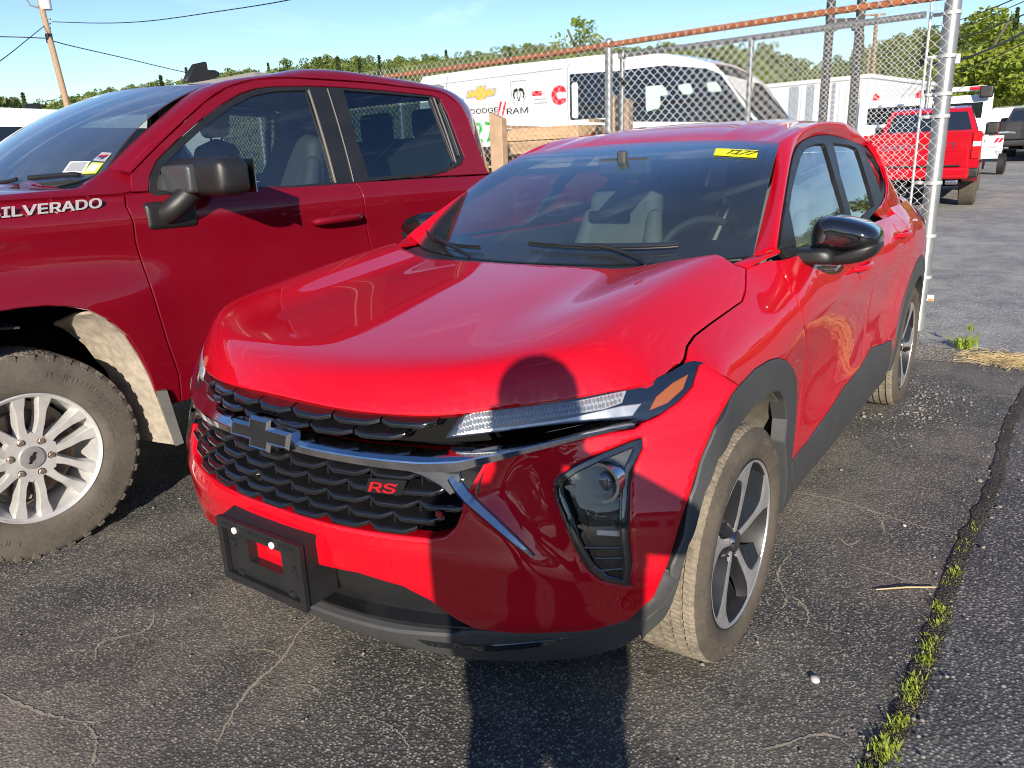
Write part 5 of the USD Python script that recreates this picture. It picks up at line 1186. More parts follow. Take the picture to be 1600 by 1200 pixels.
# stickers low on the driver's side of the glass
def tstick(px, mt, nm='inspection_sticker', lab=None):
    V, F = grid(TWS); o = TR @ (CC - TL); P = []
    A, B, C_ = V[F[:, 0]], V[F[:, 1]], V[F[:, 2]]; n = np.cross(B - A, C_ - A)
    for u, v in px:
        r = TR @ ray(u, v); t = ((A - o) * n).sum(1) / (n @ r); Q = o + t[:, None] * r
        s = lambda a, b: (np.cross(b - a, Q - a) * n).sum(1) >= -1e-9
        k = np.where(s(A, B) & s(B, C_) & s(C_, A) & (t > 0))[0]
        if not len(k): print('sticker miss', u, v); return None, None
        P.append(Q[k[0]])
    P = np.array(P); nn = np.cross(P[1] - P[0], P[3] - P[0]); nn /= np.linalg.norm(nn); nn = nn if nn[0] > 0 else -nn
    S = np.array([[P[0], P[1]], [P[3], P[2]]]) + nn * .005
    return trk.put(nm, thick(S, .001, nn), mt, 0, lab, under=tw), (P, nn)
a, q = tstick([(111, 254), (143, 253), (131, 271), (99, 270.5)], M['sticker_white'])
if q:
    P, nn = q; c = P.mean(0); S = (P - c) * .80 + c; S = np.array([[S[0], S[1]], [S[3], S[2]]]) + nn * .0065; trk.put('sticker_centre', thick(S, .0008, nn), M['ink_grey'], 0, under=tw)
a, q = tstick([(145, 255), (163, 256), (151, 272), (129, 273)], M['sticker_lime'])
if q:
    P, nn = q; c = P.mean(0); S = (P - c) * .62 + c; S = np.array([[S[0], S[1]], [S[3], S[2]]]) + nn * .0065; trk.put('sticker_centre', thick(S, .0008, nn), M['sticker_white'], 0, under=tw)
a, q = tstick([(161, 239), (176, 240.5), (165, 254), (146, 252)], M['ink_grey'])
if q:
    P, nn = q; c = P.mean(0)
    for k, (sc, of, mt) in enumerate(((.7, .18, 'ink_red'), (.55, -.12, 'ink_blue'), (.3, -.3, 'sticker_white'))):
        S = (P - c) * [sc, sc, sc * .4] + c + (P[1] - P[0]) * 0 + (P[0] - P[3]) * of; S = np.array([[S[0], S[1]], [S[3], S[2]]]) + nn * (.0065 + .0008 * k); trk.put('sticker_print', thick(S, .0005, nn), M[mt], 0, under=tw)
# handle
hp = TS.pick([(489, 344), (560, 339)]); hz = hp[:, 1].mean() + .0
for tgt, sgn in zip(tdf, (1, -1)):
    yh = float(Tside(np.array(hp[:, 0].mean()), np.array(hz)))
    for nm, m_, mt in (('handle', tube(smoothc([(hp[0, 0], yh, hz - .008), (hp[0, 0] - .02, yh + .03, hz - .004), (hp.mean(0)[0], yh + .045, hz), (hp[1, 0] + .03, yh + .035, hz + .002), (hp[1, 0], yh + .004, hz)], 24), [.010, .014, .017] + [.018] * 18 + [.017, .014, .010], 12), CP), ('handle_pocket', panel(TS, sg.Point(hp[:, 0].mean() - .015, hz - .004).buffer(.05, 12), .02, .02, lift=.001), CP), ('lock', moved(revolve([(0, .014), (.004, .012), (.005, 0)], 16, 'y'), (hp[1, 0] + .03, yh + .048, hz + .002)), M['chrome'])):
        V, F = arr(m_); trk.put(nm, (V * [1, sgn, 1], F if sgn > 0 else F[:, ::-1]), mt, 50, under=tgt)
# name badge
pb0, pb1 = TS.P(TS.pick([(-20, 342.5), (158, 324)]))
txt = meshkit.text_mesh('SILVERADO', .034, .005, bold=True); V, F = arr(txt); wdt = V[:, 0].max() - V[:, 0].min(); L = np.linalg.norm(pb1 - pb0)
V = (V - [V[:, 0].min(), 0, 0]) * [L / wdt, 1, 1]; V[:, 0] += .22 * V[:, 1]
trk.put('name_badge', place((V, F), pb0 + [0, .003, 0], pb1 - pb0, (0, -.02, 1)), M['wheel_silver'], 0)
# mirror
m0 = tpl([(255, 250), (326, 255), (326, 292), (256, 306)], 'x', gap[0, 0] - .26)
m1 = tpl([(378, 262), (378, 305)], 'x', gap[0, 0] - .30)
def rb(c, s, r=.03): return box(c, s, r, n=3)
mx0 = gap[0, 0] - .25
ml = tpl([(252, 276)], 'x', mx0 + .05)[0]; mr = tpl([(376, 276)], 'x', mx0 - .02)[0]; mt_ = tpl([(330, 244)], 'x', mx0)[0]; mb = tpl([(330, 308)], 'x', mx0)[0]
yc, wy = (ml[1] + mr[1]) / 2, abs(ml[1] - mr[1]); zc, hz_ = (mt_[2] + mb[2]) / 2, mt_[2] - mb[2]
tmg = [trk.group('mirror'), trk.group('mirror')]
for nm, m_, mt in (('mirror_shell', rb((mx0 - .02, yc - .012, zc), (.15, wy * .94, hz_ * .95), .045), M['satin_black']),
                   ('mirror_cap', rb((mx0 + .035, yc - wy * .20, zc - .005), (.10, wy * .56, hz_ * .72), .02), plain('mirror_grey', (.045, .047, .05), .38, coat=.2)),
                   ('mirror_glass', box((mx0 - .106, yc, zc), (.004, wy * .86, hz_ * .82)), M['chrome']),
                   ('mirror_arm', cat([tube(smoothc([(mx0 + .13, .97, zc - hz_ * .5 - .07), (mx0 + .10, 1.03, zc - hz_ * .5 - .035), (mx0 + .03, yc - .04, zc - hz_ * .5 + .03)], 12), np.linspace(.042, .044, 12), 12), box((mx0 + .10, .985, zc - hz_ * .5 - .065), (.22, .05, .11), .024)]), M['satin_black'])):
    for k, sgn in ((0, 1), (1, -1)):
        V, F = arr(m_); trk.put(nm, (V * [1, sgn, 1], F if sgn > 0 else F[:, ::-1]), mt, 45, under=tmg[k])
# shark fin aerial
fin = [(285, 127), (288, 119), (300, 100.5), (320, 96), (322.5, 109), (336, 109.5), (343, 113), (344, 119), (315, 128)]
fpz = tpl(fin, 'y', .0)
fz0 = fpz[:, 2].min()
lay = []
for s in (-1, -.5, 0, .5, 1):
    c = fpz.mean(0); k = 1 - .18 * abs(s); q = (fpz - [c[0], 0, fz0]) * [k, 0, 1 - .08 * abs(s)] + [c[0], s * .022, fz0]; lay.append(np.vstack([q, q[:1]]))
fg = grid(np.array(lay)); ends = [place(plate(sg.Polygon(np.stack([l[:-1, 0], l[:-1, 2]], 1)), .001), (0, l[0, 1], 0), (1, 0, 0), (0, 0, 1)) for l in (lay[0], lay[-1])]
trk.put('aerial', cat([fg] + ends), M['satin_black'], 50)
# wheel, liner, mud flap
def truck_wheel(x, sgn, spin):
    g = trk.group('wheel')
    class T:
        def put(s, name, m, mt, smooth=40, label=None, under=None):
            V, F = arr(m); V = V * [1, sgn, 1]; F = F if sgn > 0 else F[:, ::-1]; return trk.put(name, (V + [x, sgn * .94, .395], F), mt, smooth, label, under=g)
    w = T(); make_tyre(w, None, r=.405, w=.275, rr=.252, nseg=96, side='truck_tyre', tread='tyre_tread')
    # shoulder lugs
    lug = []
    for k in range(38):
        a_ = 2 * math.pi * k / 38
        lug += [rot(box((0, -.018, .3895), (.030, .034, .020), .004), a_), rot(box((.004, .0005, .3735), (.012, .006, .020), .003, 0), a_ + .03), rot(box((-.010, .0005, .3765), (.009, .006, .014), .003, 0), a_ - .03)]
    w.put('shoulder_lug', cat(lug), M['truck_tyre'], 30); w.put('sidewall_relief', cat([sidewall_marks(.325, seed=1, h=.022), sidewall_marks(.287, seed=2, arcs=((.9, 1.6), (4.0, 4.5)), h=.010, y=.0085)]), M['truck_tyre'], 0)
    w.put('rim', revolve([(-.012, .2525), (-.004, .253), (-.001, .249), (-.004, .242), (-.012, .236), (-.03, .2335), (-.055, .226), (-.12, .214), (-.2, .212), (-.21, .235)], 72), M['wheel_silver'], 30)
    sp = []
    for k in range(6):
        a = spin + k * math.pi / 3
        for s in (1, -1):
            c = resample([(s * .021, .070), (s * .034, .125), (s * .039, .185), (s * .046, .237)], 12)
            wd = np.interp(np.linspace(0, 1, 12), [0, .25, .60, .72, .80, 1], [.024, .0165, .0165, .021, .025, .030]); yf = np.interp(np.linspace(0, 1, 12), [0, .5, .72, 1], [-.030, -.020, -.020, -.010])
            d = np.gradient(c, axis=0); d /= np.linalg.norm(d, axis=1, keepdims=True); nrm = np.stack([-d[:, 1], d[:, 0]], 1); S = []
            for p, nn_, ww, y in zip(c, nrm, wd, yf):
                e = [p + nn_ * ww, p + nn_ * ww * .93, p + nn_ * ww * .70, p - nn_ * ww * .70, p - nn_ * ww * .93, p - nn_ * ww]
                S.append([(q[0], y + o, q[1]) for q, o in zip(e, (-.055, -.010, 0, 0, -.010, -.055))])
            sp.append(rot(grid(np.array(S)), a))
    w.put('spoke', cat(sp), M['wheel_silver'], 28)
    hexp = [(math.cos(t) * r_, math.sin(t) * r_) for t, r_ in [(spin + k * math.pi / 6 + (math.pi / 2), .098 if k % 2 == 0 else .088) for k in range(12)]]
    holes = sg.Polygon(hexp)
    for k in range(6): holes = holes.difference(sg.Point(.070 * math.cos(spin + math.pi / 2 + math.pi / 6 + k * math.pi / 3), .070 * math.sin(spin + math.pi / 2 + math.pi / 6 + k * math.pi / 3)).buffer(.0145, 8))
    pl = plate(holes.buffer(0), .04); w.put('hub', place(pl, (0, -.031, 0), (1, 0, 0), (0, 0, 1)) if False else (lambda V, F: (np.stack([V[:, 0], -.028 - V[:, 2], V[:, 1]], 1), F))(*arr(pl)), M['wheel_silver'], 0)
    for k in range(6):
        a = math.pi / 2 + spin + math.pi / 6 + k * math.pi / 3
        w.put('lug_nut', moved(revolve([(-.06, .0125), (-.026, .0122), (-.022, .010), (-.021, .0)], 6), (.070 * math.cos(a), 0, .070 * math.sin(a))), M['rust_chrome'], 25)
    cap_ = w.put('hub_cap', revolve([(-.045, .046), (-.022, .044), (-.0195, .041), (-.0185, .0)], 40), M['steel_face'], 40)
    bwm = plate(bow(.050, .020), .0015); V, F = arr(bwm); w.put('cap_emblem', rot((np.stack([V[:, 0], -.0185 + V[:, 2], V[:, 1]], 1), F[:, ::-1]), -1.0), M['satin_black'], 0)
    w.put('brake_disc', revolve([(-.115, .06), (-.105, .06), (-.10, .17), (-.125, .17), (-.125, .06)], 48), M['rust_disc'], 30)
    w.put('brake_caliper', rot(cat([box((.16, -.095, 0), (.075, .07, .17), .015), box((.155, -.06, .03), (.05, .03, .05), .01)]), 0.1), plain('caliper_dust', (.33, .28, .21), .8, var=.3) if 'caliper_dust' not in M else M['caliper_dust'], 30)
    w.put('brake_shield', revolve([(-.14, .05), (-.14, .20), (-.15, .20), (-.15, .05)], 40), M['caliper_dust'], 30)
tyre_mat('truck_tyre', (.052, .047, .041), (.115, .10, .082))
plain('rust_chrome', (.45, .36, .30), .35, metal=.8, var=.3, vscale=60)
for x, s in ((0, 1), (0, -1), (-3.74, 1), (-3.74, -1)): truck_wheel(x, s, .17)
for x in (0, -3.74):
    t = np.radians(np.linspace(25, 100, 30)); S = np.array([[(x + .05 + .53 * math.cos(a), y, .40 + .50 * math.sin(a)) for y in (.60, .80, .955)] for a in t])
    tboth('wheel_liner', thick(S, .008), M['dark_liner'] if 'dark_liner' in M else plain('dark_liner', (.045, .04, .035), .8, var=.5, vscale=12), 40)
# dusty rear part of the front liner, with its rib, and the flap below it
la = TS.pick([(152, 492), (170, 500), (200, 525), (220, 555), (235, 587), (243, 612), (268, 692)])
lo_ = np.stack([la[:, 0] + .004, np.full(len(la), .988), la[:, 1]], 1); li_ = lo_ + np.array([[.02, -.10, -.01]] * 3 + [[.03, -.10, 0]] * 4); lj_ = lo_ + np.array([[.05, -.26, -.06]] * 4 + [[.06, -.24, .0]] * 3)
tboth('dusty_liner', thick(loft([lo_, li_, lj_], 30, 8, 'linear'), .012, (1, 0, -.3)), M['dusty_plastic'], 35)
fl = TS.pick([(242, 611), (257, 609), (277, 688), (266, 694)])
tboth('mud_flap', thick(np.array([[(fl[0, 0], 1.0, fl[0, 1]), (fl[3, 0], 1.0, fl[3, 1])], [(fl[1, 0], 1.012, fl[1, 1]), (fl[2, 0], 1.012, fl[2, 1])]]), .03, (0, 1, 0)), plain('flap_grey', (.09, .09, .085), .6, var=.2), 20)
for nm, c, s in (('underbody', (-1.9, 0, .48), (5.6, 1.5, .16)), ('rocker_panel', (-1.65, .90, .44), (1.9, .08, .08)), ('bulkhead', (-.55, 0, .95), (.08, 1.7, .8)), ('engine_cover', (.2, 0, .95), (1.3, 1.1, .55))):
    trk.put(nm, box(c, s, .02), M['dark_void'], 30)
ti = trk.group('interior')
trk.put('floor', box((-1.7, 0, .62), (2.3, 1.7, .05)), M['seat_black'], 0, under=ti)
trk.put('dashboard', box((-.80, 0, 1.15), (.5, 1.7, .32), .06), M['seat_black'], 40, under=ti)
def tseat(x, y): trk.put('seat', seat_mesh(x, y, .92), M['seat_black'], 40, under=ti)
tseat(-1.35, .42); tseat(-1.35, -.42)
trk.put('rear_bench', cat([box((-2.3, 0, .90), (.5, 1.55, .16), .05), box((-2.62, 0, 1.25), (.15, 1.55, .66), .05)] + [box((-2.66, y, 1.66), (.09, .28, .18), .04) for y in (-.5, 0, .5)]), M['seat_black'], 40, under=ti)
V, F = tube(ring, .016, 8, cap=False); trk.put('steering_wheel', (V @ Rk + [-1.02, .42, 1.30], F), M['trim_light'], 40, under=ti)
for s in (1, -1): trk.put('door_card', box((-1.6, s * .90, 1.0), (2.1, .03, .62), .01), M['seat_black'], 30, under=ti)
trk.put('headliner', box((-2.0, 0, 1.86), (1.3, 1.3, .02)), M['headliner'], 0, under=ti)
trk.put('rear_view_mirror', box((-1.25, 0, 1.73), (.03, .26, .08), .02), M['seat_black'], 40, under=ti)
# ------------------------------------------------------------------ chain link fence, gate leaf
FA, FB = np.array([-4.815, .66]), np.array([-5.25, -5.25]); fdir = (FB - FA) / np.linalg.norm(FB - FA); fnor = np.array([-fdir[1], fdir[0]])
if fnor[0] < 0: fnor = -fnor                                                   # towards the camera
def curves(path, lines, w, mt, label=None):
    c = UsdGeom.BasisCurves.Define(stage, numbered(path)); c.CreateTypeAttr('linear')
    c.CreatePointsAttr(Vt.Vec3fArray.FromNumpy(np.vstack(lines).astype(np.float32))); c.CreateCurveVertexCountsAttr(Vt.IntArray.FromNumpy(np.array([len(l) for l in lines], np.int32)))
    c.CreateWidthsAttr(Vt.FloatArray.FromNumpy(np.array([w], np.float32))); c.SetWidthsInterpolation('constant')
    UsdShade.MaterialBindingAPI.Apply(c.GetPrim()).Bind(mt); tag(c, label); return c
def chainlink(o, d, n, L, z0, z1, pitch=.080, seed=0, top=0.0):
    """Woven zigzag wires; o = start (x, y), d = direction, n = normal."""
    rg = np.random.default_rng(seed); out = []; h = pitch / 2
    for k in range(int(L / h)):
        zs = np.arange(z0, z1 + h, h); i = (np.arange(len(zs)) + k) % 2; s = k * h + i * h
        off = np.where(i == 0, .0022, -.0022); bow = .012 * np.sin(zs * 2.3 + k * .025) + .010 * np.sin(k * .055)
        s = s + .004 * np.sin(zs * 3.1) + .003 * np.sin(k * .2)
        P = np.stack([o[0] + d[0] * s + n[0] * (off + bow), o[1] + d[1] * s + n[1] * (off + bow), zs + rg.normal(0, .0012, len(zs)) + .006 * np.sin(k * .09)], 1)
        out.append(P)
    return out
fe = Thing('chain_link_fence', 'tall chain link fence with rusty top rail behind the two cars', 'fence', (*FA, 0))
H = 2.46
ext = 11.0
def fpt(s, z, o=0.0): return np.array([*(fdir * s + fnor * o), z])
curves(fe.path + '/wire_mesh', chainlink(np.zeros(2) + fnor * .035, fdir, fnor, ext, .05, H + .045), .0042, M['wire_zinc'])
rail = smoothc([fpt(s, H - .012 + .008 * math.sin(s * 1.1)) for s in np.linspace(-.05, ext, 9)], 60)
fe.put('top_rail', tube(rail, .026, 14), M['rusty_pipe'], 60)
ties = [tube(np.array([fpt(s, H - .012) + [.035 * fnor[0] * math.cos(a), .035 * fnor[1] * math.cos(a), .034 * math.sin(a)] for a in np.linspace(0, 6.28, 9)]), .0022, 5, cap=False) for s in np.arange(.5, ext, .62)]
fe.put('wire_tie', cat(ties), M['wire_zinc'], 60)
# the stout end post, leaning a touch
pt = TR.T @ np.zeros(3)
post = np.array([(0, 0, -.02), (-.13, -.02, 1.25), (-.26, -.04, 2.75)]) + np.array([.0, .01, 0])
fe.put('end_post', tube(smoothc(post, 12), .058, 28), M['galvanised'], 60)
def onpost(z): t = z / 2.75; return np.array([-.26 * t, .01 - .04 * t, z])
bar = [onpost(z) + [-.01, -.135 - .01, 0] for z in np.linspace(.08, 2.6, 8)]
fe.put('tension_bar', tube(np.array(bar), .010, 8), M['wire_zinc'], 60)
for z in (.42, .74, 1.14, 1.63, 1.79, 2.06, 2.36, 2.57):
    c = onpost(z); band = revolve([(-.013, .0595), (-.013, .064), (.013, .064), (.013, .0595)], 28, 'z', c)
    fe.put('brace_band', cat([band, box(c + [-.004, -.10, 0], (.012, .10, .026), .003), tube([c + [-.02, -.105, 0], c + [.02, -.105, 0]], .008, 6)]), M['wire_zinc'], 40)
lp = fpt(2.92, 0); 
fe.put('line_post', tube([lp + [-.02, 0, 0], lp + [-.02, 0, H + .02]], .038, 20), M['galvanised'], 60)
fe.put('post_cap', moved(revolve([(0, .041), (.03, .040), (.05, .028), (.06, 0)], 20, 'z'), lp + [-.02, 0, H - .005]), M['galvanised'], 60)
for s in (5.9, 8.9): fe.put('line_post', tube([fpt(s, 0, -.04), fpt(s, H, -.04)], .030, 16), M['galvanised'], 60)
fe.put('reflector_tag', cat([box(onpost(.26) + [.03, .075, .0], (.02, .05, .05), .004)]), M['white_plastic'], 30)
fe.put('reflector_tag', box(onpost(.26) + [.042, .082, -.012], (.004, .034, .022), .001), plain('tag_orange', (.75, .25, .10), .4), 30)
# sliding gate leaf parked behind the fence
ga = Thing('gate_leaf', 'grey tube framed chain link gate leaf behind the fence', 'gate', (*(FA - fnor * .13), 0))
gs0, gs1, gh = -.05 + .25, 2.95, 2.36
for s, r in ((1.55, .024), (2.84, .024)): ga.put('upright', tube([fpt(s, .1), fpt(s, gh)], r, 16), M['galvanised'], 60)
ga.put('top_tube', tube([fpt(gs0, gh), fpt(gs1 - .11, gh)], .024, 16), M['galvanised'], 60); ga.put('bottom_tube', tube([fpt(gs0, .1), fpt(gs1 - .11, .1)], .024, 16), M['galvanised'], 60)
ga.put('corner_fitting', box(fpt(2.84, gh), (.07, .07, .07), .02), M['galvanised'], 40); ga.put('latch', box(fpt(2.80, 2.12, .04), (.05, .08, .06), .015), M['black_steel'], 40)
curves(ga.path + '/wire_mesh', chainlink(fnor * .03 + fdir * gs0, fdir, fnor, gs1 - gs0 - .15, .1, gh, seed=2), .0040, M['wire_zinc'])
# ------------------------------------------------------------------ beyond the fence
# white high roof van; local frame x forward (world +y), y to its left
VR = math.radians(94.0); VL = np.array([-7.98, -3.2, gz(-7.5, 0)])
van = Thing('cargo_van', 'white high roof van with car maker logos on its side', 'van', VL, VR)
_vc, _vs = math.cos(VR), math.sin(VR); VRm = np.array([[_vc, _vs, 0], [-_vs, _vc, 0], [0, 0, 1]])
def vpl(px, yv=-1.02):
    out = []
    for u, v in px:
        o = VRm @ (CC - VL); r = VRm @ ray(u, v); out.append(o + (yv - o[1]) / r[1] * r)
    return np.array(out)
prf = vpl([(650, 119), (760, 102), (870, 90), (920, 84), (960, 81), (1000, 81), (1040, 84), (1080, 90), (1112, 99), (1127, 112), (1160, 158), (1186, 192)])
rp = prf[:, [0, 2]]; nose = rp[-1]
side = np.vstack([[(rp[0, 0] - .03, .45)], rp, [(nose[0] + .10, nose[1] - .12), (nose[0] + .75, nose[1] - .38), (nose[0] + .88, nose[1] - .75), (nose[0] + .88, .4)]])
pol = sg.Polygon(side).buffer(0)
for c in ((rp[0, 0] + 1.1, .38), (nose[0] - .1, .38)): pol = pol.difference(sg.Point(c).buffer(.40))
def upright(poly, w, ins=.10):
    """Side profile (x, z) to a body 2w wide with a tumblehome and rounded shoulders."""
    V, F = plate(poly, 2 * w); V = np.stack([V[:, 0], V[:, 2] - w, V[:, 1]], 1); return V, F
zt = rp[:, 1].max()
def vy(x, z):
    z = np.asarray(z, float); return -(1.02 - .10 * np.clip((z - 1.2) / 1.4, 0, 1) ** 2 - .12 * np.clip((z - (zt - .18)) / .2, 0, 1) ** 2) + 0 * np.asarray(x)
VS = Surf('y', vy, VL, VR, sign=-1)
sp_ = panel(VS, pol.buffer(-.001), .03, .12); van.put('side_panel', sp_, M['white_paint'], 50); van.put('side_panel', flipy(sp_), M['white_paint'], 50)
top = resample(rp, 40)
rf = np.array([np.stack([np.full(11, x), np.linspace(-1, 1, 11) * abs(float(vy(x, z))), z + .05 * (1 - np.linspace(-1, 1, 11) ** 2)], 1) for x, z in top[:33]])
van.put('roof', thick(rf, .02, (0, 0, 1)), M['white_paint'], 50)
van.put('rear_panel', box((rp[0, 0] + .02, 0, 1.5), (.06, 1.9, 2.0), .02), M['white_paint'], 30)
van.put('floor', box((rp[0, 0] + 2.6, 0, .5), (5.0, 1.9, .08)), M['dark_void'], 0)
ws_ = np.array([np.stack([np.full(11, x), np.linspace(-1, 1, 11) * .86, np.full(11, z)], 1) for x, z in (rp[-3] + [.0, -.02], rp[-2], nose + [.16, -.10])])
van.put('windshield', thick(loft(list(ws_), 11, 8), .01, (1, 0, 1)), M['dark_glass'], 50)
van.put('hood', thick(np.array([[(nose[0] + .12, y, nose[1] - .12) for y in np.linspace(-.9, .9, 7)], [(nose[0] + .86, y, nose[1] - .42) for y in np.linspace(-.85, .85, 7)]]), .04, (0, 0, 1)), M['white_paint'], 30)
def vwin(px, mt, nm='window', lift=.006):
    q = VS.pick(px); return van.put(nm, panel(VS, sg.Polygon(q).buffer(0).buffer(-.02).buffer(.02), .01, .1, lift=lift), M[mt], 40)
vwin([(890, 116), (948, 112), (950, 184), (891, 188)], 'frit_black')
vwin([(954, 112), (1040, 102), (1105, 107), (1126, 116), (1158, 160), (1180, 191), (1000, 190), (955, 190)], 'frit_black')
for px in ([(1009, 135), (1036, 133), (1046, 149), (1032, 150), (1032, 168), (1010, 175)], [(1060, 133), (1078, 130), (1083, 140), (1082, 147), (1068, 148), (1060, 138)], [(1104, 129), (1120, 128), (1130, 143), (1108, 144)]):
    vwin(px, 'white_mint' if 'white_mint' in M else (plain('white_mint', (.45, .62, .54), .4), 'white_mint')[1], 'far_window', lift=.012)
vwin([(894, 130), (903, 129), (904, 184), (895, 185)], 'white_plastic', 'door_jamb', lift=.014)
for px in ([(888, 100), (888, 190)], [(951, 92), (951, 190)], [(655, 136), (880, 107)], [(700, 119), (700, 190)]):
    q = VS.pick(px); van.put('panel_seam', panel(VS, sg.LineString(q).buffer(.008, cap_style=2), .006, .1, lift=.002, bev=.0005), M['grey_metal'], 20)
# logos on the side
def vplace(m, px, wpx, lift=.010, sk=0.0, h=None):
    """Flat art (unit width, centred) on the van's side: px = centre pixel, wpx = width in pixels. Reads towards +x of the van."""
    c = VS.pick([px])[0]; a, b = VS.pick([(px[0] - wpx / 2, px[1]), (px[0] + wpx / 2, px[1])]); w = b[0] - a[0]
    V, F = arr(m); P = VS.P(np.array([[c[0], c[1]]]))[0]; return V[:, :1] * [w, 0, 0] + V[:, 1:2] * [0, .0, w] + V[:, 2:3] * [0, -w, 0] + P + [0, -lift, 0], F
def unit(poly):
    x0, y0, x1, y1 = poly.bounds; return plate(affinity.translate(affinity.scale(poly, 1 / (x1 - x0), 1 / (x1 - x0), origin=(0, 0)), -(x0 + x1) / 2 / (x1 - x0), -(y0 + y1) / 2 / (x1 - x0)), .004)
def utext(t, xs=1.0, bold=True):
    V, F = arr(meshkit.text_mesh(t, 1.0, .01, bold=bold)); V = V * [xs, 1, 1]; w = V[:, 0].max() - V[:, 0].min(); c = (V.max(0) + V.min(0)) / 2; return (V - [c[0], c[1], 0]) / w, F
b1 = bow(1.0, .40, .26)
van.put('logo', vplace(unit(b1), (752, 146), 49, .006), M['ink_grey'], 0); van.put('logo', vplace(unit(b1.buffer(-.035, join_style=2)), (752, 146), 43, .012), M['ink_gold'], 0)
van.put('lettering', vplace(utext('DODGE', 1.5), (757, 173), 43), M['ink_black'], 0)
for k in (0, 1): van.put('logo', vplace(unit(sg.Polygon([(0, 0), (.35, 0), (1.0, 2.0), (.65, 2.0)])), (781 + 7 * k, 170), 9), M['ink_red'], 0)
van.put('lettering', vplace(utext('RAM', 1.6), (809, 173), 34), M['ink_black'], 0)
shield = sg.Polygon([(-.5, .68), (.5, .68), (.46, -.1), (.22, -.55), (0, -.72), (-.22, -.55), (-.46, -.1)])
inner = unary_union([shield.difference(shield.buffer(-.03))] + [affinity.scale(sg.Polygon([(.06, .35), (.30, .25), (.38, 0), (.30, -.22), (.22, -.2), (.28, 0), (.2, .13), (.08, .16)]), s, 1, origin=(0, 0)) for s in (1, -1)] + [sg.Polygon([(-.07, .28), (.07, .28), (.13, -.05), (.05, -.35), (-.05, -.35), (-.13, -.05)]).difference(sg.Polygon([(-.04, .2), (.04, .2), (.08, -.03), (0, -.28), (-.08, -.03)]))])
van.put('logo', vplace(unit(inner), (811, 148), 25), M['ink_black'], 0)
van.put('logo', vplace(unit(sg.box(0, 0, 1, .42)), (839.5, 146), 15), M['ink_red'], 0)
for v, w, dx in ((142, 8, 851), (146, 8, 851), (150, 8, 851), (155, 20, 845), (161, 22, 845)): van.put('lettering', vplace(unit(sg.box(0, 0, 1, .08 if w > 10 else .14)), (dx, v), w), M['ink_grey'], 0)
cc = sg.Point(0, 0).buffer(.5, 32).difference(sg.Point(0.02, 0).buffer(.19, 24)).difference(sg.Polygon([(0, .14), (.6, .14), (.6, -.16), (0, -.16)])).difference(sg.box(.40, -.6, .6, .6))
van.put('logo', vplace(unit(cc), (873.5, 149), 23), M['ink_red'], 0)
for k, c in enumerate(((rp[0, 0] + 1.1, .36), (nose[0] - .1, .36))):
    for s in (-1, 1): van.put('wheel', revolve([(s * .98, .0), (s * .99, .2), (s * .99, .33), (s * .95, .36), (s * .76, .36), (s * .74, .3)], 32, 'y', (c[0], 0, c[1])), M['rubber'], 30)

# lumber behind the fence
lum = Thing('lumber_stack', 'stack of sawn boards behind the fence in front of the white van', 'lumber', (-6.15, -3.6, gz(-6.15, 0)), math.radians(92), group=None)
r_ = np.random.default_rng(11)
zz = .08
for row in range(12):
    h = .15 if row % 3 else .10; n = 4
    for k in range(n):
        L0 = -2.0 + r_.uniform(-.12, .12); L1 = (1.25 if row < 10 else .55) + r_.uniform(-.15, .15); y0 = -.42 + k * .215
        if row >= 8 and k == 0 and r_.random() < .4: continue
        lum.put('board', box(((L0 + L1) / 2, y0 + r_.uniform(-.012, .012), zz + h / 2), (L1 - L0, .20, h * .93), .006, r_.normal(0, .006)), M['board_wood'], 0)
    zz += h + (.03 if row % 4 == 3 else .004)
    if row % 4 == 3:
        for x in (-1.6, -.4, .8): lum.put('spacer', box((x, -.1, zz - .012), (.06, .9, .03)), M['board_wood'], 0)
def wpost(px, w, dist, vtop, lab, tilt=0.0):
    b = atd(px, 240, dist); z0 = float(gz(b[0], 0)); top = atd(px, vtop, dist)[2]
    t = Thing('timber_post', lab, 'post', (b[0], b[1], z0), math.radians(4)); h = top - z0
    V, F = box((0, 0, h / 2), (w * .7, w, h), .008); V = V.copy(); k = V[:, 2] > h - .1; V[k, 2] -= .05 * (V[k, 1] / w + .5) * 2 * .7
    t.put('post', (V, F), M['post_wood_grey'], 30); t.put('post_cap_board', box((0, -w * .1, h * .55), (w * .3, w * .35, h * .8), .004), M['weathered_wood'], 30)
wpost(780, .155, 8.15, 176, 'weathered square timber post left of the lumber, before the logos')
wpost(972, .19, 8.05, 148, 'weathered timber post right of the metal fence post, before the van window')
nb_ = Thing('number_board', 'small white board with green number beside the pickup cab', 'sign', atd(752, 208, 8.5), math.radians(92))
nb_.put('board', box((0, 0, 0), (.30, .012, .30)), M['white_plastic'], 0)
V, F = arr(meshkit.text_mesh('27', .20, .006, bold=True)); nb_.put('number', (np.stack([V[:, 0] - .14, -.006 - V[:, 2], V[:, 1] - .09], 1), F), M['ink_green'], 0)

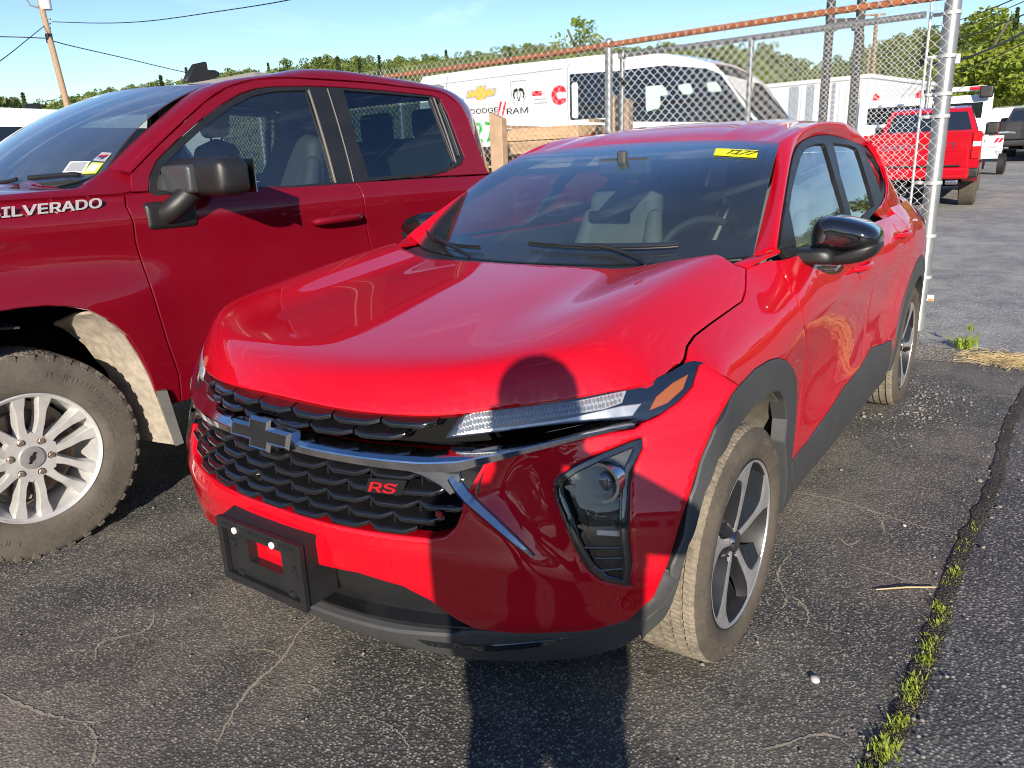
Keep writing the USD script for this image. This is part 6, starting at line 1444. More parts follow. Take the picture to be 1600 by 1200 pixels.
# white shed with grey bays
def aim(u, d): p = atd(u, 235, d); return p
sh0, sh1 = atd(1150, 200, 27), atd(1352, 200, 24)
ang = math.atan2(sh1[1] - sh0[1], sh1[0] - sh0[0]); Ls = np.linalg.norm((sh1 - sh0)[:2]); zb_ = float(gz((sh0[0] + sh1[0]) / 2, 0)); hS = atd(1250, 134, 25.5)[2] - zb_
shed = Thing('white_shed', 'low white metal shed with grey bays behind the fence', 'shed', (*((sh0 + sh1) / 2)[:2], zb_), ang)
sgn = 1 if (np.array([-math.sin(ang), math.cos(ang)]) @ (CC[:2] - ((sh0 + sh1) / 2)[:2])) > 0 else -1
shed.put('wall', box((0, -sgn * 3, hS / 2), (Ls, 6, hS)), M['white_metal'], 0)
shed.put('roof_edge', box((0, -sgn * 3, hS + .06), (Ls + .12, 6.12, .12), .01), M['white_metal'], 30)
for u0, u1 in ((1232, 1252), (1271, 1287), (1326, 1332)):
    q0, q1 = [(atd(u, 170, 25.5) - (sh0 + sh1) / 2) @ np.array([math.cos(ang), math.sin(ang), 0]) for u in (u0, u1)]
    shed.put('grey_bay', box(((q0 + q1) / 2, sgn * .02, hS / 2 - .02), (abs(q1 - q0), .05, hS - .06)), M['grey_metal'], 0)
for x in np.linspace(-.5, .5, 22): shed.put('wall_rib', box((x * Ls * .99, sgn * .015, hS / 2), (.03, .03, hS - .1)), M['white_metal'], 0)

# steel sign frame
sp0 = atd(1288, 150, 17.0); sp1 = atd(1334, 150, 17.0); zq = float(gz(sp0[0], 0))
sf = Thing('sign_frame', 'black steel two post sign frame rising behind the fence', 'sign frame', (*((sp0 + sp1) / 2)[:2], zq)); cS = (sp0 + sp1) / 2
hd = (sp1 - sp0) * [1, 1, 0]; hl = np.linalg.norm(hd); hd /= hl
for s in (-1, 1): sf.put('post', box((*(hd[:2] * s * hl / 2), 2.6), (.15, .15, 5.6), .01, math.atan2(hd[1], hd[0])), M['black_steel'], 30)
zc_ = atd(1312, 40, 17.0)[2] - zq
sf.put('crossbar', box((0, 0, zc_), (hl, .12, .15), .02, math.atan2(hd[1], hd[0])), M['black_steel'], 30)
for s in (-1, 1): sf.put('gusset', box((*(hd[:2] * s * (hl / 2 - .12)), zc_ - .12), (.10, .10, .12), .02, math.atan2(hd[1], hd[0])), M['black_steel'], 30)
sf.put('sign_cabinet', box((*(hd[:2] * -.15), atd(1300, 2, 17.0)[2] - zq + .55), (1.9, .35, 1.1), .02, math.atan2(hd[1], hd[0])), M['white_metal'], 30)

# ---- vehicles in the lot
def tailtruck(name, lab, paint_, loc, rz, letters=None, group=None):
    """Pickup seen from behind: x forward, origin under the tailgate."""
    t = Thing(name, lab, 'pickup truck', loc, rz)
    bd = sg.Polygon([(0, .62), (.0, 1.38), (1.9, 1.38), (1.92, 1.36), (4.0, 1.36), (5.6, 1.25), (5.75, .9), (5.75, .55), (5.2, .5), (.2, .5)]).difference(sg.Point(1.15, .42).buffer(.50)).difference(sg.Point(4.85, .42).buffer(.50))
    V, F = plate(bd, 2.0); V = np.stack([V[:, 0], V[:, 2] - 1.0, V[:, 1]], 1)
    k = np.clip((V[:, 2] - 1.1) / .3, 0, 1); V[:, 1] *= 1 - .035 * k
    t.put('body', (V, F[:, ::-1]), paint_, 20)
    cb_ = sg.Polygon([(1.95, 1.36), (2.12, 1.86), (2.35, 1.92), (3.4, 1.93), (3.75, 1.86), (4.35, 1.38)])
    V, F = plate(cb_, 1.8); V = np.stack([V[:, 0], V[:, 2] - .9, V[:, 1]], 1); V[:, 1] *= 1 - .22 * np.clip((V[:, 2] - 1.36) / .56, 0, 1); t.put('cab', (V, F[:, ::-1]), paint_, 25)
    gl = np.array([[(1.985 - .012, y * .78, 1.44) for y in (-1, 0, 1)], [(2.105 - .012, y * .66, 1.80) for y in (-1, 0, 1)]]); t.put('rear_window', thick(gl, .01, (-1, 0, 0)), M['dark_glass_solid'], 0)
    for s in (1, -1):
        sw_ = np.array([[(2.15, s * .895, 1.42), (4.15, s * .895, 1.42)], [(2.30, s * .745, 1.82), (3.6, s * .745, 1.82)]]); t.put('side_window', thick(sw_, .015, (0, s, 0)), M['dark_glass_solid'], 0)
        t.put('tail_lamp', box((-.005, s * .93, 1.13), (.06, .15, .46), .02), M['lamp_red'], 40); t.put('reversing_lamp', box((-.02, s * .93, 1.16), (.05, .13, .09), .01), M['lamp_white'], 30)
        t.put('step_end', box((-.03, s * .86, .66), (.16, .30, .17), .03), M['satin_black'], 40); t.put('exhaust_tip', box((-.05, s * .60, .50), (.12, .22, .09), .03), M['chrome'], 40)
        for x in (1.15, 4.85): t.put('wheel', revolve([(s * .99, .0), (s * .98, .25), (s * 1.0, .36), (s * .96, .42), (s * .72, .42), (s * .70, .3)], 36, 'y', (x, 0, .42)), M['tyre_side'], 30)
        t.put('mirror', box((4.0, s * 1.12, 1.48), (.12, .26, .26), .04), M['satin_black'], 40)
    t.put('tailgate', box((-.015, 0, 1.06), (.07, 1.66, .62), .03), paint_, 40); t.put('tailgate_spoiler', box((-.0, 0, 1.37), (.12, 1.70, .05), .02), paint_, 40); t.put('tailgate_panel', box((-.05, 0, 1.14), (.02, 1.36, .20), .008), paint_, 40)
    t.put('rear_bumper', box((-.05, 0, .66), (.22, 1.72, .22), .05), paint_, 40); t.put('bumper_step', box((-.06, 0, .79), (.22, 1.40, .03), .01), M['satin_black'], 40); t.put('underbody', box((2.6, 0, .52), (5.0, 1.5, .2)), M['dark_void'], 0); t.put('hitch', box((-.02, 0, .50), (.3, .10, .10), .01), M['satin_black'], 30)
    if letters:
        for k, ch in enumerate(letters):
            V, F = arr(meshkit.text_mesh(ch, .085, .006, bold=True)); V = V * [1.5, 1, 1]; c = (V.max(0) + V.min(0)) / 2
            t.put('letter', (np.stack([np.full(len(V), -.061) - V[:, 2], -(V[:, 0] - c[0]) + .56 - k * .14, V[:, 1] - c[1] + 1.14], 1), F), M['chrome'], 0)
    return t
plain('dark_glass_solid', (.012, .016, .020), .04, spec=.8, coat=.5); plain('lamp_red', (.55, .01, .012), .15, coat=.8)
def ground_at(u, d):
    p = atd(u, 300, d); return np.array([p[0], p[1], float(gz(p[0], 0))])
pp = ground_at(1428, 14.4); tailtruck('parked_pickup', 'bright red pickup seen from behind, right of the fence post', M['bright_red_paint'], pp, math.radians(184), 'CHEVROLET')

def boxcar(name, lab, cat_, prof, w, loc, rz, paint_, glassq, dark=None, lamps=True, r=.36, wx=(.9, 3.5)):
    """Small car or van from its side profile; windows are panes set on the body, lamps at the back (x = 0)."""
    t = Thing(name, lab, cat_, loc, rz); pl = sg.Polygon(prof)
    for x in wx: pl = pl.difference(sg.Point(x, r * .95).buffer(r * 1.15))
    V, F = plate(pl, 2 * w); V = np.stack([V[:, 0], V[:, 2] - w, V[:, 1]], 1); zt_ = V[:, 2].max(); V[:, 1] *= 1 - .20 * np.clip((V[:, 2] - zt_ * .55) / (zt_ * .45), 0, 1) ** 1.5
    t.put('body', (V, F[:, ::-1]), paint_, 25)
    for q in glassq:
        q = np.array(q, float); sc = 1 - .20 * np.clip((q[:, 2] - zt_ * .55) / (zt_ * .45), 0, 1) ** 1.5; q[:, 1] *= sc
        c = q.reshape(2, 2, 3); n = np.cross(c[0, 1] - c[0, 0], c[1, 0] - c[0, 0]); n /= np.linalg.norm(n); ctr = c.reshape(-1, 3).mean(0) - [t_w, 0, zt_ * .5] if False else c.reshape(-1, 3).mean(0) - [V[:, 0].mean(), 0, zt_ * .4]
        if n @ ctr < 0: n = -n
        t.put('window', thick(c + n * .012, .02, n), M['dark_glass_solid'], 0)
    for s in (1, -1):
        if lamps: t.put('tail_lamp', box((.0, s * w * .88, zt_ * .60), (.06, .10, zt_ * .20), .02), M['lamp_red'], 30)
        for x in wx: t.put('wheel', revolve([(s * w * .98, .0), (s * w * .97, r * .62), (s * w * .99, r * .85), (s * w * .95, r), (s * w * .72, r), (s * w * .70, r * .7)], 32, 'y', (x, 0, r)), M['rubber'], 30)
    return t
cv = [(0, .45), (-.02, 1.2), (.18, 1.88), (.5, 1.95), (2.9, 1.93), (3.9, 1.35), (4.75, 1.15), (4.85, .5), (4.2, .4)]
boxcar('parked_van', 'white van facing away, far right, black roof edge', 'van', cv, .95, ground_at(1568, 31), math.radians(176), M['white_paint'], [[(.9, .97, 1.3), (2.7, .97, 1.3), (1.0, .97, 1.75), (2.6, .97, 1.75)], [(.9, -.97, 1.3), (2.7, -.97, 1.3), (1.0, -.97, 1.75), (2.6, -.97, 1.75)]]).put('door_edge', box((.12, -.80, 1.45), (.1, .06, .85), .02, 0), M['satin_black'], 30)
sv = [(0, .45), (-.02, 1.05), (.28, 1.62), (.6, 1.72), (2.9, 1.68), (3.6, 1.12), (4.5, 1.0), (4.6, .45)]
boxcar('parked_suv', 'white sport utility car between red pickup and white van', 'car', sv, .92, ground_at(1527, 36), math.radians(178), M['white_paint'], [[(.02, .74, 1.16), (.02, -.74, 1.16), (.27, .66, 1.56), (.27, -.66, 1.56)]])
tailtruck('parked_pickup', 'black pickup seen from behind at the right picture edge', M['black_paint'], ground_at(1592, 27.0), math.radians(178))
fb = Thing('flatbed_trailer', 'white trailer tail with red slashes beside the red pickup', 'trailer', ground_at(1537, 21.5), math.radians(178))
fb.put('tail_panel', box((0, 0, .88), (.06, .62, .42), .02), M['white_paint'], 30); fb.put('deck', box((.9, .1, 1.16), (2.0, 1.0, .05), .01), M['grey_metal'], 30); fb.put('frame', box((.8, .1, .60), (1.6, .5, .16), .02), M['white_metal'], 30); fb.put('bumper', box((0, .05, .52), (.12, .55, .10), .02), M['white_metal'], 30)
for s in (-1, 1): fb.put('wheel', revolve([(s * .42, 0), (s * .43, .22), (s * .40, .30), (s * .25, .30)], 28, 'y', (1.0, .1, .30)), M['rubber'], 30)
for k in (0, 1): fb.put('red_slash', place(plate(sg.Polygon([(0, 0), (.07, 0), (.14, .12), (.07, .12)]), .006), (-.034, -.08 - .10 * k, .90), (0, -1, 0), (0, 0, 1)), M['ink_red'], 0)
V, F = arr(meshkit.text_mesh('DODGE', .05, .004, bold=True)); fb.put('lettering', (np.stack([-.034 - V[:, 2], .08 - V[:, 0], V[:, 1] + .76], 1), F), M['ink_grey'], 0)
fb.put('star_mark', place(plate(sg.Point(0, 0).buffer(.045, 6), .006), (-.034, .16, .95), (0, -1, 0), (0, 0, 1)), M['ink_black'], 0)
wt_ = Thing('work_truck', 'white work truck with roof beacons behind the red pickup', 'truck', ground_at(1385, 24), math.radians(186))
cb2 = sg.Polygon([(0, .9), (0, 2.05), (.15, 2.25), (1.3, 2.28), (1.7, 1.6), (2.6, 1.45), (2.7, .7), (.2, .6)])
V, F = plate(cb2, 2.0); wt_.put('cab', (np.stack([V[:, 0], V[:, 2] - 1.0, V[:, 1]], 1), F[:, ::-1]), M['white_paint'], 20)
wt_.put('rear_window', box((-.01, 0, 1.78), (.03, 1.5, .5), .01), M['dark_glass_solid'], 30); wt_.put('flat_deck', box((-1.6, 0, .95), (3.2, 2.1, .12), .02), M['white_metal'], 30)
for s in (-1, 1):
    wt_.put('side_window', box((.75, s * .995, 1.82), (.8, .03, .5), .01), M['dark_glass_solid'], 30); wt_.put('beacon', revolve([(0, .10), (.10, .10), (.2, .04), (.21, 0)], 16, 'z', (.6, s * .6, 2.28)), M['lamp_red'], 40); wt_.put('mirror', box((1.4, s * 1.2, 1.85), (.1, .22, .4), .03), M['satin_black'], 40)
    for x in (-2.2, 1.6): wt_.put('wheel', revolve([(s * .98, 0), (s * .97, .26), (s * .95, .42), (s * .7, .42)], 28, 'y', (x, 0, .42)), M['rubber'], 30)
lbar = Thing('tow_truck', 'white tow truck with red and white roof light bar, mostly hidden by the post', 'truck', ground_at(1478, 24.0), math.radians(184))
V, F = plate(cb2, 2.0); lbar.put('cab', (np.stack([V[:, 0], (V[:, 2] - 1.0) * .95, V[:, 1]], 1), F[:, ::-1]), M['white_paint'], 20); lbar.put('rear_window', box((-.02, 0, 1.8), (.03, 1.4, .45), .01), M['dark_glass_solid'], 30)
lbar.put('light_bar', box((.3, 0, 2.44), (.3, 1.5, .14), .03), M['white_plastic'], 40)
for s in (-1, 1): lbar.put('red_lens', box((.14, s * .45, 2.44), (.06, .3, .10), .02), M['lamp_red'], 30); lbar.put('work_lamp', box((-.2, s * .75, 2.30), (.2, .36, .34), .05), M['black_steel'], 40); lbar.put('wheel', revolve([(s * .95, 0), (s * .94, .26), (s * .92, .42), (s * .7, .42)], 28, 'y', (1.6, 0, .42)), M['rubber'], 30)
lbar.put('deck', box((-1.2, 0, .95), (2.4, 1.9, .12), .02), M['black_steel'], 30)
# white car whose roof shows beyond the cherry pickup, and one past the van
def wcar(loc, rz, lab, nm='white_car', fin=True, k=1.0):
    pr = [(-2.2, .5), (-2.25, 1.1), (-1.9, 1.62), (-1.5, 1.74), (.1, 1.76), (.55, 1.68), (1.45, 1.16), (2.3, 1.02), (2.45, .5)]; pr = [(a * k, b * k) for a, b in pr]
    t = boxcar(nm, lab, 'car', pr, .95 * k, loc, rz, M['white_paint'], [[tuple(k * v for v in p) for p in q] for q in ([(-1.7, .97, 1.15), (1.15, .97, 1.15), (-1.5, .97, 1.62), (.45, .97, 1.62)], [(-1.7, -.97, 1.15), (1.15, -.97, 1.15), (-1.5, -.97, 1.62), (.45, -.97, 1.62)], [(1.38, .80, 1.2), (1.38, -.80, 1.2), (.60, .72, 1.66), (.60, -.72, 1.66)])], lamps=False, wx=(-1.4, 1.4))
    if fin:
        V, F = plate(sg.Polygon([(.12, 0), (.06, .11), (-.05, .115), (-.06, .05), (-.16, .04), (-.17, 0)]), .05); t.put('aerial', (np.stack([V[:, 0] - .9, V[:, 2] - .025, V[:, 1] + 1.748 * k], 1), F[:, ::-1]), M['satin_black'], 0)
    return t
wl_ = atd(40, 200, 7.2); wcar((-.55, -6.1, .02), math.radians(-4), 'white car beyond the cherry red pickup, at the left edge', k=1.10)
wq = ground_at(1160, 15.5); wcar((wq[0], wq[1], wq[2]), math.radians(100), 'white car partly hidden between the van nose and the shed', fin=False)

# ---- poles and wires
def pole(u0, v0, u1, v1, d, r, lab, nm='utility_pole'):
    b, t = atd(u0, v0, d), atd(u1, v1, d); dirn = (t - b) / np.linalg.norm(t - b); z0 = 0.0; base = b + dirn * ((z0 - b[2]) / dirn[2])
    th = Thing(nm, lab, 'utility pole', base); L = np.linalg.norm(t - base); th.put('pole', tube(np.array([dirn * 0, dirn * L * .5, dirn * L]), [r * 1.15, r, r * .85], 14), M['weathered_wood'], 60); th.dir = dirn; th.L = L; th.base = base; return th
lpole = pole(105, 165, 60, -8, 42, .17, 'leaning wooden utility pole at the upper left')
def lw(u, v, d=42.0): return atd(u, v, d)
c = lw(70, 1) - lpole.base; lpole.put('transformer', cat([revolve([(-.45, .0), (-.45, .30), (.45, .30), (.5, .2), (.5, 0)], 20, 'z', c), box(c + [0, 0, .55], (.2, .2, .2), .03)]), M['white_metal'], 40)
c1 = [lw(60, 12) - lpole.base, lw(47, 8) - lpole.base, lw(42, 0) - lpole.base]; lpole.put('lamp_arm', tube(np.array(c1), .05, 8), M['galvanised'], 60)
for v in (28, 35, 42): lpole.put('bracket', tube(np.array([lw(70 + (v - 28) * .3, v) - lpole.base, lw(79, v + 2) - lpole.base]), .05, 6), M['galvanised'], 60)
lpole.put('cable_clamp', box(lw(77, 60) - lpole.base, (.3, .3, .5), .05), M['black_steel'], 30)
def wire(pts, d0, d1, r, lab, grp='overhead wires'):
    n = len(pts); P = smoothc(np.array([atd(u, v, d0 + (d1 - d0) * k / (n - 1)) for k, (u, v) in enumerate(pts)]), 30)
    put('/World/overhead_wire', tube(P, r, 6), M['cable_black'], 60, lab, 'wire', grp)
wire([(82, 34), (150, 36), (230, 33), (320, 21), (400, 9), (470, -4)], 42, 30, .022, 'thin wire rising right from the leaning pole')
wire([(80, 63), (130, 76), (200, 92), (285, 112), (360, 124)], 42, 60, .028, 'wire falling right from the leaning pole behind the pickup')
wire([(-20, 57), (30, 58), (76, 60)], 42, 42, .03, 'level wire left of the leaning pole')
wire([(-20, 108), (10, 88), (40, 64), (70, 40)], 30, 42, .02, 'steep wire down left of the leaning pole')
for k, (p, r) in enumerate((([(1460, 42), (1500, 31), (1545, 15), (1590, -4)], .016), ([(1460, 54), (1500, 44), (1550, 24), (1610, -2)], .012), ([(1460, 70), (1500, 60), (1550, 43), (1620, 14)], .018), ([(1440, 104), (1490, 96), (1545, 77), (1620, 40)], .034), ([(1440, 120), (1500, 112), (1550, 92), (1620, 60)], .016))):
    wire(p, 34, 18, r, ['topmost', 'second', 'third', 'thick fourth', 'lowest'][k] + ' of the wires crossing at upper right', 'wires at the upper right')
p2 = pole(1360, 165, 1370, 22, 55, .16, 'pale utility pole seen through the fence mesh, left of the end post')
p2.put('crossarm', tube(np.array([atd(1352, 24, 55) - p2.base, atd(1384, 22, 55) - p2.base]), .07, 8), M['weathered_wood'], 60)
pole(1350, 165, 1359, 70, 62, .12, 'shorter pale pole beside the utility pole in the mesh')
ub = Thing('utility_box', 'small white utility box just right of the fence end post', 'utility box', atd(1495, 92, 20)); ub.put('box', box((0, 0, 0), (.14, .16, .24), .02), M['white_plastic'], 40); ub.put('arm', tube([(0, -.1, -.06), (0, -.6, -.05)], .03, 8), M['black_steel'], 60); ub.put('mast', tube([(0, -.6, -4.5), (0, -.6, .1)], .05, 10), M['galvanised'], 60)
cn0, cn1 = atd(1567, 109, 60), atd(1640, 106, 56)
cp = Thing('station_canopy', 'red and white canopy edge among the trees at far right', 'canopy', (*((cn0 + cn1) / 2)[:2], 0), math.atan2(cn1[1] - cn0[1], cn1[0] - cn0[0])); Lc = np.linalg.norm((cn1 - cn0)[:2]); zc2 = (cn0[2] + cn1[2]) / 2
cp.put('roof_edge', box((0, 0, zc2), (Lc, 5, .28)), M['roof_red'], 0); cp.put('lower_band', box((0, 0, zc2 - .22), (Lc * .98, 4.9, .14)), M['white_plastic'], 0)
for s in (-1, 1): cp.put('column', box((s * Lc * .35, 0, zc2 / 2 - .15), (.25, .25, zc2 - .3)), M['white_metal'], 0)
# ------------------------------------------------------------------ hills and trees
def azel(u, v):
    r = ray(u, v); return math.atan2(r[1], r[0]), math.atan2(r[2], math.hypot(r[0], r[1]))
rid = [azel(*p) for p in ((-60, 150), (0, 152), (40, 160), (60, 170), (100, 158), (200, 140), (380, 116), (470, 107), (530, 97), (640, 98), (760, 88), (850, 76), (1000, 80), (1060, 76), (1120, 78), (1180, 84), (1200, 80), (1250, 106), (1310, 104), (1350, 88), (1400, 62), (1450, 54), (1500, 48), (1560, 42), (1600, 34), (1700, 26))]
ra = np.unwrap(np.array([r[0] for r in rid])); re_ = np.array([r[1] for r in rid])
if ra[0] < ra[-1]: pass
else: ra, re_ = ra[::-1], re_[::-1]
def ridge(a):
    a = np.asarray(a, float); m = (ra[0] + ra[-1]) / 2; a = (a - m + np.pi) % (2 * np.pi) - np.pi + m
    return np.where((a < ra[0]) | (a > ra[-1]), .105 + .045 * np.sin(a * 3) , np.interp(a, ra, re_))
R0, R1 = 70.0, 210.0
def hillz(r, a):
    t = np.clip((r - R0) / (R1 - R0), 0, 1); t = t * t * (3 - 2 * t)
    return np.maximum(0, (1.41 + np.tan(ridge(a)) * R1 - 9.0)) * t - .2
rr, aa = np.meshgrid(np.r_[R0, np.linspace(80, 230, 12), 300, 390], np.linspace(0, 2 * np.pi, 181), indexing='ij')
hz_ = hillz(rr, aa) + 2.2 * (meshkit.fbm(np.stack([rr * np.cos(aa) / 30, rr * np.sin(aa) / 30, 0 * rr], -1), 3) - .5) * (rr > R0) - 30 * np.clip((rr - 240) / 150, 0, 1)
put('/World/hills', grid(np.stack([CC[0] + rr * np.cos(aa), CC[1] + rr * np.sin(aa), hz_], -1)), M['hill_floor'], 60, kind='structure')
def crown(n, size, rg, shape='round', leaf=.5):
    """Leaf clumps through a crown volume of given (radius, height)."""
    R, Hh = size; C_ = []
    if shape == 'cone':
        z = rg.random(n * 3) ** .75; rad = R * (1 - z) ** .8 * (.75 + .25 * np.sin(z * 34 + rg.random() * 6)); a = rg.random(n * 3) * 6.283; q = rad * rg.random(n * 3) ** .35
        C_ = np.stack([q * np.cos(a), q * np.sin(a), z * Hh], 1)[:n]
    else:
        lob = [(rg.normal(0, R * .42, 2), rg.uniform(.25, .95) * Hh, rg.uniform(.30, .55) * R) for _ in range(13)]
        for k in range(n):
            o, h, rad = lob[rg.integers(len(lob))]; d_ = rg.normal(0, 1, 3); d_ /= np.linalg.norm(d_); C_.append(np.array([o[0], o[1], h]) + d_ * rad * rg.random() ** .28 * [1, 1, .72])
        C_ = np.array(C_)
    nn_ = len(C_); out = C_ - [0, 0, Hh * .4]; out /= np.linalg.norm(out, axis=1, keepdims=True) + 1e-9; nrm = out * .6 + rg.normal(0, .7, (nn_, 3)) + [0, 0, .4]; nrm /= np.linalg.norm(nrm, axis=1, keepdims=True)
    t = np.cross(nrm, rg.normal(0, 1, (nn_, 3))); t /= np.linalg.norm(t, axis=1, keepdims=True); b = np.cross(nrm, t); s = leaf * rg.uniform(.55, 1.3, (nn_, 1))
    V = np.stack([C_ - t * s, C_ - b * s * .5 + nrm * s * .12, C_ + t * s, C_ + b * s * .55 + nrm * s * .1], 1).reshape(-1, 3); i = np.arange(nn_) * 4
    return V, np.vstack([np.stack([i, i + 1, i + 2], 1), np.stack([i, i + 2, i + 3], 1)])
def trunk(Hh, r, rg, limbs=6, spread=.5):
    P = np.array([(rg.normal(0, .06) * k, rg.normal(0, .06) * k, Hh * k / 5) for k in range(6)]); ms = [tube(P, np.linspace(r, r * .3, 6), 8)]
    for k in range(limbs):
        t = rg.uniform(.3, .85); b = P[int(t * 5)]; a = rg.random() * 6.28; l = Hh * spread * (1.1 - t); ms.append(tube(np.array([b, b + [math.cos(a) * l * .5, math.sin(a) * l * .5, l * .35], b + [math.cos(a) * l, math.sin(a) * l, l * .8]]), [r * .4, r * .25, r * .1], 5))
    return cat(ms)
rg = np.random.default_rng(21)
cls = UsdGeom.Xform.Define(stage, '/World/hillside_forest'); pi = UsdGeom.PointInstancer.Define(stage, '/World/hillside_forest/canopy')
cls.GetPrim().SetCustomDataByKey('kind', 'stuff'); tag(cls, 'green mixed forest covering the hills all along the horizon', 'forest')
protos = []
for k, (sh, R, Hh, n, leaf, mt) in enumerate((('round', 3.2, 7.5, 950, .32, 'leaf_forest'), ('round', 2.6, 8.5, 850, .30, 'leaf_forest'), ('round', 3.6, 6.5, 950, .34, 'leaf_bright'), ('cone', 2.0, 10.5, 620, .40, 'leaf_conifer'))):
    pth = '/World/hillside_forest/canopy/protos/tree_%s' % 'abcd'[k]; UsdGeom.Xform.Define(stage, pth)
    V, F = crown(n, (R, Hh), rg, sh, leaf); put(pth + '/crown', (V + [0, 0, 1.2], F), M[mt], 0); put(pth + '/trunk', trunk(Hh * .8, .16, rg, 3), M['bark'], 50); protos.append(Sdf.Path(pth))
pos, idx, ori, scl = [], [], [], []
mid = (ra[0] + ra[-1]) / 2; half_ = (ra[-1] - ra[0]) / 2
for k in range(8200):
    a = mid + rg.uniform(-1.05, 1.05) * half_ if k < 6600 else rg.random() * 6.283
    r = R0 + (R1 + 14 - R0) * rg.random() ** .75
    if r < 82 and rg.random() < .4: continue
    x, y = CC[0] + r * math.cos(a), CC[1] + r * math.sin(a); pos.append((x, y, float(hillz(r, a)) - .5)); s = rg.uniform(.55, 1.0) * (.62 + .38 * r / R1); scl.append((s, s, s * rg.uniform(.85, 1.15))); t = rg.random() * 6.283; ori.append(Gf.Quath(math.cos(t / 2), 0, 0, math.sin(t / 2)))
    idx.append(int(rg.choice(4, p=[.42, .32, .25, .01])))
pi.CreatePrototypesRel().SetTargets(protos); pi.CreatePositionsAttr(Vt.Vec3fArray.FromNumpy(np.array(pos, np.float32))); pi.CreateProtoIndicesAttr(Vt.IntArray.FromNumpy(np.array(idx, np.int32))); pi.CreateScalesAttr(Vt.Vec3fArray.FromNumpy(np.array(scl, np.float32))); pi.CreateOrientationsAttr(Vt.QuathArray(ori))
def tree(u, d, vtop, R, lab, shape='round', mt='leaf_bright', n=5000, leaf=.16, low=.25, nm='broadleaf_tree'):
    p = atd(u, 230, d); top = atd(u, vtop, d)[2]; z0 = float(min(gz(p[0], 0), 2)); Hh = top - z0
    t = Thing(nm, lab, 'tree', (p[0], p[1], z0)); V, F = crown(n, (R, Hh * (1 - low)), rg, shape, leaf); t.put('crown', (V + [0, 0, Hh * low], F), M[mt], 0); t.put('trunk', trunk(Hh * .9, .03 * Hh ** .8 + .05, rg, 9, .45), M['bark'], 50)
tree(1538, 38, 22, 3.0, 'bright green tree standing alone behind the white van', n=7000, leaf=.15, low=.14)
tree(1590, 52, 110, 3.0, 'dark bush beside the canopy at the far right edge', mt='leaf_forest', n=3000, leaf=.2, low=.05)
tree(1508, 48, 70, 2.4, 'green tree close right of the fence end post', n=3500, leaf=.18, low=.1, mt='leaf_forest')
tree(903, 48, 30, 1.5, 'slender tree top rising above the rusty rail over the van', n=900, leaf=.15, low=.35)
tree(850, 52, 62, 1.7, 'sparse low tree top left of the slender one, above the rail', n=500, leaf=.14, low=.35)
tree(540, 95, 95, 2.6, 'dark spruce on the ridge above the pickup cab, left one', 'cone', 'leaf_conifer', 2600, .28, .05, 'spruce_tree')
tree(572, 95, 97, 2.4, 'dark spruce on the ridge above the pickup cab, right one', 'cone', 'leaf_conifer', 2400, .28, .05, 'spruce_tree')
tree(40, 60, 158, 2.2, 'dark spruce left of the leaning pole above the white car', 'cone', 'leaf_conifer', 2400, .2, .05, 'spruce_tree')
tree(603, 90, 92, 1.5, 'thin spruce with a pointed top on the ridge', 'cone', 'leaf_conifer', 700, .22, .1, 'spruce_tree')
# a building behind the photographer: it shows in the paint and the glass
bld = Thing('sales_building', 'white sales building with red fascia behind the photographer', 'building', (7.0, 22.0, 0), 0.35)
bld.put('wall', box((0, 0, 1.9), (22, 9, 3.8)), M['white_metal'], 0); bld.put('fascia', box((0, 0, 4.05), (22.6, 9.6, .5)), M['roof_red'], 0)
for k in range(6): w_ = bld.put('window', box((-8.5 + k * 3.4, -4.53, 1.6), (2.4, .08, 2.0)), M['dark_glass_solid'], 0)
# ------------------------------------------------------------------ the photographer, standing behind the phone (only the shadow falls into the picture)
pd = np.array([-.815, -.58, 0]); pl_ = np.array([.58, -.815, 0]); pu = np.array([0, 0, 1.0])
po = np.array([2.32, 1.72, -.05])
def pj(f, l, z): return po + pd * f + pl_ * l + pu * z
def bone(a, ra_, b, rb_):
    s = []
    for c, r in ((a, ra_), (b, rb_)):
        q = m3.Manifold.sphere(r, 20).translate([float(v) for v in c]); s.append(q)
    return m3.Manifold.batch_hull(s)
def body(bones):
    q = m3.Manifold.batch_boolean([bone(*b) for b in bones], m3.OpType.Add); V, F = arr(q)
    t = trimesh.Trimesh(V, F, process=True); t = t.subdivide_to_size(.03, max_iter=8) if False else t; return np.array(t.vertices), np.array(t.faces)
per = Thing('person', 'person in dark jacket and jeans holding up a phone to photograph the car', 'person', po, world=True)
hd = pj(.02, 0, 1.60); nk = pj(-.01, 0, 1.43); ch = pj(0, 0, 1.25); pe = pj(0, 0, .95)
ls, rs_ = pj(0, .17, 1.36), pj(0, -.20, 1.36); le, re2 = pj(.12, .185, 1.10), pj(.16, -.31, 1.27); lh_, rh_ = pj(.36, .055, 1.36), pj(.37, -.085, 1.38)
skinb = [(hd + [0, 0, .025], .088, hd - [0, 0, .015], .080), (hd + pd * .03 - [0, 0, .03], .062, hd + pd * .045 - [0, 0, .085], .042), (nk, .052, hd - [0, 0, .06], .055), (hd + pd * .085 - [0, 0, .005], .012, hd + pd * .105 - [0, 0, .035], .014)]
for s in (1, -1): skinb.append((hd + pl_ * s * .083 + [0, 0, .005], .016, hd + pl_ * s * .084 - [0, 0, .035], .012))
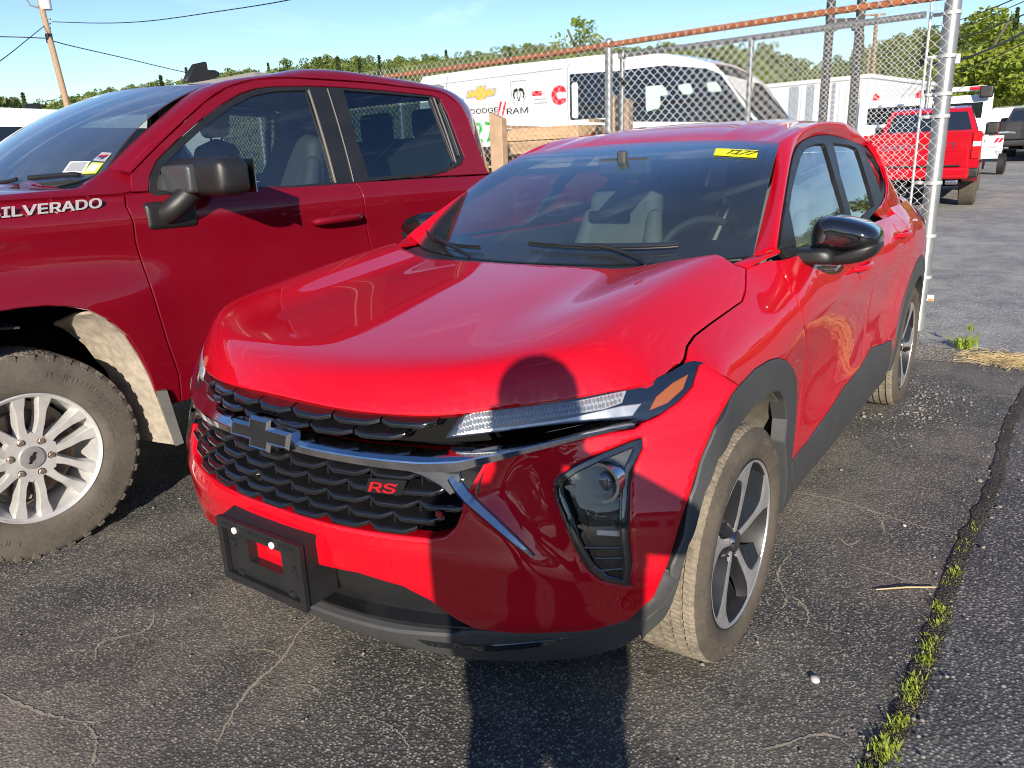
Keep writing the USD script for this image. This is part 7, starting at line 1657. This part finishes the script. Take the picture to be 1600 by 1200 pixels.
for h, e, s in ((lh_, le, 1), (rh_, re2, -1)):
    skinb.append((e * .25 + h * .75, .030, h, .026)); pc_ = h + pd * .02 + pu * .035; skinb.append((h, .028, pc_, .034))
    for k in range(4): b0 = pc_ + pu * (.03 - .016 * k) + pd * .02; skinb += [(b0, .0095, b0 + pd * .035 - pl_ * s * .004, .009), (b0 + pd * .035 - pl_ * s * .004, .009, b0 + pd * .045 - pl_ * s * (.038 - .003 * k), .008)]
    skinb += [(h + pu * .02 - pl_ * s * .02, .012, h + pu * .055 - pl_ * s * .045, .0105), (h + pu * .055 - pl_ * s * .045, .0105, h + pu * .07 - pl_ * s * .055 + pd * .018, .009)]
per.put('body', body(skinb), M['skin'], 60)
per.put('hair', body([(hd + [0, 0, .045] - pd * .012, .092, hd + [0, 0, .03] - pd * .035, .088), (hd - pd * .04 - [0, 0, .02], .078, hd - pd * .045 - [0, 0, .06], .06)]), M['hair_brown'], 60)
for s in (1, -1): per.put('eye', moved(trimesh.creation.icosphere(2, .011), hd + pd * .079 + pl_ * s * .032 + [0, 0, .012]), M['white_plastic'], 60)
per.put('mouth', tube(np.array([hd + pd * .083 - [0, 0, .068] - pl_ * .024, hd + pd * .089 - [0, 0, .070], hd + pd * .083 - [0, 0, .068] + pl_ * .024]), .005, 8), plain('lip', (.38, .14, .12), .5), 60)
jk = [(ls, .085, rs_, .085), (ch + pl_ * .09, .145, ch - pl_ * .09, .145), (ch + pl_ * .09, .14, pe + pl_ * .08, .15), (ch - pl_ * .09, .14, pe - pl_ * .08, .15), (pe + pl_ * .08, .15, pe - pl_ * .08, .15), (ls, .085, le, .062), (le, .062, le * .25 + lh_ * .75, .045), (rs_, .085, re2, .066), (re2, .066, re2 * .25 + rh_ * .75, .045), (nk - pu * .03, .07, ch + pu * .1, .12), (pe + pl_ * .09 - pu * .08, .16, pe - pl_ * .09 - pu * .08, .16)]
per.put('jacket', body(jk), M['shirt'], 60)
lg = []
for s in (1, -1): lg += [(pe + pl_ * s * .09 - pu * .05, .115, pj(.03, s * .12, .50), .075), (pj(.03, s * .12, .50), .075, pj(-.02, s * .14, .10), .062)]
per.put('trousers', body(lg), M['denim'], 60)
for s in (1, -1): per.put('shoe', body([(pj(-.05, s * .14, .045), .045, pj(.16, s * .16, .035), .035), (pj(-.04, s * .14, .07), .045, pj(.05, s * .15, .05), .045)]), M['satin_black'], 60)
ph_ = Thing('phone', 'slim dark phone held up in both hands by the photographer', 'phone', CC - ray(800, 600) / np.linalg.norm(ray(800, 600)) * .02, world=True)
r0 = ray(800, 600); r0 /= np.linalg.norm(r0)
V, F = box((0, 0, 0), (.150, .074, .008), .0035); ph_.put('shell', place((V, F), CC - r0 * .022 + CM[0] * .055 * -1 + CM[1] * .02, CM[0], CM[1]), M['black_paint'], 40)
